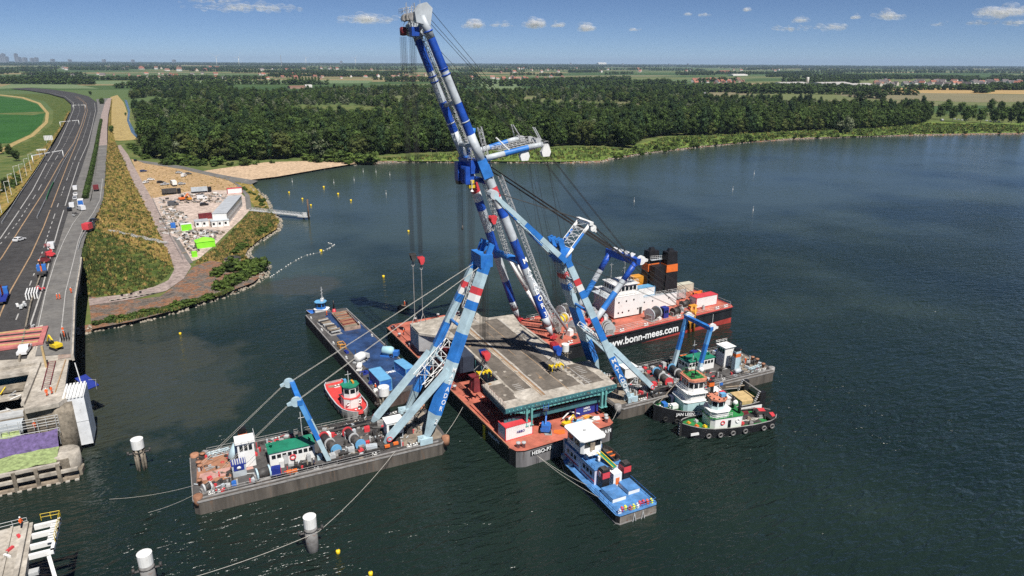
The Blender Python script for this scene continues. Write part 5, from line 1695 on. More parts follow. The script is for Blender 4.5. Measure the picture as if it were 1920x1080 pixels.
lettering('HEBO', .7, CNAVY, c0, basis((-.6, -1.72, 1.2), (1, 0, 0), (0, 0, 1)))
c1 = container('dark blue container on the barge under the right side of the bridge end', on_barge(20.9, 7.2, 3.7), BA, 6.06, 2.5, 2.7, CNAVY, OXIDE, door=False)
lettering('HEBO', .62, LETTER, c1, basis((-1.0, -1.34, 1.5), (1, 0, 0), (0, 0, 1)))
lettering('MARITIEM', .42, LETTER, c1, basis((-1.0, -1.34, .95), (1, 0, 0), (0, 0, 1)))

def bridge_section():
    t = thing('bridge_section', 'cut out concrete road bridge span with teal girders, lying on the barge', 'bridge span', (51.3, 108.0, 10.5), 0.0)
    # local x = s-51.3, y = t-108, z = z-10.5
    out = [(0, 0), (25.8, 0), (27.2, 12.6), (23.2, 13.0), (23.2, 40), (24.6, 47), (17.5, 47.5), (13.0, 53.5), (11, 54), (-2.7, 52.2), (-2.7, 45), (4.2, 38), (4.2, 12.4), (0, 11.8)]
    MB().prism(out, -.55, 0).build('deck_slab', CONC, t)
    # worn asphalt lanes on the slab
    def strip(x0, x1, y0, y1, m, z, nm, jag_=0.0):
        n = 14
        rr2 = random.Random(int(x0 * 10 + y0))
        a = [(x0 + rr2.uniform(-jag_, jag_), y0 + (y1 - y0) * i / n) for i in range(n + 1)]
        c = [(x1 + rr2.uniform(-jag_, jag_), y0 + (y1 - y0) * i / n) for i in range(n + 1)][::-1]
        pts = [(p[0], p[1], z) for p in a + c]
        me_ = MB()
        for i in range(n):
            me_.sheet([(*a[i], z), (*c[n - i], z), (*c[n - i - 1], z), (*a[i + 1], z)])
        return me_.build(nm, m, t)
    OLDA = grass_mat('old_bridge_asphalt', [(0.28, (0.085, 0.074, 0.064)), (0.48, (0.13, 0.114, 0.097)), (0.64, (0.18, 0.155, 0.13)), (0.78, (0.38, 0.335, 0.28))], 0.35, 0.2, 1.5, .2)
    strip(4.8, 8.8, 6.0, 44, OLDA, .006, 'lane', .12)
    strip(10.6, 15.4, 3.6, 44, OLDA, .006, 'lane', .12)
    strip(15.6, 19.2, 3.0, 46, OLDA, .007, 'lane', .15)
    strip(19.8, 24.6, 2.5, 12.5, OLDA, .006, 'lane', .2)
    strip(1.0, 4.2, 3.0, 10.5, OLDA, .006, 'lane', .3)
    for x, m, w in ((9.9, mat('rust_stain', (.27, .165, .09), .9, .35, .6), .7), (9.2, OPAINT, .18), (9.7, OPAINT, .1), (10.2, WPAINT, .2), (15.5, OPAINT, .14), (19.5, WPAINT, .22), (20.9, WPAINT, .16), (4.5, WPAINT, .2)):
        MB().bx(x - w / 2, x + w / 2, 2 if x > 5 else 12.6, 45 if x < 20 else 38, .012, .018 + (w < .3) * .008).build('painted_line', m, t)
    for i in range(5):
        for x, y0 in ((6.4, 5.5), (21.0, 3.2), (22.6, 7.5)):
            MB().bx(x - .7, x + .9, y0 + i * .8, y0 + i * .8 + .16, .012, .02).build('hatch_mark', WPAINT, t)
    for i in range(22):
        MB().bx(18.9 + (i % 2) * .15, 20.2, 4.0 + i * 1.6, 4.6 + i * 1.6, .02, .10).build('broken_kerb', CONC, t)
    for y in (8, 22, 34):
        MB().bx(13.0, 13.1, y, y + 4, .012, .02).build('lane_dash', OPAINT, t)
    # kerb and parapet remains
    MB().bx(22.5, 23.1, 13.2, 39, 0, .22).build('kerb', CONC, t)
    MB().bx(4.3, 4.75, 13, 37.5, 0, .18).build('kerb', CONC, t)
    railing(t, [(.15, .4, 0), (.15, 11.5, 0)], .9, 1.1, mat('rusty_rail', (0.45, 0.25, 0.2), 0.8, 0.3, 1.0))
    # teal steelwork: end cross girder, long girders, legs
    e = MB()
    e.bx(-.1, 25.9, -.32, -.02, -.9, -.05)
    eg = e.build('end_fascia', TEALD, t)
    for i in range(30):
        MB().bx(.6 + i * .86, .82 + i * .86, -.40, -.32, -.62, -.38).build('bolt_plate', TEAL, eg)
    g = MB()
    g.prism([(0, -.9), (25.8, -.9), (25.8, -1.35), (23.6, -2.1), (20.8, -1.75), (6.4, -1.75), (5.0, -2.3), (2.4, -1.5), (0, -1.15)], -.25, .1)
    g.xform(Matrix(((1, 0, 0, 0), (0, 0, -1, 0), (0, 1, 0, 0), (0, 0, 0, 1))))
    g.build('end_cross_girder', TEAL, t, loc=(0, .15, 0))
    for i in range(26):
        MB().bx(1.0 + i * .96, 1.22 + i * .96, -.16, -.08, -1.5, -.95).build('stiffener', TEALD, eg)
    for x in (4.6, 5.7, 22.4, 23.3):
        MB().bx(x - .2, x + .2, -.4, .3, -4.6, -1.0).build('support_leg', TEAL, t)
        MB().bx(x - .35, x + .35, -.55, .45, -4.75, -4.6).build('foot_plate', TEAL, t)
    for x in (4.4, 23.0):
        lg = MB().bx(x - .12, x + .12, 13.0, 46.0, -3.4, -.55).build('main_girder', TEALD, t)
        for i in range(9):
            MB().bx(x - .3, x - .12, 14 + i * 3.6, 14.2 + i * 3.6, -3.3, -.6).build('stiffener', TEAL, lg)
        MB().bx(x - .5, x + .5, 13.0, 46.0, -3.55, -3.4).build('bottom_flange', CONC_D, lg)
    for y in (6, 16, 24, 32, 40):
        MB().bx(4.55, 22.85, y - .12, y + .12, -2.8, -.55).build('cross_girder', TEALD, t)
    MB().bx(.1, .5, .6, 11.4, -1.6, -.55).build('cantilever_edge', TEALD, t)
    MB().bx(.3, 24, 1.2, 1.5, -4.2, -3.0).build('lower_brace', TEALD, t)
    # concrete box at the far end
    MB().prism([(-2.75, 45.2), (-2.75, 52.1), (12.8, 53.3), (12.8, 50.0), (2.0, 49.5), (2.0, 41.5), (-.2, 43.6)], -5.0, -.56).build('concrete_box', mat('grey_box_concrete', (0.42, 0.42, 0.42), 0.9, 0.18, 0.4), t)
    MB().prism([(17.6, 45), (24.4, 44.6), (24.6, 46.8), (17.6, 47.3)], -3.4, -.56).build('concrete_box', mat('grey_box_concrete', (0.42,) * 3), t)
    MB().bx(14.0, 16.0, 47.5, 53, -2.2, .25).build('edge_beam', CONC, t)
    MB().bx(.5, 4.1, 25.5, 31, -3.4, .45).build('covered_unit', mat('dark_tarpaulin', (0.03, 0.04, 0.065), 0.7, 0.2, 0.7), t)
    for i in range(26):
        x, y = R.uniform(1, 24), R.uniform(1, 44)
        b = MB().prism([(-.4, -.2), (.3, -.35), (.45, .2), (-.1, .35)], 0, R.uniform(.06, .2))
        b.build('rubble_piece', R.choice((CONC, CONC_D, OPAINT)), t, loc=(x if x < 22.5 or y < 12 else 20, y, .012), rz=R.uniform(0, 3))
    return t
BS = bridge_section()
# ------------------------------------------------------------------ the blue decked barge
B2 = radians(5.0)
def on_blue(x, y, z):
    c, s = cos(B2), sin(B2)
    return (33.4 + x * c - y * s, 137.4 + x * s + y * c, z)
def blue_barge():
    t = thing('deck_barge', 'flat barge with a worn blue deck and rusty side, left of the bridge section', 'barge', on_blue(0, 0, 0), B2)
    D, W_, L_ = 3.0, 12.6, 62.0
    poly = [(.4, 0), (W_ - .4, 0), (W_, .6), (W_, L_ - .6), (W_ - .5, L_), (.5, L_), (0, L_ - .6), (0, .6)]
    MB().prism(poly, -1.0, D - .05).build('hull', mat('rust_brown_hull', (0.085, 0.058, 0.050), 0.8, 0.4, 0.5, rust=0.4, rust_rgb=(0.16, 0.07, 0.05), streak=True), t)
    MB().prism(poly, D - .05, D).build('deck', DECKGR, t)
    MB().prism([(3.2, 2.5), (W_ - .6, 2.5), (W_ - .6, L_ - 4), (6.4, L_ - 1.5), (4.4, L_ - 6), (3.2, L_ - 22)], D, D + .02).build('blue_deck', DECKBL, t)
    MB().bx(.05, .3, 1, L_ - 1, D, D + .2).build('gunwale', STEEL, t)
    MB().bx(W_ - .3, W_ - .05, 1, L_ - 1, D, D + .2).build('gunwale', STEEL, t)
    lettering('HEBO.EU', 1.25, LETTER, t, basis((9.4, 12.0, D + .03), (-1, .02, 0), (0, -1, 0)), bold=.03)
    for y in (4, 14, 25, 36, 47, 58):
        bollard(t, (.9, y, D), pi / 2, .55)
        bollard(t, (W_ - .9, y, D), pi / 2, .55)
    for i in range(9):
        p = (R.uniform(.8, 2.8), R.uniform(2, 44))
        b = MB().box((0, 0, .25), (R.uniform(.5, 1.3), R.uniform(.6, 2), .5)).box((0, 0, .6), (.5, .5, .25))
        b.build('deck_fitting', R.choice((STEEL, DSTEEL, GALV, CNAVY, WHITE)), t, loc=(*p, D), rz=R.uniform(-.4, .4))
    fr = MB()
    for x in (0, 1.5):
        for y in (0, 2.4):
            fr.tube((x, y, 0), (x, y, 1.3), .09, n=5)
    for z in (.5, 1.3):
        fr.path([(0, 0, z), (1.5, 0, z), (1.5, 2.4, z), (0, 2.4, z), (0, 0, z)], .09, 5)
    fr.build('guard_frame', AMBER, t, loc=(1.2, 31, D))
    return t
BB = blue_barge()
def rack_of(label, p, rz, L, W, m_list, n, hz, name, cat, wall=True):
    t = thing(name, label, cat, p, rz)
    b = MB()
    b.bx(-W / 2, W / 2, -L / 2, L / 2, 0, .15)
    if wall:
        for x in (-W / 2, W / 2 - .12): b.bx(x, x + .12, -L / 2, L / 2, .15, 1.0)
        for y in (-L / 2, L / 2 - .12): b.bx(-W / 2 + .12, W / 2 - .12, y, y + .12, .15, 1.0)
    b.build('tray', STEEL if not wall else mat('pale_rust_tray', (0.36, 0.25, 0.19), 0.85, 0.3, 0.8), t)
    for i in range(n):
        y = -L / 2 + .3 + (L - .6) * (i + .5) / n
        q = MB().box((0, 0, 0), (W * R.uniform(.75, .98) - .3, (L - .6) / n * .7, .22))
        o = q.build('plank', R.choice(m_list), t, loc=(R.uniform(-.1, .1), y, hz + R.uniform(0, .25)))
        o.rotation_euler = (0, R.uniform(-.05, .05), R.uniform(-.06, .06))
    return t
rack_of('rack of grey timbers and a green sheet on the left of the blue barge', on_blue(3.2, 47.5, 3.0), B2 + .05, 12, 3.4, [TIMBER, GALV, DSTEEL, TIMBER], 20, .9, 'timber_rack', 'rack', False)
rack_of('open tray of rusty planks at the far end of the blue barge', on_blue(8.8, 50.0, 3.0), B2 - .04, 14.0, 4.6, [DECKORG, TIMBER, OXIDE, CONC_D], 22, .6, 'plank_tray', 'tray')
container('blue container nearest the white capped pole on the blue barge', on_blue(2.9, 5.9, 3.0), B2 + pi / 2, 7.4, 2.9, 3.0, CBLUE, CBLUE2)
container('sky blue container behind the boom of the front crane', on_blue(10.2, 9.0, 3.0), B2 + pi / 2 + .1, 6.06, 2.44, 2.6, CBLUE, CBLUE2)
def machine(label, p, rz, m, m2, name='compressor', cat='machine', s=1.0):
    t = thing(name, label, cat, p, rz)
    b = MB()
    b.lathe([(.4, -1.2), (.85, -1.0), (.9, .6), (.7, 1.1), (.2, 1.25)], (0, 0, 1.15), 12, axis='X')
    b.build('casing', m, t)
    MB().bx(-1.4, 1.4, -.8, .8, 0, .3).build('skid', m2, t)
    MB().bx(1.2, 2.2, -.6, .6, .3, 1.2).build('engine_box', m2, t)
    MB().tube((-.6, .6, 1.8), (-.6, .6, 2.8), .1, n=6).build('exhaust', DSTEEL, t)
    for y in (-.75, .75):
        MB().torus((.9, y, .42), .3, .12, 'Y', 10, 5).build('wheel', RUBBER, t)
    t.scale = (s, s, s)
    return t
machine('white pump set on the left side of the blue barge', on_blue(3.2, 21, 3), .6, WHITE, GALV, 'pump_set', s=1.25)
machine('pale blue mixer standing on the blue deck near the red barge', on_blue(10.6, 21, 3), -.6, mat('pale_cyan_paint', (0.35, 0.58, 0.66), .5, .1, .5), CBLUE, 'mixer', s=1.3)
machine('small white generator at the edge of the blue barge', on_blue(1.6, 17.0, 3), 1.2, WHITE, WHITE, 'generator', s=.8)
person('worker in orange at the far end of the blue barge', on_blue(5.6, 58.0, 3), 1.0, 'orange')
person('worker in dark clothes beside the blue container', on_blue(1.0, 4.0, 3), 2.2, 'vest')

# ------------------------------------------------------------------ boat hulls
def hull_loft(t, L, B, prof, hm, dm, bulw=.7, inner=None, cap=None, keel=-.9, flare=.88, zoff=0.0):
    """stern at x=0, bow at x=L; prof = [(k, half-breadth factor, deck z)]"""
    S, I, Dk, C = MB(), MB(), MB(), MB()
    ro, ri, rc = [], [], []
    for k, f, z in prof:
        x, w = L * k, max(.04, B / 2 * f)
        wi = max(.02, w - .14)
        ro.append([(x * .99 + L * .005, -w * flare * .8, keel), (x, -w * (flare + .06), 0), (x, -w, z), (x, -w, z + bulw)])
        ri.append([(x, -wi, z + bulw), (x, -wi, z)])
    def mirror(r): return [[(p[0], -p[1], p[2]) for p in q] for q in r]
    for r, mbx, flip in ((ro, S, False), (mirror(ro), S, True), (ri, I, False), (mirror(ri), I, True)):
        n = len(r[0])
        for a, b in zip(r, r[1:]):
            for j in range(n - 1):
                q = [a[j], b[j], b[j + 1], a[j + 1]]
                mbx._add(q if not flip else q[::-1], [(0, 1, 2, 3)], 0, True)
    a = ro[0]; m_ = mirror([a])[0]
    for j in range(3):
        S._add([m_[j], a[j], a[j + 1], m_[j + 1]], [(0, 1, 2, 3)])
    for (k, f, z), (k2, f2, z2) in zip(prof, prof[1:]):
        w, w2 = max(.03, B / 2 * f - .1), max(.03, B / 2 * f2 - .1)
        Dk.sheet([(L * k, -w, z), (L * k2, -w2, z2), (L * k2, w2, z2), (L * k, w, z)])
        for s_ in (-1, 1):
            q = [(L * k, s_ * (w + .13), z + bulw), (L * k2, s_ * (w2 + .13), z2 + bulw), (L * k2, s_ * (w2 - .1), z2 + bulw), (L * k, s_ * (w - .1), z + bulw)]
            C._add([(p[0], p[1], p[2] + .0) for p in q] + [(p[0], p[1], p[2] + .07) for p in q], [(4, 5, 6, 7), (0, 1, 5, 4), (2, 3, 7, 6)])
    h = S.build('hull', hm, t)
    I.build('bulwark_inside', inner or dm, h)
    C.build('bulwark_cap', cap or hm, h)
    Dk.build('deck', dm, t)
    return h

def tyres(parent, pts, r=.5, m=None, axis='Y'):
    me_ = MB().torus((0, 0, 0), r * .72, r * .3, axis, 12, 6).mesh('tyre_fender', m or OLDRUB)
    for p in pts:
        put('tyre_fender', me_, parent, loc=p)

def oct_house(t, cx, cyy, lx, ly, z0, z1, m, name, ch=.35, roof=None, over=.12, win=None, rt=.12):
    x, y = lx / 2, ly / 2
    c = min(x, y) * ch * 2
    poly = [(cx - x + c, cyy - y), (cx + x - c, cyy - y), (cx + x, cyy - y + c), (cx + x, cyy + y - c), (cx + x - c, cyy + y), (cx - x + c, cyy + y), (cx - x, cyy + y - c), (cx - x, cyy - y + c)]
    w = MB().prism(poly, z0, z1).build(name, m, t)
    k = 1 + over / min(x, y)
    big = [(cx + (p[0] - cx) * k, cyy + (p[1] - cyy) * k) for p in poly]
    MB().prism(big, z1, z1 + rt).build('roof', roof or m, w)
    if win:
        zc, h = win
        for a, b in zip(poly, poly[1:] + poly[:1]):
            L = math.dist(a, b)
            n = max(1, int(L / .95))
            ang = atan2(b[1] - a[1], b[0] - a[0])
            me_ = MB().box((0, 0, 0), (L / n * .78, .08, h)).mesh('window', GLASS)
            for i in range(n):
                kk = (i + .5) / n
                put('window', me_, w, loc=(a[0] + (b[0] - a[0]) * kk, a[1] + (b[1] - a[1]) * kk, zc), rz=ang)
    return w

TUGPROF = [(0, .70, 1.5), (.05, .86, 1.45), (.15, .97, 1.4), (.35, 1.0, 1.35), (.55, 1.0, 1.5), (.7, .97, 1.8), (.8, .86, 2.1), (.88, .66, 2.4), (.95, .38, 2.7), (1.0, .06, 2.9)]

# large tug with green deck
def big_tug():
    t = thing('tugboat', 'larger tug with tall orange topped wheelhouse and green deck, behind the smaller one', 'tugboat', (113.2, 103.4, 0), radians(171.5), 'black tugs with green decks')
    L, B = 26.5, 8.4
    h = hull_loft(t, L, B, TUGPROF, HULLBK, GRNDK, .9, BLACK, STEEL)
    lettering('JAN LEENHEER', .95, LETTER, h, basis((22.6, 3.34, 2.0), (-.972, .235, 0), (0, 0, 1)), bold=.02)
    MB().bx(1.2, 7.2, 4.04, 4.14, .8, 1.9).build('name_board', WHITE, h)
    lettering('JAN LEENHEER', .6, BLACK, h, basis((6.9, 4.16, 1.1), (-1, 0, 0), (0, 0, 1)), bold=.02)
    tyres(h, [(22.6, 3.7, .9), (24.8, 2.6, 1.2), (13, 4.4, .7), (17, 4.4, .8)], .6, RUBBER)
    # superstructure
    lower = oct_house(t, 17.6, 0, 5.6, 6.0, 1.6, 4.4, mat('pale_teal_paint', (0.42, 0.60, 0.62), .5, .1, .5), 'deckhouse', .12, WHITE)
    low2 = deckhouse(t, 8.8, 14.9, -2.9, 2.9, 1.4, 4.0, WHITE, WHITE, 'engine_casing', ())
    mid = oct_house(t, 17.2, 0, 4.8, 5.4, 4.5, 6.4, WHITE, 'upper_deckhouse', .14, WHITE, .5)
    railing(mid, [(19.9, 3.1, 6.5), (19.9, -3.1, 6.5), (14.6, -3.1, 6.5)], 1.0, 1.0, WHITE)
    railing(mid, [(19.9, 3.1, 6.5), (14.6, 3.1, 6.5)], 1.0, 1.0, WHITE)
    wh = oct_house(t, 17.0, 0, 4.0, 4.6, 6.5, 9.0, WHITE, 'wheelhouse', .2, SALMON, .35, (8.0, 1.2), .5)
    MB().bx(15.4, 18.6, -1.9, 1.9, 9.5, 9.62).build('top_deck', GRNDK, wh)
    railing(wh, [(15.2, 2, 9.6), (18.8, 2, 9.6), (18.8, -2, 9.6), (15.2, -2, 9.6), (15.2, 2, 9.6)], .9, 1.0, GRNDK)
    MB().ball((16.0, 1.2, 11.2), .6, 10, 6).build('radome', WHITE, wh)
    MB().tube((16.6, 0, 9.6), (16.6, 0, 13.2), .12, n=6).tube((16.6, -1, 11.8), (16.6, 1, 11.8), .07, n=5).tube((16.0, 0, 12.4), (17.4, 0, 12.4), .07, n=5).build('mast', BLACK, wh)
    for y in (-1.3, 1.3):
        MB().box((18.0, y, 10.1), (.6, .6, .9)).build('searchlight', BLACK, wh)
    for y in (-2.6, 2.6):
        f = MB().box((14.2, y, 6.2), (1.2, .9, 5.2)).build('funnel', BLACK, t)
        MB().box((14.2, y, 8.2), (1.28, .98, .9)).build('funnel_band', ORANGE, f)
    MB().box((10, 1.2, 4.6), (1.2, .9, .9)).box((12, -1.4, 4.5), (1.0, 1.4, .7)).build('roof_gear', RED, t)
    winch(t, (7.4, 0, 1.4), pi / 2, 1.1, 3.0, (DSTEEL, DSTEEL), True)
    # stern: cargo deck, black gantry posts with hazard stripes
    MB().bx(1.0, 5.2, -2.4, 2.4, 1.45, 2.3).build('cargo_platform', WOODY, t)
    for y in (-3.0, 3.2):
        b = MB()
        b.bx(.1, 1.5, y - .5, y + .5, 1.4, 4.6)
        g = b.build('stern_post', BLACK, t)
        sl = MB().beam((2.4, y - .2, 2.0), (1.3, y - .2, 4.7), .5, .2).build('striped_ladder', WHITE, g)
        for i in range(6):
            p = Vector((2.4, y - .2, 2.0)).lerp(Vector((1.3, y - .2, 4.7)), (i + .5) / 6)
            MB().box(p, (.2, .56, .24)).build('stripe', BLACK, g)
    MB().tube((1.2, -3, 4.5), (1.2, 3.2, 4.5), .14, n=6).build('gantry_bar', STEEL, t)
    MB().tube((6, -3.2, 3.4), (1.4, -2.4, 3.6), .14, n=6).build('boom_arm', TIMBER, t)
    MB().box((21.6, .6, 2.9), (1.4, 1.2, .9)).build('deck_box', WHITE, t)
    MB().box((23.4, -.6, 3.0), (1.0, 1.4, .8)).build('deck_box', CBLUE, t)
    MB().box((20.8, -2.0, 3.2), (1.0, 1.2, 1.6)).build('deck_winch', NAVYCL, t)
    MB().tube((19.4, -1.6, 8.2), (24.6, -1.0, 3.2), .09, n=5).build('tow_line', TIMBER, t)
    for x in (22.4, 24.6):
        bollard(t, (x, 0, 2.5), pi / 2, .7)
    return t
big_tug()

def small_tug():
    t = thing('tugboat', 'smaller tug in front with round wheelhouse, tyre fenders and red stern', 'tugboat', (110.6, 95.4, 0), radians(170), 'black tugs with green decks')
    L, B = 23.0, 6.8
    prof = [(0, .35, 1.6), (.04, .66, 1.5), (.12, .9, 1.4), (.3, 1.0, 1.3), (.55, 1.0, 1.35), (.72, .95, 1.6), (.84, .78, 1.9), (.93, .48, 2.2), (.98, .2, 2.35), (1, .05, 2.4)]
    h = hull_loft(t, L, B, prof, HULLBK, GRNDK, .6, BLACK, STEEL)
    MB().bx(-.05, .0, -.6, .6, .6, 1.8).build('stern_plate', RED, h)
    s1 = MB()
    s1.prism([(.1, -1.2), (1.2, -2.4), (2.6, -2.8), (2.6, 2.8), (1.2, 2.4), (.1, 1.2)], 1.6, 2.16)
    s1.build('stern_fender', RUBBER, h)
    MB().prism([(1.0, -2.2), (3.2, -2.7), (3.2, -1.2), (1.4, -.8)], 2.17, 2.24).build('red_patch', RED, h)
    MB().prism([(.2, .1), (1.2, .1), (1.6, 1.8), (.7, 1.6)], 2.17, 2.3).build('red_patch', RED, h)
    b = MB()
    b.bx(22.6, 23.2, -.5, .5, -.3, 3.4)
    bf = b.build('bow_fender', RUBBER, h)
    for i in range(5):
        MB().box((23.22, .2, .6 + i * .6), (.06, .5, .22)).build('draught_mark', WHITE, bf)
    MB().bx(19.2, 21.6, 2.32, 2.42, .9, 1.5).build('name_board', WHITE, h)
    hb = h.children
    tyres(h, [(x, B / 2 * f + .1, .75) for x, f in ((17.8, .9), (15.2, 1), (12.2, 1.0), (9.2, 1.0), (4.6, .98), (2.4, .9))], .62)
    low = oct_house(t, 12.8, 0, 7.8, 4.6, 1.35, 3.9, WHITE, 'deckhouse', .16, GRNDK, .1)
    for x in (10.6, 14.2):
        MB().torus((x, 2.38, 2.9), .42, .12, 'Y').build('lifebuoy', WHITE if x < 12 else RED, low)
    MB().bx(12.2, 12.9, 2.3, 2.38, 1.5, 3.3).build('door', GLASS, low)
    up = oct_house(t, 14.4, 0, 4.4, 4.2, 4.0, 5.4, WHITE, 'upper_deckhouse', .22, WHITE, .35)
    railing(up, [(12, 2.3, 4.05), (16.8, 2.3, 4.05), (16.8, -2.2, 4.05)], .9, .8, WHITE)
    wh = oct_house(t, 14.6, 0, 3.2, 3.2, 5.5, 7.7, mat('white_teal', (0.55, 0.70, 0.69), .5, .1, .5), 'wheelhouse', .28, SALMON, .35, (6.9, 1.0), .35)
    for a in range(10):
        an = a * 2 * pi / 10
        MB().ball((14.6 + 1.75 * cos(an), 1.75 * sin(an), 8.2), .18, 6, 4).build('float', RUBBER, wh)
    MB().tube((14.4, 0, 8.0), (14.4, 0, 11.4), .08, n=5).tube((14.4, -.8, 10.2), (14.4, .8, 10.2), .06, n=4).build('mast', WHITE, wh)
    MB().prism([(13.9, .1), (14.4, .1), (14.3, .2), (13.7, .2)], 10.6, 11.2).build('flag', CBLUE, wh)
    MB().box((13.6, .4, 8.5), (1.2, 1.0, .7)).build('mast_locker', CBLUE2, wh)
    for y in (-1.2, 1.2):
        f = MB().tube((9.7, y, 3.9), (9.6, y, 6.6), .34, n=8).build('funnel', BLACK, t)
    MB().ball((9.4, -.9, 5.4), .62, 10, 6).build('radome', WHITE, t)
    MB().bx(4.2, 8.8, -2.0, 2.0, 1.42, 1.5).build('dark_working_deck', DSTEEL, t)
    MB().bx(5.0, 8.8, -2.4, -1.7, 1.5, 2.0).build('red_locker', OXIDE, t)
    winch(t, (3.6, -.6, 1.5), pi / 2, .7, 1.6, (DSTEEL, DSTEEL), False)
    for x, y, m in ((7.0, 2.2, STEEL), (9.0, 1.8, RED), (2.6, .8, DSTEEL), (6.4, .4, TIMBER), (19.4, .8, ORANGE), (20.4, -.8, AMBER), (17.8, 1.4, YELLOW), (18.4, -1.2, GALV)):
        b = MB().box((0, 0, .25), (.8, .7, .5)).box((.1, 0, .6), (.4, .4, .3))
        b.build('deck_gear', m, t, loc=(x, y, 1.42 if x < 12 else 1.75), rz=R.uniform(-.5, .5))
    for i in range(3):
        pts = [(8.6 - i * .2, 1.0 - i * .4, 1.56), (7, .4 + i * .3, 1.56), (5.4, 1.1 - i * .5, 1.56), (4, .6, 1.56)]
        MB().path(pts, .07, 5).build('rope', LINE, t)
    return t
small_tug()

def red_tug():
    t = thing('tugboat', 'small tug with red deck and round white wheelhouse between the two barges', 'tugboat', (26.8, 153.2, 0), radians(-84.5))
    L, B = 19.6, 6.4
    prof = [(0, .62, 1.3), (.06, .82, 1.25), (.18, .95, 1.2), (.4, 1.0, 1.15), (.62, 1.0, 1.25), (.78, .93, 1.5), (.88, .74, 1.75), (.95, .48, 1.95), (1, .2, 2.05)]
    RD = mat('bright_red_deck', (0.60, 0.055, 0.05), .6, .15, .5)
    h = hull_loft(t, L, B, prof, mat('dirty_white_hull', (0.42, 0.41, 0.39), .7, .3, .6, rust=.3, rust_rgb=(.12, .1, .09)), RD, .55, RD, GREY)
    hb = MB()
    tyres(h, [(L * k, s_ * (B / 2 * f + .05), .6) for k, f in ((.2, .96), (.32, 1), (.44, 1), (.56, 1), (.68, .99), (.78, .94), (.85, .82)) for s_ in (-1, 1)] + [(L * .93, 1.8, .8), (L * .93, -1.8, .8)], .5, RUBBER)
    MB().box((L - .05, 0, .9), (.7, 1.6, 1.5)).build('bow_fender', RUBBER, h)
    low = oct_house(t, 13.0, 0, 4.6, 4.0, 1.2, 3.6, WHITE, 'deckhouse', .3, RD, .0)
    for y in (1, -1):
        MB().torus((15.0, y * 1.35, 2.7), .38, .12, 'X').build('lifebuoy', WHITE, low)
    wh = oct_house(t, 12.8, 0, 3.6, 3.4, 3.7, 6.2, WHITE, 'wheelhouse', .3, GRNROOF, .2, (5.3, 1.0), .2)
    MB().tube((12.0, 0, 6.3), (12.0, 0, 9.2), .09, n=5).tube((12, -.7, 8.4), (12, .7, 8.4), .06, n=4).build('mast', GALV, wh)
    MB().box((12.6, .7, 6.7), (1.4, .4, .4)).build('searchlight', AMBER, wh)
    MB().box((11.6, -.7, 6.8), (.7, .6, .8)).build('roof_locker', CBLUE2, wh)
    MB().bx(6.8, 9.2, -1.0, .8, 1.18, 1.42).build('hatch', DSTEEL, t)
    winch(t, (9.6, 1.4, 1.2), 0, .5, 1.0, (GALV, GALV), False)
    for i in range(4):
        pts = [(1.2 + .3 * i, -1.8, 1.3), (1.6 + .3 * i, 0, 1.3), (1.2 + .3 * i, 1.8, 1.3)]
        MB().path(pts, .08, 5).build('rope', TIMBER, t)
    MB().box((16.6, .8, 1.9), (.9, .7, .6)).build('deck_gear', DSTEEL, t)
    bollard(t, (17.2, 0, 1.6), pi / 2, .7)
    bollard(t, (2.6, 0, 1.25), pi / 2, .7)
    return t
red_tug()

def harbour_tug():
    t = thing('tugboat', 'little white and blue tug lying at the far end of the blue barge', 'tugboat', (37.6, 199.6, 0), radians(150))
    L, B = 9.5, 4.4
    prof = [(0, .8, 1.2), (.2, 1, 1.1), (.6, 1, 1.3), (.8, .8, 1.6), (.93, .4, 1.9), (1, .06, 2.0)]
    h = hull_loft(t, L, B, prof, HULLBK, CBLUE, .5, CBLUE, STEEL)
    tyres(h, [(2, 2.3, .6), (4, 2.3, .6), (6, 2.2, .7)], .45, RUBBER)
    low = oct_house(t, 4.6, 0, 4.2, 3.0, 1.2, 3.2, WHITE, 'deckhouse', .2, WHITE, .1)
    wh = oct_house(t, 4.8, 0, 2.8, 2.6, 3.3, 5.4, MBLUE, 'wheelhouse', .25, CBLUE2, .3, (4.6, .9), .2)
    m = MB().tube((4.2, 0, 5.6), (4.2, 0, 10.2), .12, n=6)
    for z in (7.0, 8.2, 9.2): m.tube((4.2, -.9, z), (4.2, .9, z), .06, n=4)
    m.build('mast', GALV, wh)
    MB().bx(3.8, 4.6, -.5, .5, 5.7, 6.6).build('mast_base', WHITE, wh)
    railing(t, [(7, -1.7, 1.5), (3, -2.0, 1.3)], .9, .9, WHITE)
    return t
harbour_tug()
sm = thing('deck_post', 'dark red post standing behind the plank tray', 'post', on_blue(8.0, 58.6, 3.0), 0)
MB().lathe([(.6, 0), (.6, .9), (.45, 1.0), (.45, 1.5)], (0, 0, 0), 10).build('base', RED, sm)
MB().tube((0, 0, 1.5), (0, 0, 4.2), .22, n=8).build('pipe', BLACK, sm)

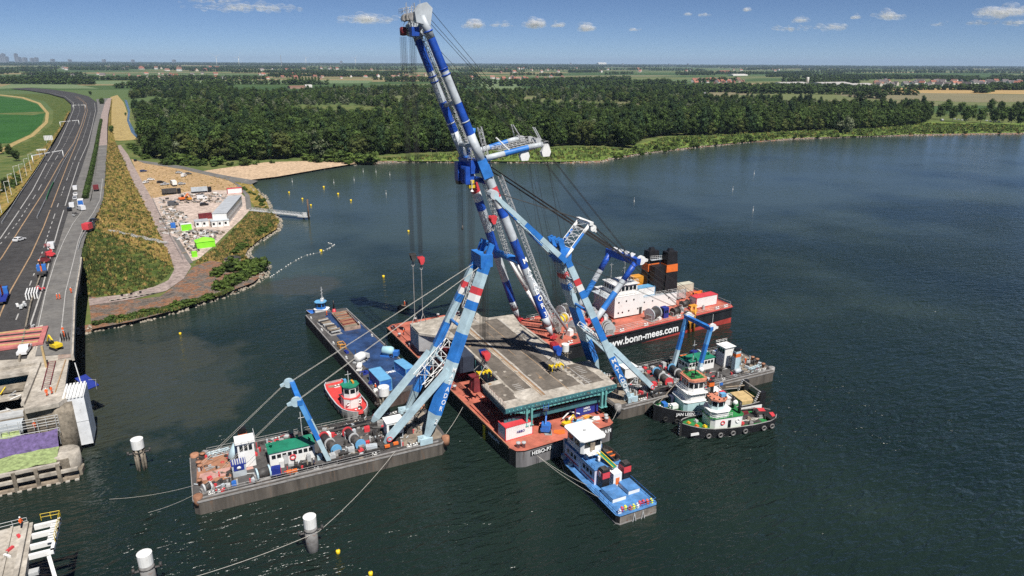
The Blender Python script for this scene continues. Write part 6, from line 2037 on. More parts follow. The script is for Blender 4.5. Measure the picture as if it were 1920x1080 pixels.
# ------------------------------------------------------------------ pusher boat with raised wheelhouse
def pusher():
    t = thing('pusher_boat', 'blue decked pusher boat with raised white wheelhouse, nose against the barge', 'boat', (63.4, 80.0, 0), 0.0)
    # local: stern y=0, bow y=22, x across
    BLD = mat('sky_blue_deck', (0.075, 0.22, 0.48), .6, .3, .6, rust=.2, rust_rgb=(.15, .21, .30))
    LAV = mat('pale_lilac_paint', (0.56, 0.58, 0.72), .5, .08, .5)
    W2 = 4.3
    poly = [(-W2 + .5, 0), (W2 - .5, 0), (W2, .6), (W2, 18), (W2 - 1.2, 21.4), (-W2 + 1.2, 21.4), (-W2, 18), (-W2, .6)]
    h = MB().prism(poly, -.9, 1.75).build('hull', HULLBK, t)
    MB().prism([(p[0] * 1.015, p[1] * 1.004 - .04) for p in poly], .1, .32).build('rubbing_strake', STEEL, h)
    MB().prism([(-W2 + .5, -.03), (W2 - .5, -.03), (W2 - .5, .0), (-W2 + .5, .0)], -.4, 1.6).build('scuffed_transom', mat('scuffed_transom', (0.20, 0.18, 0.16), .8, .4, .7, rust=.3), h)
    MB().prism(poly, 1.75, 1.8).build('deck', BLD, t)
    for x in (-.9, .9):
        for dx in (-.35, .35):
            MB().beam((x, -.12, 1.6), (x + dx, -.2, -.2), .12, .12).build('transom_ladder', GALV, h)
    # long house
    c = deckhouse(t, -2.9, 2.9, 9.6, 20.2, 1.8, 4.9, LAV, BLD, 'cabin', (), .15)
    row_panes(c, (-2.92, 10.2, 3.7), (-2.92, 13.8, 3.7), 3, .85, 'X', .7)
    row_panes(c, (-2.92, 15.8, 3.7), (-2.92, 19.6, 3.7), 3, .85, 'X', .7)
    row_panes(c, (2.92, 10.2, 3.7), (2.92, 19.6, 3.7), 6, .85, 'X', .7)
    MB().bx(-2.98, -2.9, 9.6, 14.2, 2.35, 2.6).build('red_stripe', RED, c)
    MB().bx(-2.98, -2.9, 15.0, 20.2, 2.35, 2.6).build('red_stripe', RED, c)
    MB().bx(-2.97, -2.9, 14.3, 15.0, 1.85, 3.8).build('door', WHITE, c)
    for y in (11.4, 16.6):
        railing(c, [(-2.8, y - 1.6, 5.05), (-2.8, y + 2.4, 5.05)], .8, 1.0, CBLUE)
    MB().ball((-1.2, 13.2, 6.4), .5, 10, 6).tube((-1.2, 13.2, 5.0), (-1.2, 13.2, 6.2), .12, n=6).build('radome', WHITE, c)
    MB().tube((-.9, 11.4, 5.0), (-.9, 11.4, 6.0), .25, n=8).ball((-.9, 11.4, 6.1), .3, 8, 5).build('vent', WHITE, c)
    for x, y in ((-2.0, 14.4), (-2.3, 13.6), (-2.1, 15.2)):
        MB().box((x, y, 5.3), (.5, .6, .5)).build('life_raft', GALV, c)
    # raised wheelhouse on a column
    MB().bx(-.9, .9, 16.4, 18.4, 5.0, 6.6).build('lift_column', GREY, t)
    w = oct_house(t, -1.4, 15.8, 4.6, 5.6, 6.4, 9.2, WHITE, 'wheelhouse', .1, WHITE, .5, None, .25)
    for a, b2, axis, n in (((-1.4 - 2.32, 13.5, 8.2), (-1.4 - 2.32, 18.1, 8.2), 'X', 2), ((-3.4, 12.98, 8.2), (.6, 12.98, 8.2), 'Y', 2), ((.92, 13.5, 8.2), (.92, 18.1, 8.2), 'X', 2), ((-3.4, 18.62, 8.2), (.6, 18.62, 8.2), 'Y', 2)):
        row_panes(w, a, b2, n, 1.2, axis)
    MB().box((-1.4, 15.8, 9.55), (.5, .5, .2)).build('roof_hatch', GALV, w)
    MB().bx(-1.9, -.9, 12.88, 12.98, 6.6, 8.6).build('door', TIMBER, w)
    MB().bx(-2.8, -.2, 12.0, 12.9, 6.35, 6.5).build('landing', WHITE, w)
    railing(w, [(-2.8, 12.0, 6.5), (-.2, 12.0, 6.5)], .9, .8, WHITE)
    g = MB().beam((-.4, 12.4, 6.4), (.6, 8.4, 5.2), .8, .12).build('gangway', GRNROOF, t)
    MB().tube((-.8, 12.4, 6.6), (.2, 8.4, 5.4), .09, n=5).build('handrail', YELLOW, g)
    MB().tube((.0, 12.4, 6.6), (1.0, 8.4, 5.4), .09, n=5).build('handrail', YELLOW, g)
    # dinghy on the cabin roof is its own thing (below); stern funnels, hatches
    for x in (-1.6, 3.0):
        f = MB().box((x, 8.6, 3.6), (1.5, 1.6, 3.7)).build('funnel', BLACK, t)
        MB().box((x, 8.6, 4.5), (1.56, 1.66, 1.2)).build('funnel_panel', RED, f)
        MB().box((x, 8.6, 5.55), (1.2, 1.2, .3)).build('funnel_top', DSTEEL, f)
    lettering('B', 1.3, LETTER, t, basis((-2.40, 9.1, 4.1), (0, -1, 0), (0, 0, 1)), bold=.03)
    MB().box((.7, 8.3, 3.2), (1.8, 1.6, 2.6)).build('stern_locker', WHITE, t)
    MB().bx(.3, 1.1, 7.45, 7.5, 2.2, 3.6).build('orange_panel', ORANGE, t)
    for x0, x1, y0, y1 in ((-2.9, -.1, 3.6, 7.2), (1.0, 3.4, 4.4, 7.6)):
        hh = MB().bx(x0, x1, y0, y1, 1.8, 2.6).build('engine_hatch', WHITE, t)
        MB().bx(x0 - .08, x1 + .08, y0 - .08, y1 + .08, 2.6, 2.7).build('hatch_lid', BLD, hh)
    railing(t, [(-4.0, 9.0, 1.8), (-4.0, .5, 1.8), (4.0, .5, 1.8), (4.0, 12.0, 1.8)], 1.0, 1.3, CBLUE)
    for i in range(10):
        b = MB().box((0, 0, .3), (.6, .4, .55)).ball((0, .1, .7), .25, 6, 4)
        b.build('deck_gear', R.choice((RED, ORANGE, GALV, CBLUE, HIVIS, WHITE, HIVISY)), t, loc=(-3.4 + i * .75, .9 + R.uniform(-.2, .4), 1.8), rz=R.uniform(0, 3))
    MB().beam((-2.6, 20.6, 1.8), (-2.9, 20.4, 5.6), .4, .5).build('push_post', GREY, t)
    MB().beam((2.6, 20.9, 1.8), (2.6, 20.9, 4.6), .8, .7).build('push_post', BLACK, t)
    MB().beam((-1.6, 21.0, 1.8), (-1.6, 21.0, 4.4), .8, .7).build('push_post', BLACK, t)
    for y in (17, 19.6):
        MB().box((-3.6, y, 2.1), (.6, .8, .6)).build('side_locker', GALV, t)
    return t
PB = pusher()
small_boat('orange grey dinghy on the cabin roof of the pusher boat', (65.6, 92.6, 5.05), radians(92), 4.8, 1.9, DSTEEL, ORANGE, name='dinghy')

# ------------------------------------------------------------------ mooring dolphins, floating buoys
def dolphin(label, x, y, h, r, m_cap, open_=False, capH=1.9):
    t = thing('mooring_pile', label, 'mooring pile', (x, y, 0), 0, 'mooring piles in the river')
    b = MB()
    if open_:
        for i in range(6):
            a = i * pi / 3
            MB().tube((r * .72 * cos(a), r * .72 * sin(a), -1.5), (r * .72 * cos(a), r * .72 * sin(a), h - capH), .24, n=8).build('pile', CONC_D, t)
    else:
        MB().lathe([(r, -1.5), (r, h - capH)], n=14).build('pile', mat('grey_steel_pile', (0.20, 0.195, 0.19), .7, .3, .6, rust=.3), t)
    MB().lathe([(r * 1.02, h - capH), (r * 1.05, h), (r * .9, h + .05)], n=18, smooth=False).build('cap', m_cap, t)
    for s_ in (-1, 1):
        b = MB()
        b.tube((s_ * r * .8, 0, h * .55), (s_ * (r + 1.0), 0, h * .55), .18, n=6)
        b.tube((s_ * (r + .8), 0, h * .55 - .1), (s_ * (r + .8), 0, h * .55 + .6), .22, n=7)
        b.build('bollard_arm', DSTEEL, t)
    MB().torus((0, 0, h * .62), r * 1.05, .07, 'Z', 16, 5).build('ring', DSTEEL, t)
    return t
def dol_px(label, px, py, h, r, cap=None, open_=False):
    p = G(px, py, h)
    return dolphin(label, p.x, p.y, h, r, cap or WHITE, open_)
dol_px('round mooring pile with a white cap, in front of the grey pontoon', 580, 968, 6.4, .98)
dol_px('mooring pile with a white cap at the bottom edge, nearest of all', 270, 1037, 6.4, 1.0)
dol_px('ribbed pile cluster with a flat white top beside the old bridge pier', 256, 823, 6.6, 1.05, None, True)
dol_px('white capped pile standing between the blue barge and the front crane', 719, 725, 8.6, 1.15, None, True)
dol_px('steel pile with a pale top beside the bow of the big crane', 1060, 645, 6.5, .95, None, True)
BUOYY = mat('buoy_yellow', (0.78, 0.56, 0.02), .45, .1, 2.0)
def buoy(label, px, py, s=1.0, white=False):
    t = thing('marker_buoy', label, 'buoy', G(px, py, 0), 0, 'yellow marker buoys' if not white else 'small pale spar buoys')
    if white:
        MB().lathe([(.12, -.4), (.3, 0), (.3, .5), (.12, .6), (.1, 2.6), (.2, 2.7), (.1, 3.0)], n=7).build('spar', PVC, t)
    else:
        MB().lathe([(.25, -.4), (.62, -.1), (.66, .9), (.5, 1.05), (.15, 1.15)], n=10).build('float', BUOYY, t)
        MB().tube((0, 0, 1.1), (0, 0, 1.7), .07, n=5).build('staff', CNAVY, t)
    t.scale = (s, s, s)
    return t
for px, py, lab, s in ((634, 1037, 'yellow buoy nearest the front pontoon, right of the white capped pile', .8), (338, 627, 'yellow buoy off the stony left bank', .8), (602, 472, 'larger yellow buoy on the string of white floats', 1.3),
                       (719, 520, 'yellow buoy left of the black hook block', 1.1), (766, 435, 'yellow buoy beside the hanging hoist wires', 1.2), (542, 362, 'yellow buoy left of the jetty post', 1.2), (567, 374, 'yellow buoy just beyond the jetty post', 1.2), (583, 386, 'yellow buoy right behind the jetty end', 1.2),
                       (607, 352, 'yellow buoy second from the beach', 1.4), (634, 365, 'yellow buoy in mid bay', 1.4), (658, 377, 'yellow buoy outermost in the bay', 1.3), (695, 1078, 'yellow buoy cut by the bottom edge', .8)):
    buoy(lab, px, py, s * .68)
for i, (px, py) in enumerate(((548, 341), (626, 343), (664, 338), (681, 322), (705, 323), (724, 364), (731, 328), (1189, 378), (1374, 356), (1414, 326), (1412, 395))):
    buoy('thin pale spar buoy standing far out in the bay', px, py, .75, True)
fl = MB()
line_px = [(507, 520), (523, 509), (545, 494), (570, 480), (600, 473), (617, 466), (627, 459), (613, 455)]
prev = None
FP = []
for (x0, y0), (x1, y1) in zip(line_px, line_px[1:]):
    for i in range(5):
        FP.append(G(x0 + (x1 - x0) * i / 5, y0 + (y1 - y0) * i / 5, .05))
ln = thing('float_line', 'string of small white floats curving off the left bank', 'float line', FP[0])
me_ = MB().ball((0, 0, 0), .26, 7, 5, sq=(1, 1, .8)).mesh('float', PVC)
for i, p in enumerate(FP):
    if i % 4 != 3: put('float', me_, ln, loc=p - FP[0] + Vector((0, 0, .1)))
MB().path([p - FP[0] for p in FP], .02, 4).build('rope', LINE, ln)
def rope(label, pts, sag=.6, r=.038, m=None, group='mooring lines'):
    a, b = Vector(pts[0]), Vector(pts[1])
    o = MB().path([a.lerp(b, i / 10) - a + Vector((0, 0, -4 * sag * (i / 10) * (1 - i / 10))) for i in range(11)], r, 5).build('mooring_line', m or LINE, None, label, 'rope', group)
    o.location = a
    return o
rope('pale mooring line from the front pontoon down to the white capped pile', [(30.4, 113.9, 3.2), G(597, 997, 3.6)], .8)
rope('long pale line from the white capped pile to the lower left', [G(597, 997, 3.6), G(300, 1100, 4.0)], .6)
rope('thin line from the pontoon corner toward the ribbed pile, dipping to the water', [(-5.2, 118.5, 3.2), G(205, 936, .1)], .5, .025)
rope('second thin line from the pontoon corner into the water', [(-5.2, 115.5, 3.2), G(278, 961, .1)], .3, .025)
rope('line from the front pontoon bow up to the barge hatch', [(41.0, 115.2, 3.2), G(868, 763, 4.2)], .3)
rope('line running from barge bow along the pusher boat', [(55.6, 102.4, 2.0), (59.2, 86.0, 1.9)], .6)
rope('second line from barge bow to the pusher boat stern', [(56.0, 102.4, 1.6), (59.3, 90.0, 1.9)], .4)
rope('line from the barge corner to the right crane pontoon', [(74.4, 104.6, 4.2), (80.5, 111.0, 3.2)], .3)
# ------------------------------------------------------------------ motorway, viaduct and slip road
ZT = [(0, 12.6), (262, 12.6), (318, 11.0), (375, 9.6), (470, 8.2), (575, 7.0), (870, 5.6), (1310, 4.3), (1500, 3.9), (2300, 2.6), (9000, 2.4)]
def zroad(t):
    for (a, za), (b, zb) in zip(ZT, ZT[1:]):
        if t <= b:
            return za + (zb - za) * max(0.0, (t - a)) / (b - a)
    return ZT[-1][1]
def RD(px, py, dz=0.0):
    z = 8.0
    for _ in range(8):
        z = zroad(G(px, py, z).y)
    p = G(px, py, z)
    return Vector((p.x, p.y, z + dz))
def ribbon(name, left, right, m, dz=0.0, fn=RD, kind='structure', label=None, parent=None, sub=3):
    b = MB()
    def dense(l):
        out = []
        for (x0, y0), (x1, y1) in zip(l, l[1:]):
            for i in range(sub): out.append((x0 + (x1 - x0) * i / sub, y0 + (y1 - y0) * i / sub))
        return out + [l[-1]]
    L, Rr = [fn(x, y) for x, y in dense(left)], [fn(x, y) for x, y in dense(right)]
    for a, c, d, e in zip(L, Rr, Rr[1:], L[1:]):
        q = [(p.x, p.y, p.z + dz) for p in (a, c, d, e)]
        n = (Vector(q[1]) - Vector(q[0])).cross(Vector(q[2]) - Vector(q[0]))
        b.sheet(q if n.z > 0 else q[::-1])
    return b.build(name, m, parent, kind=kind, label=label)
HWR = [(50, 672), (66, 612), (84, 545), (99, 490), (112, 450), (133, 380), (141, 350), (155, 310), (168, 270), (174, 240), (183, 208), (182, 192), (166, 180.5), (138, 173.5), (96, 167.5), (55, 164.5)]
HWL = [(-260, 690), (-240, 612), (-170, 545), (-90, 490), (-40, 450), (28, 380), (48, 350), (76, 310), (101, 270), (121, 235), (133, 208), (133, 194), (120, 183), (92, 175.5), (55, 169.5), (20, 166)]
ribbon('motorway', HWL, HWR, ASPH_D, label='dark asphalt motorway running away to the left')
SLR = [(132, 664), (137, 605), (140, 548), (150, 490), (158, 452), (170, 420), (186, 395), (194, 372), (197, 335), (199, 300), (201, 272)]
SLL = [(66, 668), (81, 608), (96, 548), (112, 490), (126, 452), (141, 420), (157, 398), (171, 375), (177, 340), (182, 304), (185, 273)]
ribbon('slip_road', SLL, SLR, ASPH, .05, label='grey slip road beside the motorway')
ribbon('hard_shoulder', [(66, 612), (84, 545), (99, 490), (112, 450), (133, 380), (141, 350), (155, 310), (168, 270), (174, 240), (183, 208), (182, 192), (180, 186)], [(81, 608), (96, 548), (112, 490), (126, 452), (168, 380), (176, 345), (181, 308), (185, 273), (185, 240), (190, 215), (197, 192), (203, 184)], ASPH, -.06, label='grey hard shoulder between motorway and slip road')
ribbon('slip_verge', [(185, 273), (185, 240), (190, 215), (197, 192), (203, 184)], [(201, 272), (201, 240), (203, 215), (207, 196), (209, 184)], PAVE, .03, label='pink road beyond the slip road')
MLINES = [([(0, 448), (30, 404), (61, 357), (88, 305), (110, 270), (128, 230), (139, 203), (137, 192), (122, 181), (90, 173)], WPAINT, 1.5, 0),
          ([(-45, 545), (4, 482), (40, 425), (84, 357), (113, 305), (138, 268), (152, 235), (160, 208), (157, 192), (140, 180)], OPAINT, 1.5, 0),
          ([(-4, 600), (20, 545), (57, 480), (82, 425), (108, 357), (128, 305), (143, 270), (156, 235), (164, 208), (161, 193), (144, 180)], OPAINT, 1.4, 0),
          ([(44, 655), (60, 600), (78, 545), (95, 480), (110, 425), (131, 357), (148, 305), (164, 270), (172, 240), (179, 208), (177, 192)], WPAINT, 1.4, 0),
          ([(-70, 545), (-5, 465), (35, 415), (72, 357), (100, 305), (122, 270), (140, 233), (150, 206), (147, 192)], WPAINT, 1.2, 1),
          ([(30, 600), (52, 545), (77, 480), (95, 425), (118, 357), (137, 305), (152, 270), (163, 238), (171, 208)], WPAINT, 1.2, 1)]
for pts_, m, w, dash in MLINES:
    P = []
    for (x0, y0), (x1, y1) in zip(pts_, pts_[1:]):
        for i in range(14): P.append(RD(x0 + (x1 - x0) * i / 14, y0 + (y1 - y0) * i / 14, .05))
    b = MB()
    acc = 0.0
    for i, (a, c) in enumerate(zip(P, P[1:])):
        d = (c - a)
        segs = max(1, int(d.length / 4.5)) if dash else 1
        for s_ in range(segs):
            if dash and (int((acc + d.length * s_ / segs) / 5) % 2): continue
            u, v = a.lerp(c, s_ / segs), a.lerp(c, (s_ + 1) / segs)
            n = Vector((-d.y, d.x, 0)).normalized() * .13 * w
            b.sheet([u - n, u + n, v + n, v - n][::-1])
        acc += d.length
    b.build('lane_dashes' if dash else 'lane_line', m, None, kind='structure', label='painted line on the motorway')
for l, r in (([(64, 655), (73, 603), (85, 548), (103, 490), (119, 452), (136, 420), (153, 397)], [(66, 655), (75, 603), (87, 548), (104.6, 490), (120.4, 452), (137.2, 420), (154, 397)]),
             ([(110, 655), (116, 603), (122, 548), (137, 490), (146, 452), (158, 422), (174, 400), (187, 375), (192, 335)], [(111.8, 655), (117.8, 603), (123.6, 548), (138.4, 490), (147.2, 452), (159, 422), (175, 400), (188, 375), (192.8, 335)])):
    ribbon('edge_line', l, r, WPAINT, .08, label='white edge line of the slip road')
# median guard rail and hedge
def along(pts_, step, fn):
    P = [fn(x, y) for x, y in pts_]
    out = []
    for a, c in zip(P, P[1:]):
        n = max(1, int((c - a).length / step))
        out += [a.lerp(c, i / n) for i in range(n)]
    return out + [P[-1]]
def guard_rail(label, px):
    P = along(px, 4, RD)
    t = thing('guard_rail', label, 'guard rail', P[0], 0, 'motorway guard rails')
    b = MB()
    for a, c in zip(P, P[1:]):
        b.beam(a - P[0] + Vector((0, 0, .7)), c - P[0] + Vector((0, 0, .7)), .12, .34)
    b.build('rail', GALV, t)
    q = MB()
    for a in P[::2]: q.box(a - P[0] + Vector((0, 0, .35)), (.12, .12, .7))
    q.build('posts', GALV, t, kind='stuff')
guard_rail('long steel guard rail in the motorway median', [(70, 410), (95, 357), (120, 305), (140.5, 269), (154, 235), (161, 210)])
guard_rail('steel guard rail along the outer left edge of the motorway', [(4, 420), (40, 362), (68, 322), (96, 276)])
guard_rail('bent guard rail at the slip road corner above the grass', [(147, 470), (152, 452), (163, 432), (178, 414)])
hp = along([(160, 372), (166, 345), (174, 310), (181, 275), (186, 245), (190, 225)], 2.4, RD)
hd = MB()
rh = random.Random(4)
hedge = thing('hedge', 'long dark green hedge between motorway and slip road', 'hedge', hp[0])
for i, p in enumerate(hp):
    o = put('foliage', SHRUB[1], hedge, loc=p - hp[0] - Vector((0, 0, .4)), rz=rh.uniform(0, 6))
    o.scale = (.62, .7, .62)
# viaduct: edge beam, underside, piers
vd = thing('viaduct', 'concrete viaduct carrying the motorway over the bank, cut off at its end', 'viaduct', (-33, 210, 0))
def V(p): return Vector(p) - Vector((-33, 210, 0))
edge = [(-26.9, 167.2), (-30.6, 211), (-32.6, 249), (-33.2, 258)]
def slab(z0, z1, inset=0.0, left=-96):
    r = [(x - inset, y) for x, y in edge]
    return [(x + 33, y - 210) for x, y in r] + [(left + 33, 258 - 210), (left + 33, 168.6 - 210)]
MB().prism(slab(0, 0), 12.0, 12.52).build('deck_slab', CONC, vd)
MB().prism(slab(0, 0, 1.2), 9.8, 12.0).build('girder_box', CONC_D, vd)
b = MB()
for (x0, y0), (x1, y1) in zip(edge, edge[1:]):
    b.beam(V((x0 + .2, y0, 12.5)), V((x1 + .2, y1, 12.5)), .5, 1.5)
b.build('edge_beam', CONC, vd)
PINK = mat('pink_grey_walkway', (0.30, 0.23, 0.19), .9, .3, .5, rust=.2, rust_rgb=(.42, .25, .12))
b = MB()
for (x0, y0), (x1, y1) in zip(edge, edge[1:]):
    b.sheet([V((x0 - 2.6, y0, 12.62)), V((x0 - .1, y0, 12.62)), V((x1 - .1, y1, 12.62)), V((x1 - 2.6, y1, 12.62))])
b.build('walkway', PINK, vd)
railing(vd, [V((x, y, 12.6)) for x, y in edge], 1.1, 2.2, GALV)
b = MB()
for (x0, y0), (x1, y1) in zip(edge, edge[1:]):
    b.beam(V((x0 - 9.9, y0 + (2 if y0 < 168 else 0), 12.95)), V((x1 - 9.9, y1, 12.95)), .35, .8)
b.build('barrier', CONC_D, vd)
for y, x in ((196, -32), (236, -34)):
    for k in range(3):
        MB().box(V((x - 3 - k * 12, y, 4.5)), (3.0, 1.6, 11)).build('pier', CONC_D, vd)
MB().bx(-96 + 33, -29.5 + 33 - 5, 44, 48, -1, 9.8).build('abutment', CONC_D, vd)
# ragged end of the deck: teal girder, ledges
for k, (z0, z1, y0, y1, m) in enumerate(((9.2, 11.4, 165.6, 166.4, TEALD), (11.3, 11.95, 164.0, 168.6, CONC), (8.4, 9.0, 158.5, 162.5, CONC), (6.2, 6.8, 153.0, 157.5, CONC), (9.4, 9.9, 160.5, 163.8, CONC_D), (4.6, 5.2, 149.5, 153.0, CONC))):
    MB().bx(-80 + 33, -34.2 + 33, y0 - 210, y1 - 210, z0, z1).build('broken_ledge', m, vd)
MB().bx(-80 + 33, -34.0 + 33, 146.6 - 210, 149.5 - 210, 1.0, 8.4).build('rear_wall', CONC_D, vd)
for i in range(14):
    p = (R.uniform(-44, -34.5), R.uniform(150, 165), R.uniform(6, 10))
    MB().tube(V(p), V((p[0] + R.uniform(-2.5, 2.5), p[1] + R.uniform(-2, 2), p[2] + R.uniform(-.5, 2))), .12, n=5).build('scrap_tube', R.choice((GALV, YELLOW, STEEL, WHITE)), vd)

# standing stub of deck on its river pier
pr = thing('bridge_pier', 'tan concrete bridge pier with a stub of pale deck, white shell and purple netting', 'bridge pier', (-30, 148, 0))
def Q(x, y, z): return (x + 30, y - 148, z)
def qb(x0, x1, y0, y1, z0, z1): return MB().bx(x0 + 30, x1 + 30, y0 - 148, y1 - 148, z0, z1)
MB().prism([(x + 30, y - 148) for x, y in ((-34.5, 168.4), (-27.6, 168.2), (-26.6, 151), (-25.6, 147), (-27.0, 144.6), (-32.4, 144.2), (-33.8, 150))], 11.2, 12.1).build('deck_stub', CONC, pr)
qb(-33.2, -32.6, 146, 167, 12.1, 12.7).build('kerb', CONC, pr)
lattice(pr, Q(-30.6, 167, 12.35), Q(-30.0, 152, 12.35), 1.3, 0, 14, OXIDE, .08, 'rebar_ladder')
qb(-28.2, -28.0, 150, 167.5, 12.1, 12.3).build('rusty_rail', OPAINT, pr)
qb(-31.6, -31.2, 164.5, 165.0, 12.1, 17.0).build('timber_post', WOODY, pr)
qb(-33.0, -27.2, 145.4, 151, 0, 11.2).build('pier_wall', CONC_D, pr)
MB().lathe([(1.9, -1.5), (1.9, 11.15)], Q(-27.0, 146.6, 0), 18).build('rounded_nose', CONC_D, pr)
MB().lathe([(2.6, -1.5), (2.6, 4.1), (2.4, 4.2)], Q(-26.9, 139.6, 0), 18).build('pile_cap_nose', CONC, pr)
wbm = qb(-26.5, -23.0, 146.6, 153.2, 1.2, 11.8).build('white_shell', mat('scuffed_white_shell', (0.70, 0.72, 0.74), .6, .12, .5, rust=.12, rust_rgb=(.35, .34, .33)), pr)
for i in range(6):
    MB().prism([(-26.6 + 30 + i * .62, 146.4 - 148), (-26.25 + 30 + i * .62, 146.4 - 148), (-26.25 + 30 + i * .62, 153.4 - 148), (-26.6 + 30 + i * .62, 153.4 - 148)], 11.8, 12.15).build('roof_rib', WHITE, wbm)
qb(-26.52, -22.98, 146.55, 146.6, 6.4, 6.5).build('seam', GALV, wbm)
# scaffold, netting
for y, z in ((144.6, 8.6), (144.6, 7.4), (143.8, 6.2)):
    railing(pr, [Q(-46, y, z), Q(-27.6, y, z)], 1.1, 2.0, GALV, 'scaffold_rail', .05)
for x in range(-46, -27, 3):
    MB().tube(Q(x, 144.4, 3.5), Q(x, 144.4, 9.8), .06, n=5).build('scaffold_pole', GALV, pr)
def cloth(name, x0, x1, pts_, m):
    b = MB()
    n = 14
    rw = random.Random(len(name))
    grid = [[Q(x0 + (x1 - x0) * i / n, y + rw.uniform(-.25, .25), z + rw.uniform(-.2, .2)) for i in range(n + 1)] for y, z in pts_]
    for r0, r1 in zip(grid, grid[1:]):
        for i in range(n): b._add([r0[i], r0[i + 1], r1[i + 1], r1[i]], [(3, 2, 1, 0)], 0, True)
    return b.build(name, m, pr)
cloth('purple_netting', -50, -27.9, [(143.6, 7.2), (142.6, 6.2), (141.8, 5.2), (141.2, 4.4)], mat('purple_netting', (0.115, 0.08, 0.20), .85, .35, 1.6))
cloth('green_netting', -50, -27.8, [(141.3, 4.5), (139.4, 4.35), (137.6, 4.2), (136.2, 4.05)], mat('green_netting', (0.27, 0.34, 0.14), .85, .35, 1.4))
cloth('green_netting', -50, -34.0, [(145.2, 7.6), (144.6, 7.0), (143.9, 6.6)], mat('green_netting', (0.25, 0.36, 0.10)))
qb(-44, -33.6, 149.6, 152, 8.4, 8.8).build('work_platform', GALV, pr)
qb(-46, -33.8, 146.2, 148.4, 6.6, 8.6).build('formwork_box', GREY, pr)
# fender frame in the water
for z in (.4, 2.1, 3.8):
    qb(-60, -24.6 - (z > 3) * 2.6, 135.4, 136.0, z - .28, z + .28).build('fender_beam', TIMBER if z < 1 else CONC, pr)
for i in range(10):
    x = -27.6 - i * 3.4
    qb(x - .3, x + .3, 135.2, 135.9, -1, 4.0).build('fender_post', CONC_D, pr)
qb(-60, -26, 137.0, 141, -1, 3.9).build('pile_cap', CONC_D, pr)
for i in range(22):
    x = -25 - i * 1.5
    qb(x - .35, x + .35, 135.0, 135.35, -1, .25).build('fender_pile', CONC, pr)
MB().prism([(-27 + 30, 136 - 148), (-24.2 + 30, 136.8 - 148), (-24.0 + 30, 139 - 148), (-26 + 30, 142 - 148), (-28 + 30, 142 - 148)], -1, 1.0).build('corner_apron', CONC_D, pr)
MB().beam(Q(-25.6, 164, 9), Q(-23.0, 160.5, 7.4), 2.4, .2).build('hanging_platform', CNAVY, pr)
railing(pr, [Q(-26.6, 163.6, 7.2), Q(-22.6, 162.4, 7.2), Q(-22.4, 159.6, 7.2)], 1.2, 1.2, GALV)
MB().tube(Q(-26.2, 165, 12), Q(-25.2, 161, 8.2), .12, n=5).build('strut', GALV, pr)

# near piece of deck, bottom left corner
nd = thing('bridge_deck_end', 'grey bridge deck end with white steel brackets at the bottom left corner', 'bridge span', (-28, 98, 12))
ne = MB()
MB().prism([(-24.6 + 28, 89 - 98), (-25.6 + 28, 104.2 - 98), (-45 + 28, 103.2 - 98), (-45 + 28, 86 - 98)], -.9, 0).build('deck_slab', CONC, nd)
MB().prism([(-25.2 + 28, 87 - 98), (-26.0 + 28, 103.8 - 98), (-26.6 + 28, 103.8 - 98), (-25.8 + 28, 87 - 98)], 0, .5).build('parapet', CONC, nd)
MB().prism([(-27.0 + 28, 87 - 98), (-27.9 + 28, 104 - 98), (-28.2 + 28, 104 - 98), (-27.3 + 28, 87 - 98)], 0, .25).build('kerb', CONC, nd)
for y in (96.2, 98.4, 101.0, 103.2):
    MB().bx(-25.4 + 28, -22.2 + 28, y - 98, y + .45 - 98, -.8, -.1).build('steel_bracket', WHITE, nd)
MB().bx(-22.6 + 28, -22.2 + 28, 96 - 98, 104 - 98, -.6, -.1).build('steel_edge', WHITE, nd)
for i in range(9):
    MB().bx(-23.2 + 28, -22.3 + 28, 98 + i * .6 - 98, 98.25 + i * .6 - 98, -.02, .12).build('stair_tread', WHITE, nd)
railing(nd, [(-22.2 + 28, 98 - 98, -.1), (-22.2 + 28, 104 - 98, -.1), (-24.6 + 28, 104.2 - 98, -.1)], 1.1, 1.2, YELLOW)
railing(nd, [(-26.2 + 28, 104 - 98, 0), (-40 + 28, 103.4 - 98, 0)], 1.1, 1.6, GALV)
MB().beam((-22.8 + 28, 95.8 - 98, -.6), (-21.6 + 28, 92 - 98, -9), .45, .45).build('steel_post', WHITE, nd)
MB().bx(-25.0 + 28, -23.8 + 28, 93.6 - 98, 94.6 - 98, -1.6, -1.1).build('lamp_hood', GALV, nd)
for i in range(5):
    MB().tube((-24.6 + 28 + i * .35, 92 - 98 - i * .3, -9), (-24.4 + 28 + i * .35, 93.4 - 98 - i * .2, -1.8), .1, n=5).build('steel_rod', GALV, nd)
for i in range(12):
    MB().box((R.uniform(-5, 1.5), R.uniform(-9, 4), .15), (R.uniform(.3, 1.4), R.uniform(.2, .6), .3), R.uniform(0, 3)).build('loose_timber', R.choice((WOODY, TIMBER, WHITE, RED)), nd)

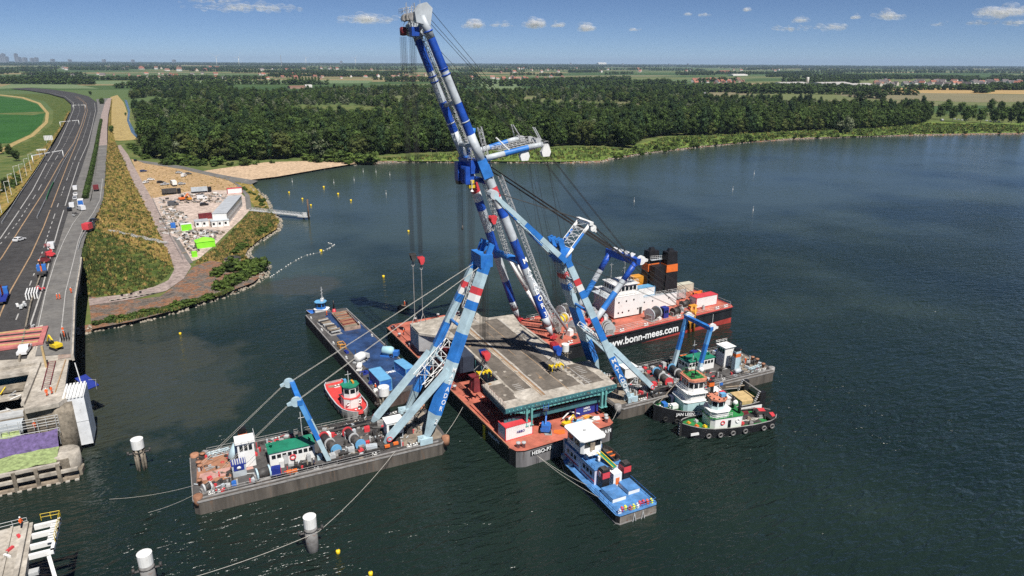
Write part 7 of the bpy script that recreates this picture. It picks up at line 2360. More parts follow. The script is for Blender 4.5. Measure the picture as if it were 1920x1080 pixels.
# ------------------------------------------------------------------ embankment of the motorway
CT = [((158, 474, 12.2), (167, 556, LZ + .1)), ((160, 464, 11.8), (232, 553, LZ + .1)), ((164, 446, 11.0), (292, 537, LZ + .1)), ((171, 424, 10.6), (327, 503, LZ + .1)), ((187, 398, 9.7), (304, 448, LZ + .1)),
      ((195, 372, 9.2), (278, 395, LZ + .1)), ((198, 335, 8.1), (252, 345, LZ + .1)), ((200, 300, 7.1), (231, 298, LZ + .1)), ((202, 268, 6.2), (217, 268, LZ + .1)), ((203, 235, 5.2), (209, 235, LZ + .1)), ((206, 205, 4.4), (209, 205, LZ + .1)), ((208, 186, 4.0), (211, 186, LZ + .1))]
def bank(name, pairs, m, nrow, label, seed=1):
    rb = random.Random(seed)
    rows = []
    fine = []
    for (c0, t0), (c1, t1) in zip(pairs, pairs[1:]):
        for i in range(5):
            k = i / 5
            fine.append((G(*c0).lerp(G(*c1), k), G(*t0).lerp(G(*t1), k)))
    fine.append((G(*pairs[-1][0]), G(*pairs[-1][1])))
    b = MB()
    grid = []
    for c, t_ in fine:
        grid.append([c.lerp(t_, j / nrow) + (Vector((rb.uniform(-.4, .4), rb.uniform(-.4, .4), rb.uniform(-.25, .25))) if 0 < j < nrow else Vector()) for j in range(nrow + 1)])
    for r0, r1 in zip(grid, grid[1:]):
        for j in range(nrow):
            q = [r0[j], r1[j], r1[j + 1], r0[j + 1]]
            n = (q[1] - q[0]).cross(q[2] - q[0])
            b._add(q if n.z > 0 else q[::-1], [(0, 1, 2, 3)], 0, True)
    return b.build(name, m, None, kind='structure', label=label)
bank('embankment_front', CT[:4], GREEN, 12, 'green grassy front of the embankment above the bank')
bank('embankment', CT[3:], DRY, 10, 'long grassy brown slope between slip road and path')
LB = [((-60, 470, 11.0), (-200, 440, LZ)), ((-20, 430, 10.5), (-120, 420, LZ)), ((22, 380, 9.0), (-60, 370, LZ)), ((46, 346, 8), (0, 345, LZ)), ((74, 306, 7), (44, 312, LZ)), ((98, 268, 6), (84, 274, LZ)), ((119, 234, 5), (112, 240, LZ)), ((131, 208, 4.4), (127, 210, LZ))]
bank('embankment_left', LB, DRY, 6, 'dry grass slope on the left of the motorway', 2)

# ------------------------------------------------------------------ bank, path and site grounds
patch('scree_bank', [(166, 553), (206, 566), (300, 556), (345, 522), (362, 500), (395, 488), (440, 495), (470, 505), (486, 520), (474, 530), (436, 544), (396, 560), (328, 581), (250, 602), (172, 617)], SCREE, LZ + .05, label='rust coloured stone slope above the left bank')
patch('rough_bank', [(362, 498), (400, 470), (432, 440), (468, 402), (478, 388), (466, 372), (452, 350), (428, 336), (470, 342), (486, 360), (500, 378), (506, 394), (522, 414), (517, 430), (490, 446), (466, 464), (458, 480), (470, 492), (440, 496), (395, 488)], DRY, LZ + .07, label='dry grass bank between the site and the water')
patch('dirt_lot', [(246, 298), (262, 303), (345, 314), (402, 328), (440, 338), (454, 350), (446, 356), (360, 358), (284, 372), (262, 336)], DIRT, LZ + .06, label='bare dirt lot with parked cars')
patch('site_yard', [(284, 372), (360, 358), (446, 356), (462, 372), (470, 392), (452, 412), (430, 432), (402, 460), (372, 486), (352, 492), (322, 445), (300, 405)], PAD, LZ + .09, label='pale gravel yard of the building site')
patch('access_road', [(256, 300), (266, 301), (340, 311), (402, 325), (440, 332), (484, 339), (470, 346), (432, 339), (400, 331), (340, 317), (270, 306)], ASPH, LZ + .12, label='narrow asphalt road to the beach')
patch('side_strip', [(322, 442), (334, 446), (362, 492), (350, 496)], ASPH, LZ + .13, label='dark strip of asphalt beside the path')
gz = lambda x, y: G(x, y, LZ)
ribbon('footpath', [(212, 275), (222, 290), (232, 310), (262, 370), (300, 445), (322, 488), (327, 506), (316, 526), (290, 538), (236, 552), (166, 561)], [(226, 272), (240, 290), (250, 310), (283, 370), (322, 442), (350, 488), (359, 500), (345, 523), (312, 546), (252, 561), (168, 574)], PAVE, .16, gz, label='pinkish paved road curving round the embankment foot')
ribbon('walkway_path', [(424, 336), (444, 348), (459, 366), (462, 393)], [(430, 335), (452, 349), (468, 367), (472, 393)], ASPH, .17, gz, label='asphalt footpath to the jetty')
# concrete head wall with stored blocks
hw = thing('retaining_structure', 'low concrete structure with dark recess cut into the bank below the path', 'retaining wall', G(250, 560, LZ))
o0 = G(250, 560, LZ)
c = [G(205, 566, LZ) - o0, G(292, 551, LZ) - o0]
d = (c[1] - c[0]).normalized(); n_ = Vector((-d.y, d.x, 0))
MB().prism([tuple((c[0] + n_ * .3)[:2]), tuple((c[1] + n_ * .3)[:2]), tuple((c[1] + n_ * 4)[:2]), tuple((c[0] + n_ * 4)[:2])], .1, .5).build('slab', PAVE, hw)
MB().prism([tuple((c[0])[:2]), tuple((c[1])[:2]), tuple((c[1] + n_ * .35)[:2]), tuple((c[0] + n_ * .35)[:2])], -.6, .45).build('face', OXIDE, hw)
MB().prism([tuple((c[0] - n_ * .2)[:2]), tuple((c[1] - n_ * .2)[:2]), tuple((c[1])[:2]), tuple((c[0])[:2])], .32, .62).build('cap_beam', CONC, hw)
for i in range(8):
    p = c[0].lerp(c[1], (i + .5) / 8)
    MB().box((p.x - n_.x * .12, p.y - n_.y * .12, .05), (.9, .2, .9), atan2(d.y, d.x)).build('recess', BLACK, hw)
for i in range(7):
    p = c[0].lerp(c[1], .2 + i * .1) + n_ * (1.5 + (i % 2))
    MB().box((p.x, p.y, .75), (.7, .7, .5)).build('stored_block', BLACK if i % 2 else CONC, hw)
# steps on the embankment
stp = thing('scaffold_stairs', 'zigzag of steel stairs lying down the grassy embankment', 'stairs', G(205, 434, 8))
A0, A1 = G(204, 434, 8.2), G(314, 458, LZ + .4)
prev = None
for i in range(9):
    a = A0.lerp(A1, i / 9) + Vector((0, 1.2 if i % 2 else -1.0, .5)); b_ = A0.lerp(A1, (i + 1) / 9) + Vector((0, -1.0 if i % 2 else 1.2, .5))
    lattice(stp, a - A0, b_ - A0, 1.3, .5, 4, GALV, .07, 'flight')

# stones of the shore, one mass
rk = []
for i in range(3):
    r0 = random.Random(70 + i)
    bm = bmesh.new(); bmesh.ops.create_icosphere(bm, subdivisions=1, radius=.5)
    for v in bm.verts: v.co = Vector((v.co.x * r0.uniform(.8, 1.4), v.co.y * r0.uniform(.7, 1.2), v.co.z * r0.uniform(.5, .9)))
    mm = bpy.data.meshes.new('stone'); bm.to_mesh(mm); bm.free(); mm.materials.append(STONE); rk.append(mm)
pts = []
near_shore = [p for p in SHORE if p[1] < 480 and -60 < p[0] < 60]
off1 = offset(SHORE, 1.0)
for i, (a, c) in enumerate(zip(SHORE, SHORE[1:])):
    if not (-60 < a[0] < 900): continue
    d = math.dist(a, c)
    dd = math.hypot(*a)
    dens = 5.5 if dd < 420 else 1.2
    for k in range(int(d * dens)):
        u = R.random(); w = R.uniform(-1.6, 2.6)
        t_ = (Vector(c) - Vector(a)).normalized()
        pts.append((a[0] + (c[0] - a[0]) * u - t_.y * w, a[1] + (c[1] - a[1]) * u + t_.x * w, -.25 + (w + 2) * .29 + R.uniform(-.1, .15), R.uniform(.45, 1.2) * (1 if dd < 420 else 1.5), R.uniform(0, 6.28), R.randrange(3)))
scatter('shore_stones', pts, rk, 'pale rubble stones lining the water edge')
# bank vegetation near the site
pts = []
for (x0, y0, x1, y1, n, s0, sp) in ((405, 545, 495, 500, 60, .75, 8), (430, 505, 490, 505, 26, 1.0, 8), (180, 608, 230, 598, 7, .6, 3), (240, 596, 330, 578, 26, .45, 4), (330, 576, 400, 556, 30, .5, 4), (440, 480, 470, 450, 20, .6, 5), (480, 448, 518, 420, 22, .5, 4), (490, 385, 512, 405, 14, .5, 3), (450, 350, 500, 385, 26, .45, 4), (290, 308, 420, 312, 20, 1.2, 2), (238, 268, 275, 300, 22, 1.1, 5), (486, 440, 500, 430, 10, .7, 4), (400, 520, 430, 500, 18, .6, 6)):
    for i in range(n):
        k = R.random()
        p = G(x0 + (x1 - x0) * k + R.uniform(-sp, sp), y0 + (y1 - y0) * k + R.uniform(-sp, sp) * .6, LZ)
        pts.append((p.x, p.y, LZ - .2, s0 * R.uniform(.5, 1.1), R.uniform(0, 6.28), R.randrange(2)))
scatter('bank_shrubbery', pts, SHRUB, 'green bushes growing on the left river bank')

# tufts of long grass on the slopes, one mass
def tuft(seed, m, n=11):
    r = random.Random(seed)
    b = MB()
    for i in range(n):
        a, o = r.uniform(0, 6.28), (r.uniform(-.45, .45), r.uniform(-.45, .45))
        w, h, l = r.uniform(.1, .28), r.uniform(.25, .75), r.uniform(-.3, .3)
        d = Vector((cos(a), sin(a), 0)) * w
        b.sheet([Vector((o[0], o[1], -.05)) - d, Vector((o[0], o[1], -.05)) + d, Vector((o[0] + l, o[1] + l * .5, h)) + d * .4, Vector((o[0] + l, o[1] + l * .5, h)) - d * .4])
    return b.mesh('tuft', m)
TUF = [tuft(1, mat('straw_grass', (.38, .26, .085), .9, .4, .4, obj_random=.3)), tuft(2, mat('olive_grass', (.20, .185, .042), .9, .4, .4, obj_random=.3)), tuft(3, mat('deep_grass', (.075, .11, .02), .9, .4, .4, obj_random=.3)), tuft(4, mat('light_grass', (.14, .21, .045), .9, .4, .4, obj_random=.25))]
pts = []
for pairs, n, wts in ((CT[:4], 1300, (1, 3, 6, 0)), (CT[3:9], 2600, (5, 4, 2, 0)), (LB, 600, (5, 4, 1, 0))):
    for _ in range(n):
        i = R.randrange(len(pairs) - 1)
        k, j = R.random(), R.random()
        c = G(*pairs[i][0]).lerp(G(*pairs[i + 1][0]), k); t_ = G(*pairs[i][1]).lerp(G(*pairs[i + 1][1]), k)
        p = c.lerp(t_, j)
        w_ = wts if j > .3 or pairs is not CT[:4] else (4, 4, 2, 0)
        pts.append((p.x, p.y, p.z, R.uniform(.5, 1.5), R.uniform(0, 6.28), R.choices((0, 1, 2, 3), w_)[0]))
def fill(poly_px, n, wts, s0, s1):
    poly = [tuple(G(x, y, LZ)[:2]) for x, y in poly_px]
    x0, x1, y0, y1 = min(p[0] for p in poly), max(p[0] for p in poly), min(p[1] for p in poly), max(p[1] for p in poly)
    k = 0
    while k < n:
        p = (R.uniform(x0, x1), R.uniform(y0, y1))
        if inside(p, poly):
            pts.append((p[0], p[1], LZ + .05, R.uniform(s0, s1), R.uniform(0, 6.28), R.choices((0, 1, 2, 3), wts)[0]))
            k += 1
fill([(362, 498), (400, 470), (432, 440), (468, 402), (478, 388), (500, 390), (522, 414), (517, 430), (490, 446), (466, 464), (458, 480), (470, 492), (440, 496), (395, 488)], 1900, (4, 4, 3, 0), .6, 1.6)
fill([(200, 600), (330, 574), (400, 556), (440, 540), (430, 548), (330, 581), (220, 606)], 500, (1, 2, 4, 2), .6, 1.4)
fill([(690, 300), (880, 286), (1100, 276), (1180, 281), (1250, 258), (1500, 246), (1745, 232), (1925, 236), (1925, 247), (1500, 257), (1300, 274), (1158, 292), (1126, 300), (900, 301)], 3400, (0, 2, 3, 6), 1.2, 3.2)
fill([(262, 304), (402, 328), (440, 338), (446, 356), (360, 358), (284, 372)], 420, (5, 1, 0, 0), .3, .8)
scatter('grass_tufts', pts, TUF, 'long dry and green grass on the slopes and banks')
# ------------------------------------------------------------------ vehicles
def car_meshes(kind):
    L, W, H = {'car': (4.4, 1.8, 1.45), 'van': (5.4, 2.0, 2.2), 'pickup': (5.2, 1.9, 1.7)}[kind]
    x, y = L / 2, W / 2
    if kind == 'van':
        side = [(-x, .35), (x, .35), (x, 1.0), (x - .7, 1.2), (x - 1.4, H), (-x, H)]
    elif kind == 'pickup':
        side = [(-x, .4), (x, .4), (x, .95), (x - 1.2, 1.1), (x - 1.8, H), (x - 3.1, H), (x - 3.3, 1.05), (-x, 1.05)]
    else:
        side = [(-x, .35), (x, .35), (x, .75), (x - 1.0, .92), (x - 1.8, H), (-x + .9, H), (-x + .15, .95), (-x, .85)]
    n = len(side)
    b = MB()
    b.prism(side, -y, y)
    b.xform(Matrix(((1, 0, 0, 0), (0, 0, -1, 0), (0, 1, 0, 0), (0, 0, 0, 1))))
    g = MB()
    if kind == 'van':
        g.bx(x - 2.2, x - 1.3, -y - .02, y + .02, 1.3, H - .25)
        g.box((x - 1.02, 0, 1.65), (.06, W * .86, .75), M=Matrix.Rotation(-.62, 4, 'Y'))
    elif kind == 'pickup':
        g.bx(x - 3.0, x - 1.7, -y - .02, y + .02, 1.12, H - .15)
        g.box((x - 1.48, 0, 1.4), (.06, W * .86, .6), M=Matrix.Rotation(-.75, 4, 'Y'))
    else:
        g.bx(-x + .95, x - 1.75, -y - .02, y + .02, .98, H - .12)
        g.box((x - 1.38, 0, 1.2), (.06, W * .84, .72), M=Matrix.Rotation(-.96, 4, 'Y'))
        g.box((-x + .5, 0, 1.22), (.06, W * .8, .62), M=Matrix.Rotation(.96, 4, 'Y'))
    w = MB().lathe([(.12, -.12), (.33, -.12), (.33, .12), (.12, .12)], n=10, axis='Y', smooth=False)
    return b, g.mesh('windows', GLASS), w.mesh('wheel', RUBBER), (L, W)
_cm = {}
def vehicle(label, p, rz, colour, kind='car', group='parked vehicles'):
    key = (kind, colour.name)
    if kind not in _cm: _cm[kind] = car_meshes(kind)
    b, g, w, (L, W) = _cm[kind]
    if key not in _cm: _cm[key] = b.mesh('body', colour)
    t = thing({'car': 'parked_car', 'van': 'parked_van', 'pickup': 'pickup_truck'}[kind], label, {'car': 'car', 'van': 'van', 'pickup': 'pickup'}[kind], p, rz, group)
    put('body', _cm[key], t)
    put('windows', g, t)
    for sx in (-1, 1):
        for sy in (-1, 1):
            put('wheel', w, t, loc=(sx * L * .31, sy * (W / 2 - .08), .33))
    return t
CW = mat('car_white', (.7, .7, .7), .3, .03, 1); CK = mat('car_black', (.015, .015, .018), .25, .05, 1); CB = mat('car_blue', (.03, .06, .16), .3, .05, 1); CS = mat('car_silver', (.4, .41, .43), .3, .04, 1); CR = mat('car_red', (.45, .03, .03), .3, .05, 1); CG = mat('car_grey', (.09, .095, .1), .3, .05, 1)
LIME = mat('lime_green_sheet', (0.24, 0.72, 0.03), .6, .08, .4)
up = radians(94)
for lab, px, py, rz, c, k in (('dark blue car alone on the dirt lot', 269, 322, .2, CB, 'car'), ('silver car in the row near the lone bush on the dirt lot', 336, 325, .1, CS, 'car'), ('dark grey car right of the silver one on the dirt lot', 353, 327, .1, CG, 'car'),
        ('white van parked before the two cars on the dirt lot', 345, 331, 1.2, CW, 'van'), ('white car at the dirt lot gate beside the path', 274, 343, 1.0, CW, 'car'), ('white car next to the crossing fence of the dirt lot', 283, 338, .1, CW, 'car'),
        ('silver pickup beside the black lorry on the lot', 309, 347, .2, CS, 'pickup'), ('black car left of the lorry on the lot', 301, 343, 0, CK, 'car'), ('silver car right of the white topped lorry', 341, 346, .2, CS, 'car'), ('black car in the middle of the pale yard', 383, 385, 0, CK, 'car'),
        ('dark van at the left side of the pale yard', 325, 385, .1, CG, 'van'), ('blue van on the asphalt strip by the path', 325, 427, 1.6, CBLUE, 'van'), ('white van among the machines of the yard', 379, 373, .1, CW, 'van'), ('black car on the path behind the embankment', 254, 302, 1.5, CK, 'car'),
        ('white camper under the trees by the far right car park', 1766, 226, 0, CW, 'van')):
    vehicle(lab, G(px, py, LZ + .15), rz, c, k)
for lab, px, py, rz, c, k in (('white van farthest up the hard shoulder', 141.5, 356, up, CW, 'van'), ('white car second on the hard shoulder', 142, 367, up, CW, 'car'), ('silver car third on the hard shoulder', 141, 374, up, CS, 'car'), ('white van lowest in the hard shoulder row', 135.5, 389, up, CW, 'van'), ('dark car below the white shoulder van', 131, 395, up, CK, 'car'),
        ('white van beside the blue cabin on the shoulder', 152.5, 394, up + .4, CW, 'van'), ('white car standing in the left carriageway', 37, 452, 1.0, CW, 'car'), ('black car on the slip road bend above the stairs', 177, 416, 1.2, CK, 'car'), ('white van on the closed right lane', 97, 466, up, CW, 'van'), ('white car right at the broken deck end', 47, 661, 1.5, CW, 'pickup')):
    vehicle(lab, RD(px, py, .1), rz, c, k)
for i, (px, py) in enumerate([(1790, 224), (1797, 225), (1804, 226), (1812, 226), (1850, 227), (1857, 228), (1866, 228), (1873, 229)]):
    vehicle('pale car in the row under the trees on the far right shore', G(px, py, LZ + .1), .3, (CW, CS)[i % 2], 'car', 'cars in the riverside car park')

def lorry(label, p, rz, cab, body, L=7.5, crane=False, grp='lorries and machines'):
    t = thing('lorry', label, 'lorry', p, rz, grp)
    c = MB().bx(L / 2 - 2.0, L / 2, -1.2, 1.2, .6, 3.0).build('cab', cab, t)
    MB().bx(L / 2 - .02, L / 2 + .03, -1.05, 1.05, 1.7, 2.7).build('windscreen', GLASS, c)
    MB().bx(L / 2 - 1.5, L / 2 - .4, -1.23, 1.23, 1.7, 2.6).build('side_window', GLASS, c)
    MB().bx(-L / 2, L / 2 - 2.2, -1.25, 1.25, 1.0, 3.3 if not crane else 1.4).build('load_body', body, t)
    MB().bx(-L / 2, L / 2 - .2, -.5, .5, .6, .95).build('chassis', DSTEEL, t)
    for x in (-L / 2 + 1, -L / 2 + 2.1, L / 2 - 1.2):
        for y in (-1.05, 1.05):
            MB().lathe([(.2, -.15), (.5, -.15), (.5, .15), (.2, .15)], (x, y, .5), 10, axis='Y', smooth=False).build('wheel', RUBBER, t)
    if crane:
        a = MB().beam((L / 2 - 2.6, 0, 1.4), (L / 2 - 2.6, 0, 4.0), .4, .4).beam((L / 2 - 2.6, 0, 4.0), (-L / 2 + 1, 0, 5.2), .35, .4)
        a.build('loading_arm', ORANGE, t)
    return t
def excavator(label, p, rz, m, s=1.0):
    t = thing('excavator', label, 'excavator', p, rz, 'lorries and machines')
    for y in (-.95, .95):
        MB().prism([(-1.7, .0), (1.7, 0), (2.0, .4), (1.7, .8), (-1.7, .8), (-2.0, .4)], y - .28, y + .28).xform(Matrix(((1, 0, 0, 0), (0, 0, 1, 0), (0, 1, 0, 0), (0, 0, 0, 1)))).build('track', RUBBER, t)
    bd = MB().bx(-1.9, 1.3, -1.2, 1.2, .95, 2.0).build('body', m, t)
    MB().bx(.1, 1.4, .2, 1.2, 2.0, 3.0).build('cab', GLASS, bd)
    MB().beam((1.2, -.3, 1.6), (3.6, -.3, 4.0), .4, .5).build('boom', m, t)
    MB().beam((3.6, -.3, 4.0), (5.0, -.3, 1.6), .32, .4).build('stick', m, t)
    MB().prism([(4.6, -.8), (5.4, -.8), (5.4, .2), (4.6, .2)], .7, 1.6).build('bucket', DSTEEL, t)
    t.scale = (s, s, s)
    return t
def boom_lift(label, p, rz, m, h=6.0):
    t = thing('boom_lift', label, 'aerial lift', p, rz, 'lorries and machines')
    MB().bx(-1.3, 1.3, -1.0, 1.0, .4, 1.1).build('base', m, t)
    for sx in (-1, 1):
        for sy in (-1, 1):
            MB().lathe([(.15, -.15), (.42, -.15), (.42, .15), (.15, .15)], (sx * 1.0, sy * 1.0, .42), 10, axis='Y', smooth=False).build('wheel', RUBBER, t)
    MB().bx(-1.2, .6, -.8, .8, 1.1, 1.8).build('turret', m, t)
    MB().beam((-.8, 0, 1.8), (.8, 0, h * .6), .3, .35).beam((.8, 0, h * .6), (-.2, 0, h), .26, .3).build('arm', m, t)
    MB().bx(-1.0, .4, -.5, .5, h, h + .1).build('basket_floor', DSTEEL, t)
    railing(t, [(-1, -.5, h), (.4, -.5, h), (.4, .5, h), (-1, .5, h), (-1, -.5, h)], 1.0, .7, m)
    return t
lorry('blue lorry with orange loader arm at the left edge of the viaduct', RD(6, 565, .1), up, CBLUE, CNAVY, 8.5, True)
lorry('blue truck parked on the closed lane before the barriers', RD(80, 517, .1), up, CBLUE, DSTEEL, 5.0, True)
lorry('black lorry with a white roofed box on the dirt lot', G(326, 348, LZ + .1), 1.75, CK, WHITE, 8.0)
lorry('grey flatbed with a long box at the back of the yard', G(378, 361, LZ + .1), 0.05, CK, GREY, 11.0)
lorry('dark trailer truck at the back left of the yard', G(322, 364, LZ + .1), 0.05, CK, DSTEEL, 10.0)
lorry('bright red box lorry at the top of the slip road bend', RD(168, 433, .1), 1.2, CK, RED, 5.5)
lorry('dark tractor with red load on the slip road', RD(181, 358, .1), up, CK, OXIDE, 4.5)
excavator('yellow excavator at the cut end of the viaduct', RD(106, 655, .1), 2.2, YELLOW, .7)
excavator('orange digger in the middle of the yard', G(342, 376, LZ + .1), .4, ORANGE, .9)
excavator('amber digger right of the orange one', G(355, 376, LZ + .1), 2.0, AMBER, .8)
boom_lift('red and white aerial lift beside the slip road barrier', RD(95, 482, .1), .4, RED, 3.4)
boom_lift('red low platform lift lying across the closed lane', RD(86, 493, .1), 0, OXIDE, 2.0)
boom_lift('blue aerial lift on the barge under the bridge end', (60.2, 107.6, 3.7), 1.0, CBLUE, 5.0)
excavator('small yellow generator digger on the barge under the bridge end', (65.0, 107.4, 3.7), .3, YELLOW, .5)
container('blue white cabin beside the slip road verge', RD(152, 384, .05), up, 4.6, 2.4, 2.6, CBLUE, WHITE, 'cabin', 'site_cabin')
pl = thing('work_platform', 'faded red steel working deck laid on the closed lanes', 'platform', RD(20, 640, .12), radians(92))
MB().bx(-6, 6, -7, 5, 0, .5).build('deck', mat('faded_red_deck', (.45, .15, .14), .8, .2, .5), pl)
for i in range(5):
    MB().beam((-5 + i * 2.2, -6, .6), (-3.6 + i * 2.2, 3.5, .6), .5, .25).build('rail_beam', R.choice((DSTEEL, BLACK, WOODY)), pl)
wbx = thing('barrier_stack', 'stack of white perforated barrier panels on the closed lane', 'barriers', RD(62, 556, .1), up)
for i in range(3):
    for j in range(5):
        q = MB().bx(-3 + i * 2.1, -1.2 + i * 2.1, -1.4 + j * .62, -1.1 + j * .62, 0, 1.7).build('panel', WHITE, wbx)
        for k in range(3): MB().bx(-2.85 + i * 2.1 + k * .55, -2.55 + i * 2.1 + k * .55, -1.42 + j * .62, -1.40 + j * .62, .5, 1.2).build('slot', BLACK, q)
for lab, px, py, w, h in (('white plastic pipe sections on the closed lane', 42, 576, WHITE, 1), ('dark machine on the closed lane near the red deck', 58, 616, DSTEEL, 1), ('red and white road signs stacked by the barrier', 76, 545, RED, 1), ('row of dark bicycles racks beside the hard shoulder', 140, 405, DSTEEL, 1)):
    t = thing('stacked_material', lab, 'materials', RD(px, py, .1), up)
    for i in range(6):
        MB().box((R.uniform(-1.8, 1.8), R.uniform(-1, 1), .4 + R.uniform(0, .8)), (R.uniform(.4, 2.2), R.uniform(.2, .7), R.uniform(.2, .7)), R.uniform(-.6, .6)).build('item', w if i % 3 else GALV, t)
t = thing('white_sheet_rack', 'leaning white sheets at the river edge of the viaduct end', 'materials', RD(116, 640, .1), 0)
for i in range(4): MB().box((i * .5, 0, .9), (.12, 1.2, 1.8)).build('sheet', DSTEEL, t)
# workers
for lab, p, rz, s in (('left one of two workers in orange walking on the closed slip road', RD(108, 562), 1, 'orange'), ('right one of two workers in orange walking on the closed slip road', RD(113, 561), 2, 'orange'), ('worker in orange at the viaduct railing', RD(134, 550), 0, 'orange'), ('worker in orange near the cut edge of the viaduct', RD(119, 625), 3, 'orange'), ('second worker at the cut edge, beside the first', RD(121, 632), 2, 'orange'),
        ('worker in orange on the deck stub of the pier', (-29.3, 148.8, 12.1), 0, 'orange'), ('worker in orange leaning beside the other on the pier stub', (-28.6, 149.6, 12.1), 1, 'orange'), ('worker in orange on the scaffold below the pier top', (-31.6, 144.8, 7.4), .5, 'orange'), ('worker in red orange on the left scaffold platform', (-38.6, 150.6, 8.8), .2, 'orange'),
        ('left worker of the group on the far end of the red barge', on_barge(3.0, 56, 3.7), 0, 'orange'), ('middle worker of the group on the far end of the red barge', on_barge(4.4, 57, 3.7), 1, 'orange'), ('right worker of the group on the far end of the red barge', on_barge(5.2, 55, 3.7), 2, 'orange'), ('crouching worker beside the barge bollard', on_barge(2.0, 47.5, 3.7), 2, 'orange'), ('worker in orange near the orange fenders at the barge corner', on_barge(2.4, 67, 3.7), 2, 'vest'),
        ('worker in red on the barge beneath the bridge section', on_barge(3.6, 21.0, 3.7), 1, 'vest'), ('worker standing at the hatch on the left side of the barge', on_barge(1.8, 14.6, 3.7), 1, 'vest'), ('crew member with yellow vest on the right crane pontoon', (101.0, 113.0, 3.0), 1, 'yellow'), ('person in red on the near bridge deck end', (-26.8, 103.4, 12.0), 1, 'vest'), ('crew member in orange on the right crane pontoon stern', (122.0, 116, 3), 2, 'orange'),
        ('man in dark clothes on the front pontoon beside the winch', (15.4, 115.6, 3.0), 1, 'navy')):
    person(lab, p, rz, s, 'walk' if 'walking' in lab else 'stand')
# ------------------------------------------------------------------ site offices and yard
def office(label, x, y, rz, nx, ny, nz, m, roofm, mx=2.6, my=6.0, mz=2.8):
    t = thing('site_office', label, 'site office', (x, y, LZ + .1), rz, 'site offices')
    for k in range(nz):
        for i in range(nx):
            md = MB().bx(i * mx + .03, (i + 1) * mx - .03, 0, my * ny, k * mz + .03, (k + 1) * mz - .03).build('module', m, t)
            for y_ in (-.02, my * ny + .02):
                MB().bx(i * mx + .5, i * mx + 1.5, y_ - .03, y_ + .03, k * mz + 1.0, k * mz + 2.1).build('window', GLASS, md)
                MB().bx(i * mx, i * mx + .12, y_ - .04, y_ + .04, k * mz + .02, (k + 1) * mz - .02).build('corner_post', DSTEEL, md)
    MB().bx(-.15, nx * mx + .15, -.15, my * ny + .15, nz * mz, nz * mz + .14).build('roof', roofm, t)
    return t
ROOFG = mat('corrugated_grey_roof', (.42, .44, .46), .5, .12, .4)
ang = radians(76.5)
office('long two storey white site office with grey roof', 17.4, 343.5, ang, 17, 1, 2, WHITE, ROOFG, 2.7, 6.4, 2.8)
office('single storey white cabin row in front of the long office', 10.2, 340.6, radians(4), 3, 1, 1, WHITE, GREY, 2.6, 5.0, 2.7)
office('white cabin with dark roof left of the front cabins', 3.4, 343.4, radians(4), 2, 1, 1, WHITE, ROOFG, 2.9, 5.0, 2.7)
container('dark red container behind the front cabins', (8.6, 362.5, LZ + .1), .1, 6.06, 2.5, 2.6, OXIDE, OXIDE)
container('white container with a red roof at the far end of the yard', G(440, 362, LZ + .1), .1, 8.0, 3.0, 3.0, WHITE, RED)
container('lime green container standing upright beside the site gate', G(350, 432, LZ + .1), .1, 4.6, 2.2, 3.2, LIME, WHITE)
container('small lime green box at the lower end of the yard', G(365, 481, LZ + .1), .1, 1.9, 1.6, 2.0, LIME, LIME)
tent = thing('tent', 'bright lime green tent at the edge of the yard', 'tent', G(385, 462, LZ + .1), .12)
MB().bx(-3.6, 3.6, -2.4, 2.4, 0, 2.6).build('walls', LIME, tent)
MB().prism([(-3.8, -2.6), (3.8, -2.6), (3.8, 2.6), (-3.8, 2.6)], 2.6, 4.0, scale_top=.12).build('canopy', LIME, tent)
shd = thing('shed', 'small shed with a dark roof half hidden in the bushes by the water', 'shed', G(437, 494, LZ), -.5)
MB().bx(-2.4, 2.4, -1.7, 1.7, 0, 2.2).build('walls', CONC, shd)
MB().prism([(-2.7, -2), (2.7, -2), (2.7, 2), (-2.7, 2)], 2.2, 2.9, scale_top=.5).build('roof', DSTEEL, shd)
rs = random.Random(17)
cl = MB()
mats_c = [WHITE, STEEL, TIMBER, DSTEEL, STEEL, GALV, CONC_D, DSTEEL, TIMBER, CONC]
for (x0, y0, x1, y1, n) in ((300, 385, 330, 440, 130), (318, 400, 350, 425, 70), (330, 430, 410, 450, 110), (345, 445, 375, 475, 50), (300, 372, 430, 382, 110), (340, 362, 440, 370, 60), (360, 440, 420, 436, 50), (432, 352, 450, 358, 20), (310, 395, 345, 405, 40)):
    for i in range(n):
        p = G(rs.uniform(x0, x1), rs.uniform(y0, y1), LZ + .1)
        s_ = (rs.uniform(.3, 2.6), rs.uniform(.2, .9), rs.uniform(.1, .9))
        cl.box((p.x, p.y, p.z + s_[2] / 2), s_, rs.uniform(0, 3), rs.randrange(10))
cl.build('site_clutter', mats_c, None, 'heaps of building material and scrap on the site yard', kind='stuff')
# fence of the yard and bicycle row
fn = thing('yard_fence', 'thin wire fence between the yard and the footpath', 'fence', G(300, 380, LZ))
fp = along([(286, 374), (300, 405), (322, 450), (345, 492)], 3, gz)
b = MB()
for a, c in zip(fp, fp[1:]):
    b.tube(a - fp[0] + G(300, 380, LZ) * 0, a - fp[0] + Vector((0, 0, 1.9)), .05, n=4).tube(a - fp[0] + Vector((0, 0, 1.8)), c - fp[0] + Vector((0, 0, 1.8)), .04, n=4)
fn.location = fp[0]
b.build('mesh_panels', GALV, fn, kind='stuff')
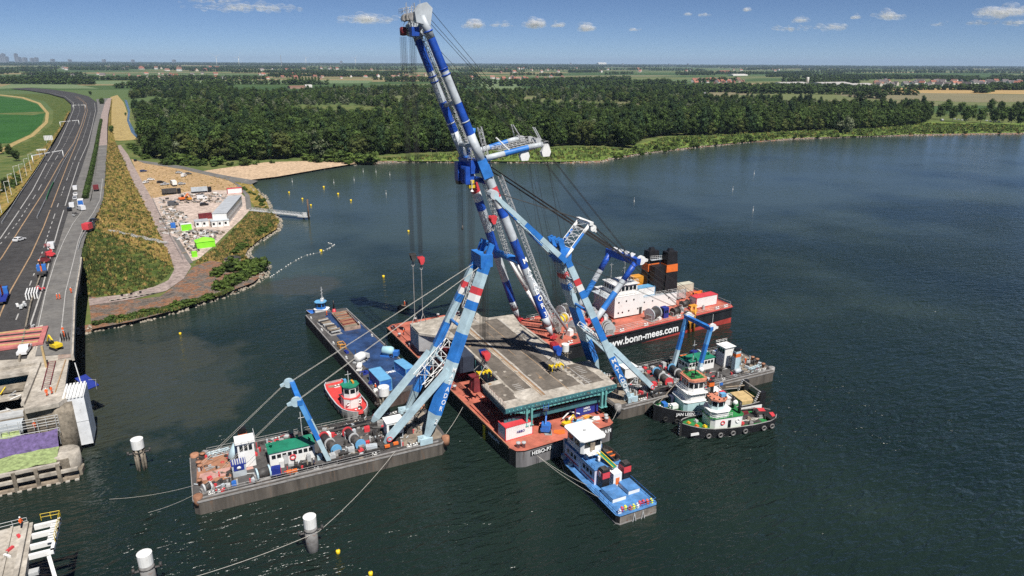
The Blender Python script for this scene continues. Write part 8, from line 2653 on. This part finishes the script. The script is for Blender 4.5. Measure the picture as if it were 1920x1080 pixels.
# jetty
jt = thing('jetty', 'grey steel gangway jetty with railings and a tall post at its end', 'jetty', G(472, 396, LZ))
j0 = G(470, 394, 2.2) - G(472, 396, LZ); j1 = G(562, 404, 1.6) - G(472, 396, LZ)
MB().beam(j0, j1, 2.2, .3).build('gangway', GALV, jt)
d = (j1 - j0).normalized(); n_ = Vector((-d.y, d.x, 0))
for s_ in (-1, 1):
    lattice(jt, j0 + n_ * s_ + Vector((0, 0, .7)), j1 + n_ * s_ + Vector((0, 0, .7)), 0.05, 1.1, 16, GALV, .06, 'truss_railing')
pf = j1 + d * 2.4
MB().box(pf + Vector((0, 0, -.2)), (5.0, 3.6, .5), atan2(d.y, d.x)).build('platform', GALV, jt)
railing(jt, [pf + d * 2.3 + n_ * 1.6, pf - d * 2.3 + n_ * 1.6], 1.3, .8, WHITE)
railing(jt, [pf + d * 2.3 - n_ * 1.6, pf - d * 2.3 - n_ * 1.6], 1.3, .8, WHITE)
MB().tube(pf + d * 2.9 + Vector((0, 0, -3)), pf + d * 2.9 + Vector((0, 0, 8.6)), .42, n=10).build('pile', mat('rusty_pile', (.12, .075, .05), .85, .3, .7), jt)
MB().tube(pf - d * 1.6 + n_ * 2 + Vector((0, 0, -3)), pf - d * 1.6 + n_ * 2 + Vector((0, 0, 1.2)), .35, n=10).build('pile', DSTEEL, jt)
MB().box(pf + d * .2 + n_ * .4 + Vector((0, 0, .9)), (2.0, 1.2, 1.4), .2).build('equipment', GALV, jt)
# ------------------------------------------------------------------ motorway lamps, gantries, signs
for i, (px, py) in enumerate([(3, 398), (15, 378), (21, 362), (31, 344), (41, 340), (50, 328), (58, 318), (-2, 412)]):
    t = thing('street_lamp', 'slender pale lamp post in the row left of the motorway', 'street lamp', RD(px, py, -.8), radians(-10), 'lamp posts along the motorway')
    MB().tube((0, 0, 0), (0, 0, 10.5), .11, .07, n=6).build('post', WHITE, t)
    MB().tube((0, 0, 10.5), (1.6, 0, 10.8), .06, n=5).build('arm', WHITE, t)
    MB().box((1.9, 0, 10.8), (.8, .3, .16)).build('lantern', WHITE, t)
def gantry(label, a, c, h=6.2, sign=True):
    t = thing('sign_gantry', label, 'sign gantry', a, 0, 'gantries over the motorway')
    d = c - a
    for p in (Vector(), d):
        MB().tube(p, p + Vector((0, 0, h)), .26, n=8).build('column', WHITE, t)
    MB().beam(Vector((0, 0, h)), d + Vector((0, 0, h)), .5, .5).build('beam', WHITE, t)
    for k in (.35, .6):
        MB().box(d * k + Vector((0, -.5, h + .1)), (1.6, .3, 1.3)).build('signal_box', DSTEEL if sign else WHITE, t)
    return t
gantry('nearest white gantry over the left carriageway', RD(63, 308, -.3), RD(120, 298))
gantry('middle white gantry over the left carriageway', RD(114, 239, -.3), RD(149, 236))
gantry('farthest white gantry over the motorway', RD(138, 205, -.3), RD(161, 205), 6.5)
def sign(label, p, w, h, z, m=None):
    t = thing('road_sign', label, 'road sign', p, radians(8), 'road signs')
    for x in (-w * .3, w * .3):
        MB().tube((x, 0, 0), (x, 0, z + h), .14, n=6).build('post', GALV, t)
    MB().bx(-w / 2, w / 2, -.15, 0, z, z + h).build('panel', m or WHITE, t)
    for i in range(5):
        MB().bx(-w * .45 + i * w * .19, -w * .33 + i * w * .19, -.2, -.15, z + .2, z + h - .2).build('frame_bar', GALV, t)
sign('back of a large pale direction sign left of the motorway', RD(92, 266, -1), 6.5, 4.0, 2.5)
sign('small pale matrix sign beside the nearest gantry', RD(80, 292, -1), 6.0, 1.0, 5.0)
gr = thing('green_barrier_screen', 'low green screen in the motorway median', 'screen', RD(98, 357, .05), 0)
P = along([(88, 376), (93, 362), (101, 345)], 3, RD)
gr.location = P[0]
for a, c in zip(P, P[1:]):
    MB().beam(a - P[0] + Vector((0, 0, .8)), c - P[0] + Vector((0, 0, .8)), .2, 1.3).build('panel', mat('screen_green', (.04, .22, .08), .6, .2, .8), gr)
# ------------------------------------------------------------------ villages and landmarks of the polder
ROOFS = [mat('red_tile_roof', (.30, .115, .075), .8, .2, .2, obj_random=.25), mat('dark_tile_roof', (.12, .10, .10), .8, .2, .2, obj_random=.3), mat('brown_tile_roof', (.25, .13, .09), .8, .2, .2, obj_random=.25)]
WALLS = [mat('white_house_wall', (.66, .64, .60), .8, .08, .2), mat('brick_house_wall', (.33, .20, .15), .8, .15, .2), mat('pale_house_wall', (.52, .46, .38), .8, .1, .2)]
def house_mesh(L, W, H, Hr):
    w = MB().bx(-L / 2, L / 2, -W / 2, W / 2, 0, H)
    w._add([(-L / 2, -W / 2, H), (-L / 2, W / 2, H), (-L / 2, 0, H + Hr)], [(0, 2, 1)])
    w._add([(L / 2, -W / 2, H), (L / 2, W / 2, H), (L / 2, 0, H + Hr)], [(0, 1, 2)])
    r = MB()
    e = .4
    r._add([(-L / 2 - e, -W / 2 - e, H - .3), (L / 2 + e, -W / 2 - e, H - .3), (L / 2 + e, 0, H + Hr), (-L / 2 - e, 0, H + Hr), (L / 2 + e, W / 2 + e, H - .3), (-L / 2 - e, W / 2 + e, H - .3)], [(0, 1, 2, 3), (3, 2, 4, 5)])
    g = MB()
    for x in (-L * .25, L * .25): g.bx(x - .6, x + .6, -W / 2 - .05, -W / 2, 1, 2.4)
    return w, r, g
HM = []
for dim in ((12, 8, 5.5, 4), (9, 8, 5, 4), (16, 9, 4, 5)):
    w, r, g = house_mesh(*dim)
    HM.append(([w.mesh('wall', m) for m in WALLS], [r.mesh('roof', m) for m in ROOFS], g.mesh('window', GLASS)))
rv = random.Random(12)
def village(name, x0, y0, x1, y1, n, roofw, wallw, big=1.0):
    for i in range(n):
        p = G(rv.uniform(x0, x1), rv.uniform(y0, y1), LZ)
        k = rv.randrange(3)
        wm_, rm_ = rv.choices(HM[k][0], wallw)[0], rv.choices(HM[k][1], roofw)[0]
        t = thing('house', 'far off %s house, %s roof, ' % (wm_.materials[0].name.split('_')[0], rm_.materials[0].name.split('_')[0]) + name, 'house', p, rv.choice((.2, 1.7, .5, -.3)) + rv.uniform(-.1, .1), 'houses ' + name)
        put('wall', wm_, t)
        put('roof', rm_, t)
        put('window', HM[k][2], t)
        s_ = big * rv.uniform(.85, 1.25)
        t.scale = (s_, s_, s_)
village('of the village with red roofs right of centre', 1296, 149, 1400, 157, 42, (5, 1, 2), (3, 2, 1), 1.2)
village('scattered among trees right of the village', 1300, 160, 1440, 168, 22, (2, 2, 1), (3, 1, 1), 1.0)
village('along the field road behind the boom', 880, 146, 1090, 153, 30, (3, 1, 2), (2, 2, 1), 1.3)
village('in the row of new homes on the far right', 1640, 154, 1930, 162, 80, (1, 5, 1), (6, 1, 2), 1.5)
village('strung along the dyke on the left', 60, 139, 420, 149, 34, (2, 2, 2), (3, 2, 2), 1.3)
village('scattered in mid distance behind the wood', 480, 140, 800, 149, 30, (3, 1, 2), (2, 2, 1), 1.3)
village('specks toward the left horizon', 100, 128, 700, 134, 26, (1, 1, 1), (5, 1, 2), 2.4)
village('specks toward the right horizon', 900, 129, 1500, 138, 28, (2, 1, 1), (5, 1, 2), 1.9)
def hall(label, px, py, L, W, H, rz, wall, roof):
    t = thing('warehouse', label, 'warehouse', G(px, py, LZ), rz, 'farm sheds and warehouses')
    w, r, g = house_mesh(L, W, H, H * .35)
    w.build('wall', wall, t); r.build('roof', roof, t); g.build('window', GLASS, t)
PALER = mat('pale_sheet_roof', (.40, .38, .36), .7, .1, .05); GREYR = mat('grey_sheet_roof', (.20, .20, .21), .7, .15, .05)
for lab, px, py, L, W, H, rz in (('long pale warehouse left of the white silo', 1480, 163, 130, 50, 12, .1), ('big pale warehouse right of the silo', 1555, 165, 150, 70, 14, .1), ('warehouse with light roof at the end of the works', 1605, 168, 110, 60, 14, .1), ('grey shed in front of the warehouses', 1575, 171, 80, 30, 7, .1)):
    hall(lab, px, py, L, W, H, rz, WALLS[0], PALER if 'pale' in lab or 'light' in lab else GREYR)
hall('farm shed with reddish roof beside the poplar row', 556, 166, 45, 22, 6, .2, WALLS[1], ROOFS[2])
hall('white farm house next to the reddish shed', 578, 164, 20, 12, 6, .2, WALLS[0], WALLS[0])
hall('grey roofed shed at the stubble field edge', 1305, 183, 26, 14, 5, .2, WALLS[0], GREYR)
hall('second grey shed at the stubble field edge', 1318, 182, 14, 12, 8, .2, WALLS[1], GREYR)
hall('orange red hall far off in the fields on the right', 1357, 136.5, 110, 50, 14, 0, ROOFS[0], ROOFS[0])
hall('white greenhouse roof far off on the right', 1383, 142, 120, 50, 8, 0, WALLS[0], WALLS[0])
hall('bright white sheds on the horizon right of the boom', 1128, 122.3, 300, 120, 60, 0, WALLS[0], WALLS[0])
si = thing('silo', 'white silo tower among the warehouses', 'silo', G(1513, 160, LZ))
MB().lathe([(5, 0), (5, 26), (4.4, 28)], n=14).build('tower', WALLS[0], si)
for i in range(9):
    p = G(550 + i * 6.0, 158, LZ)
    t = thing('poplar_tree', 'slim dark poplar in the short row beside the white farm house', 'tree', p, 0, 'poplar row at the farm')
    put('trunk', TRUNKS[0], t); put('crown', VAR[3], t)
    t.scale = (.6, .6, .95)
def turbine(label, px, top_py, Y, rot):
    a = G(px, top_py + 6, LZ)
    d = ray(px, 131)
    k = Y / math.hypot(d.x, d.y)
    x, y = d.x * k, d.y * k
    e = ray(px, top_py)
    h = CAM_H + e.z * Y / math.hypot(e.x, e.y)
    t = thing('wind_turbine', label, 'wind turbine', (x, y, 0), YAW * -1 + .4, 'wind turbines on the horizon')
    MB().tube((0, 0, 0), (0, 0, h), h * .028, h * .016, n=8).build('tower', WALLS[0], t)
    MB().bx(-h * .02, h * .02, -h * .05, h * .03, h - h * .02, h + h * .025).build('nacelle', WALLS[0], t)
    for i in range(3):
        an = rot + i * 2 * pi / 3
        L = h * .52
        MB().beam((0, -h * .055, h), (L * cos(an), -h * .055, h + L * sin(an)), h * .03, h * .012, h * .01, h * .006).build('blade', WALLS[0], t)
turbine('left wind turbine of the pair on the left horizon', 408, 106, 9000, .5)
turbine('right wind turbine of the pair on the left horizon', 449.5, 107, 9000, 1.1)
turbine('wind turbine left of the hoist wires', 575, 108, 12000, .2)
turbine('wind turbine nearest the hoist wires', 667, 109, 11000, .9)
mst = thing('radio_mast', 'thin dark radio mast on the left horizon', 'mast', tuple(Vector(ray(528, 125)).normalized() * 9000 * Vector((1, 1, 0)).length * 0 + Vector((ray(528, 125).x, ray(528, 125).y, 0)).normalized() * 9000))
MB().tube((0, 0, 0), (0, 0, 150), 4, 2, n=5).build('mast', STEEL, mst)
rc = random.Random(31)
for i, (px, tp, w) in enumerate([(4, 104, 260), (9, 101, 140), (13, 106, 200), (33, 101, 70), (37, 107, 160), (48, 108, 200), (62, 109, 150), (70, 108, 100), (100, 111, 160), (132, 111.5, 120), (196, 111.5, 140), (250, 112, 120), (327, 112, 160), (1255, 119.5, 120), (1290, 119, 90), (1168, 119, 140), (1496, 121, 120), (640, 114, 150), (1070, 117.5, 130)]):
    d = ray(px, 120); Y = 21000.0
    v = Vector((d.x, d.y, 0)).normalized() * Y
    e = ray(px, tp)
    h = CAM_H + e.z * Y / math.hypot(e.x, e.y)
    t = thing('city_tower', 'tall building of the city skyline at the far left' if px < 400 else 'pale tower block standing on the far horizon', 'building', (v.x, v.y, 0), -YAW, 'far skyline towers')
    m = mat('hazy_tower_wall', (.20, .21, .23), .8, .1, .01)
    w *= .3
    MB().bx(-w / 2, w / 2, -60, 60, 0, h).build('block', m, t)
    MB().bx(-w * .2, w * .2, -40, 40, h, h * 1.06).build('roof_plant', m, t)

# ------------------------------------------------------------------ clouds: many thin veils of mist laid over each other
def cloud_material():
    m = bpy.data.materials.new('cloud_vapour')
    m.use_nodes = True
    nt = m.node_tree
    nt.nodes.clear()
    out = node(nt, 'ShaderNodeOutputMaterial')
    tr = node(nt, 'ShaderNodeBsdfTransparent')
    df = node(nt, 'ShaderNodeBsdfDiffuse'); df.inputs['Color'].default_value = (.9, .9, .92, 1)
    tl = node(nt, 'ShaderNodeBsdfTranslucent'); tl.inputs['Color'].default_value = (.9, .9, .92, 1)
    a = node(nt, 'ShaderNodeMixShader'); a.inputs[0].default_value = .5
    b = node(nt, 'ShaderNodeMixShader')
    n = node(nt, 'ShaderNodeTexNoise', i_Scale=.012, i_Detail=5.0, i_Roughness=.65)
    mr = node(nt, 'ShaderNodeMapRange', i_From_Min=.38, i_From_Max=.68, i_To_Min=0.0, i_To_Max=.17)
    nt.links.new(world_pos(nt), n.inputs['Vector'])
    nt.links.new(n.outputs['Fac'], mr.inputs['Value'])
    nt.links.new(mr.outputs[0], b.inputs[0])
    nt.links.new(df.outputs[0], a.inputs[1]); nt.links.new(tl.outputs[0], a.inputs[2])
    nt.links.new(tr.outputs[0], b.inputs[1]); nt.links.new(a.outputs[0], b.inputs[2])
    nt.links.new(b.outputs[0], out.inputs['Surface'])
    return m
CLOUD = cloud_material()
def cloud(label, px, py, wpx, hpx, n, seed, Y=15000.0, thin=1.0):
    d = ray(px, py)
    k = Y / math.hypot(d.x, d.y)
    c = Vector((d.x * k, d.y * k, CAM_H + d.z * k))
    s = Y / FPX
    r = random.Random(seed)
    b = MB()
    for i in range(n):
        u = r.gauss(0, .36); u = max(-1, min(1, u))
        hh = (1 - u * u) ** .5
        x = u * wpx * .5 * s
        z = abs(r.gauss(0, .45)) * hpx * hh * s * .7
        y = r.uniform(-1, 1) * wpx * .25 * s
        rad = hpx * s * r.uniform(.18, .42) * (.5 + .6 * hh)
        b.ball((x, y, z), rad, 9, 6, sq=(r.uniform(1.2, 2.2), 1.3, r.uniform(.6, 1.0)))
    o = b.build('cloud', CLOUD, None, label, 'cloud', 'small fair weather clouds', loc=c, rz=-YAW - .1)
    return o
for i, (lab, px, py, w, h, n) in enumerate((('flat white cloud at the top edge left of centre', 470, 18, 190, 14, 70), ('long bright cloud just left of the jib head', 690, 40, 116, 15, 70), ('rounded little cloud right of the jib', 890, 50, 40, 14, 40), ('faint low cloud right of the rounded one', 940, 49, 50, 8, 26), ('brightest small heap cloud right of centre', 1002, 49, 42, 17, 46), ('flat small cloud next to the heap cloud', 1048, 49, 34, 8, 24), ('small heap cloud standing alone', 1098, 56, 34, 14, 36), ('tiny faint cloud low in the middle', 1190, 58, 24, 6, 14),
        ('tiny puff upper right of the lone heap', 1289, 28, 14, 6, 14), ('small wisp right of the tiny puff', 1318, 29, 26, 6, 16), ('little puff toward the upper right', 1399, 20, 14, 8, 14), ('faint veil low on the right', 1480, 56, 80, 9, 22), ('small white cloud on the right', 1502, 40, 34, 9, 24), ('faint veil below the right clouds', 1560, 55, 60, 12, 22), ('small puff right of the veil', 1603, 34, 20, 7, 18), ('wider cloud in the right part of the sky', 1665, 33, 48, 12, 36), ('faint wisp toward the right edge', 1760, 47, 30, 6, 12), ('wisp beneath the corner cloud', 1850, 45, 60, 8, 20), ('big cloud in the upper right corner', 1880, 28, 80, 18, 56), ('wisp at the right edge', 1905, 45, 50, 10, 20), ('faint streak at the top left of centre', 400, 4, 120, 8, 30))):
    cloud(lab, px, py, w, h, n, 100 + i)

# ------------------------------------------------------------------ haze of a warm day
hz = MB()
hz.box((0, 0, 0), (1, 1, 1))
hm = bpy.data.materials.new('summer_haze')
hm.use_nodes = True
hm.node_tree.nodes.clear()
ho = hm.node_tree.nodes.new('ShaderNodeOutputMaterial')
hv = hm.node_tree.nodes.new('ShaderNodeVolumePrincipled')
hv.inputs['Color'].default_value = (0.55, 0.74, 1.0, 1)
hv.inputs['Density'].default_value = HAZE_D
hv.inputs['Anisotropy'].default_value = 0.0
hm.node_tree.links.new(hv.outputs[0], ho.inputs['Volume'])
haze = hz.build('haze', hm, None, 'thin blue summer haze over the far polder', kind='stuff')
haze.location = (0, 0, 149.0)
haze.scale = (90000, 90000, 302.0)
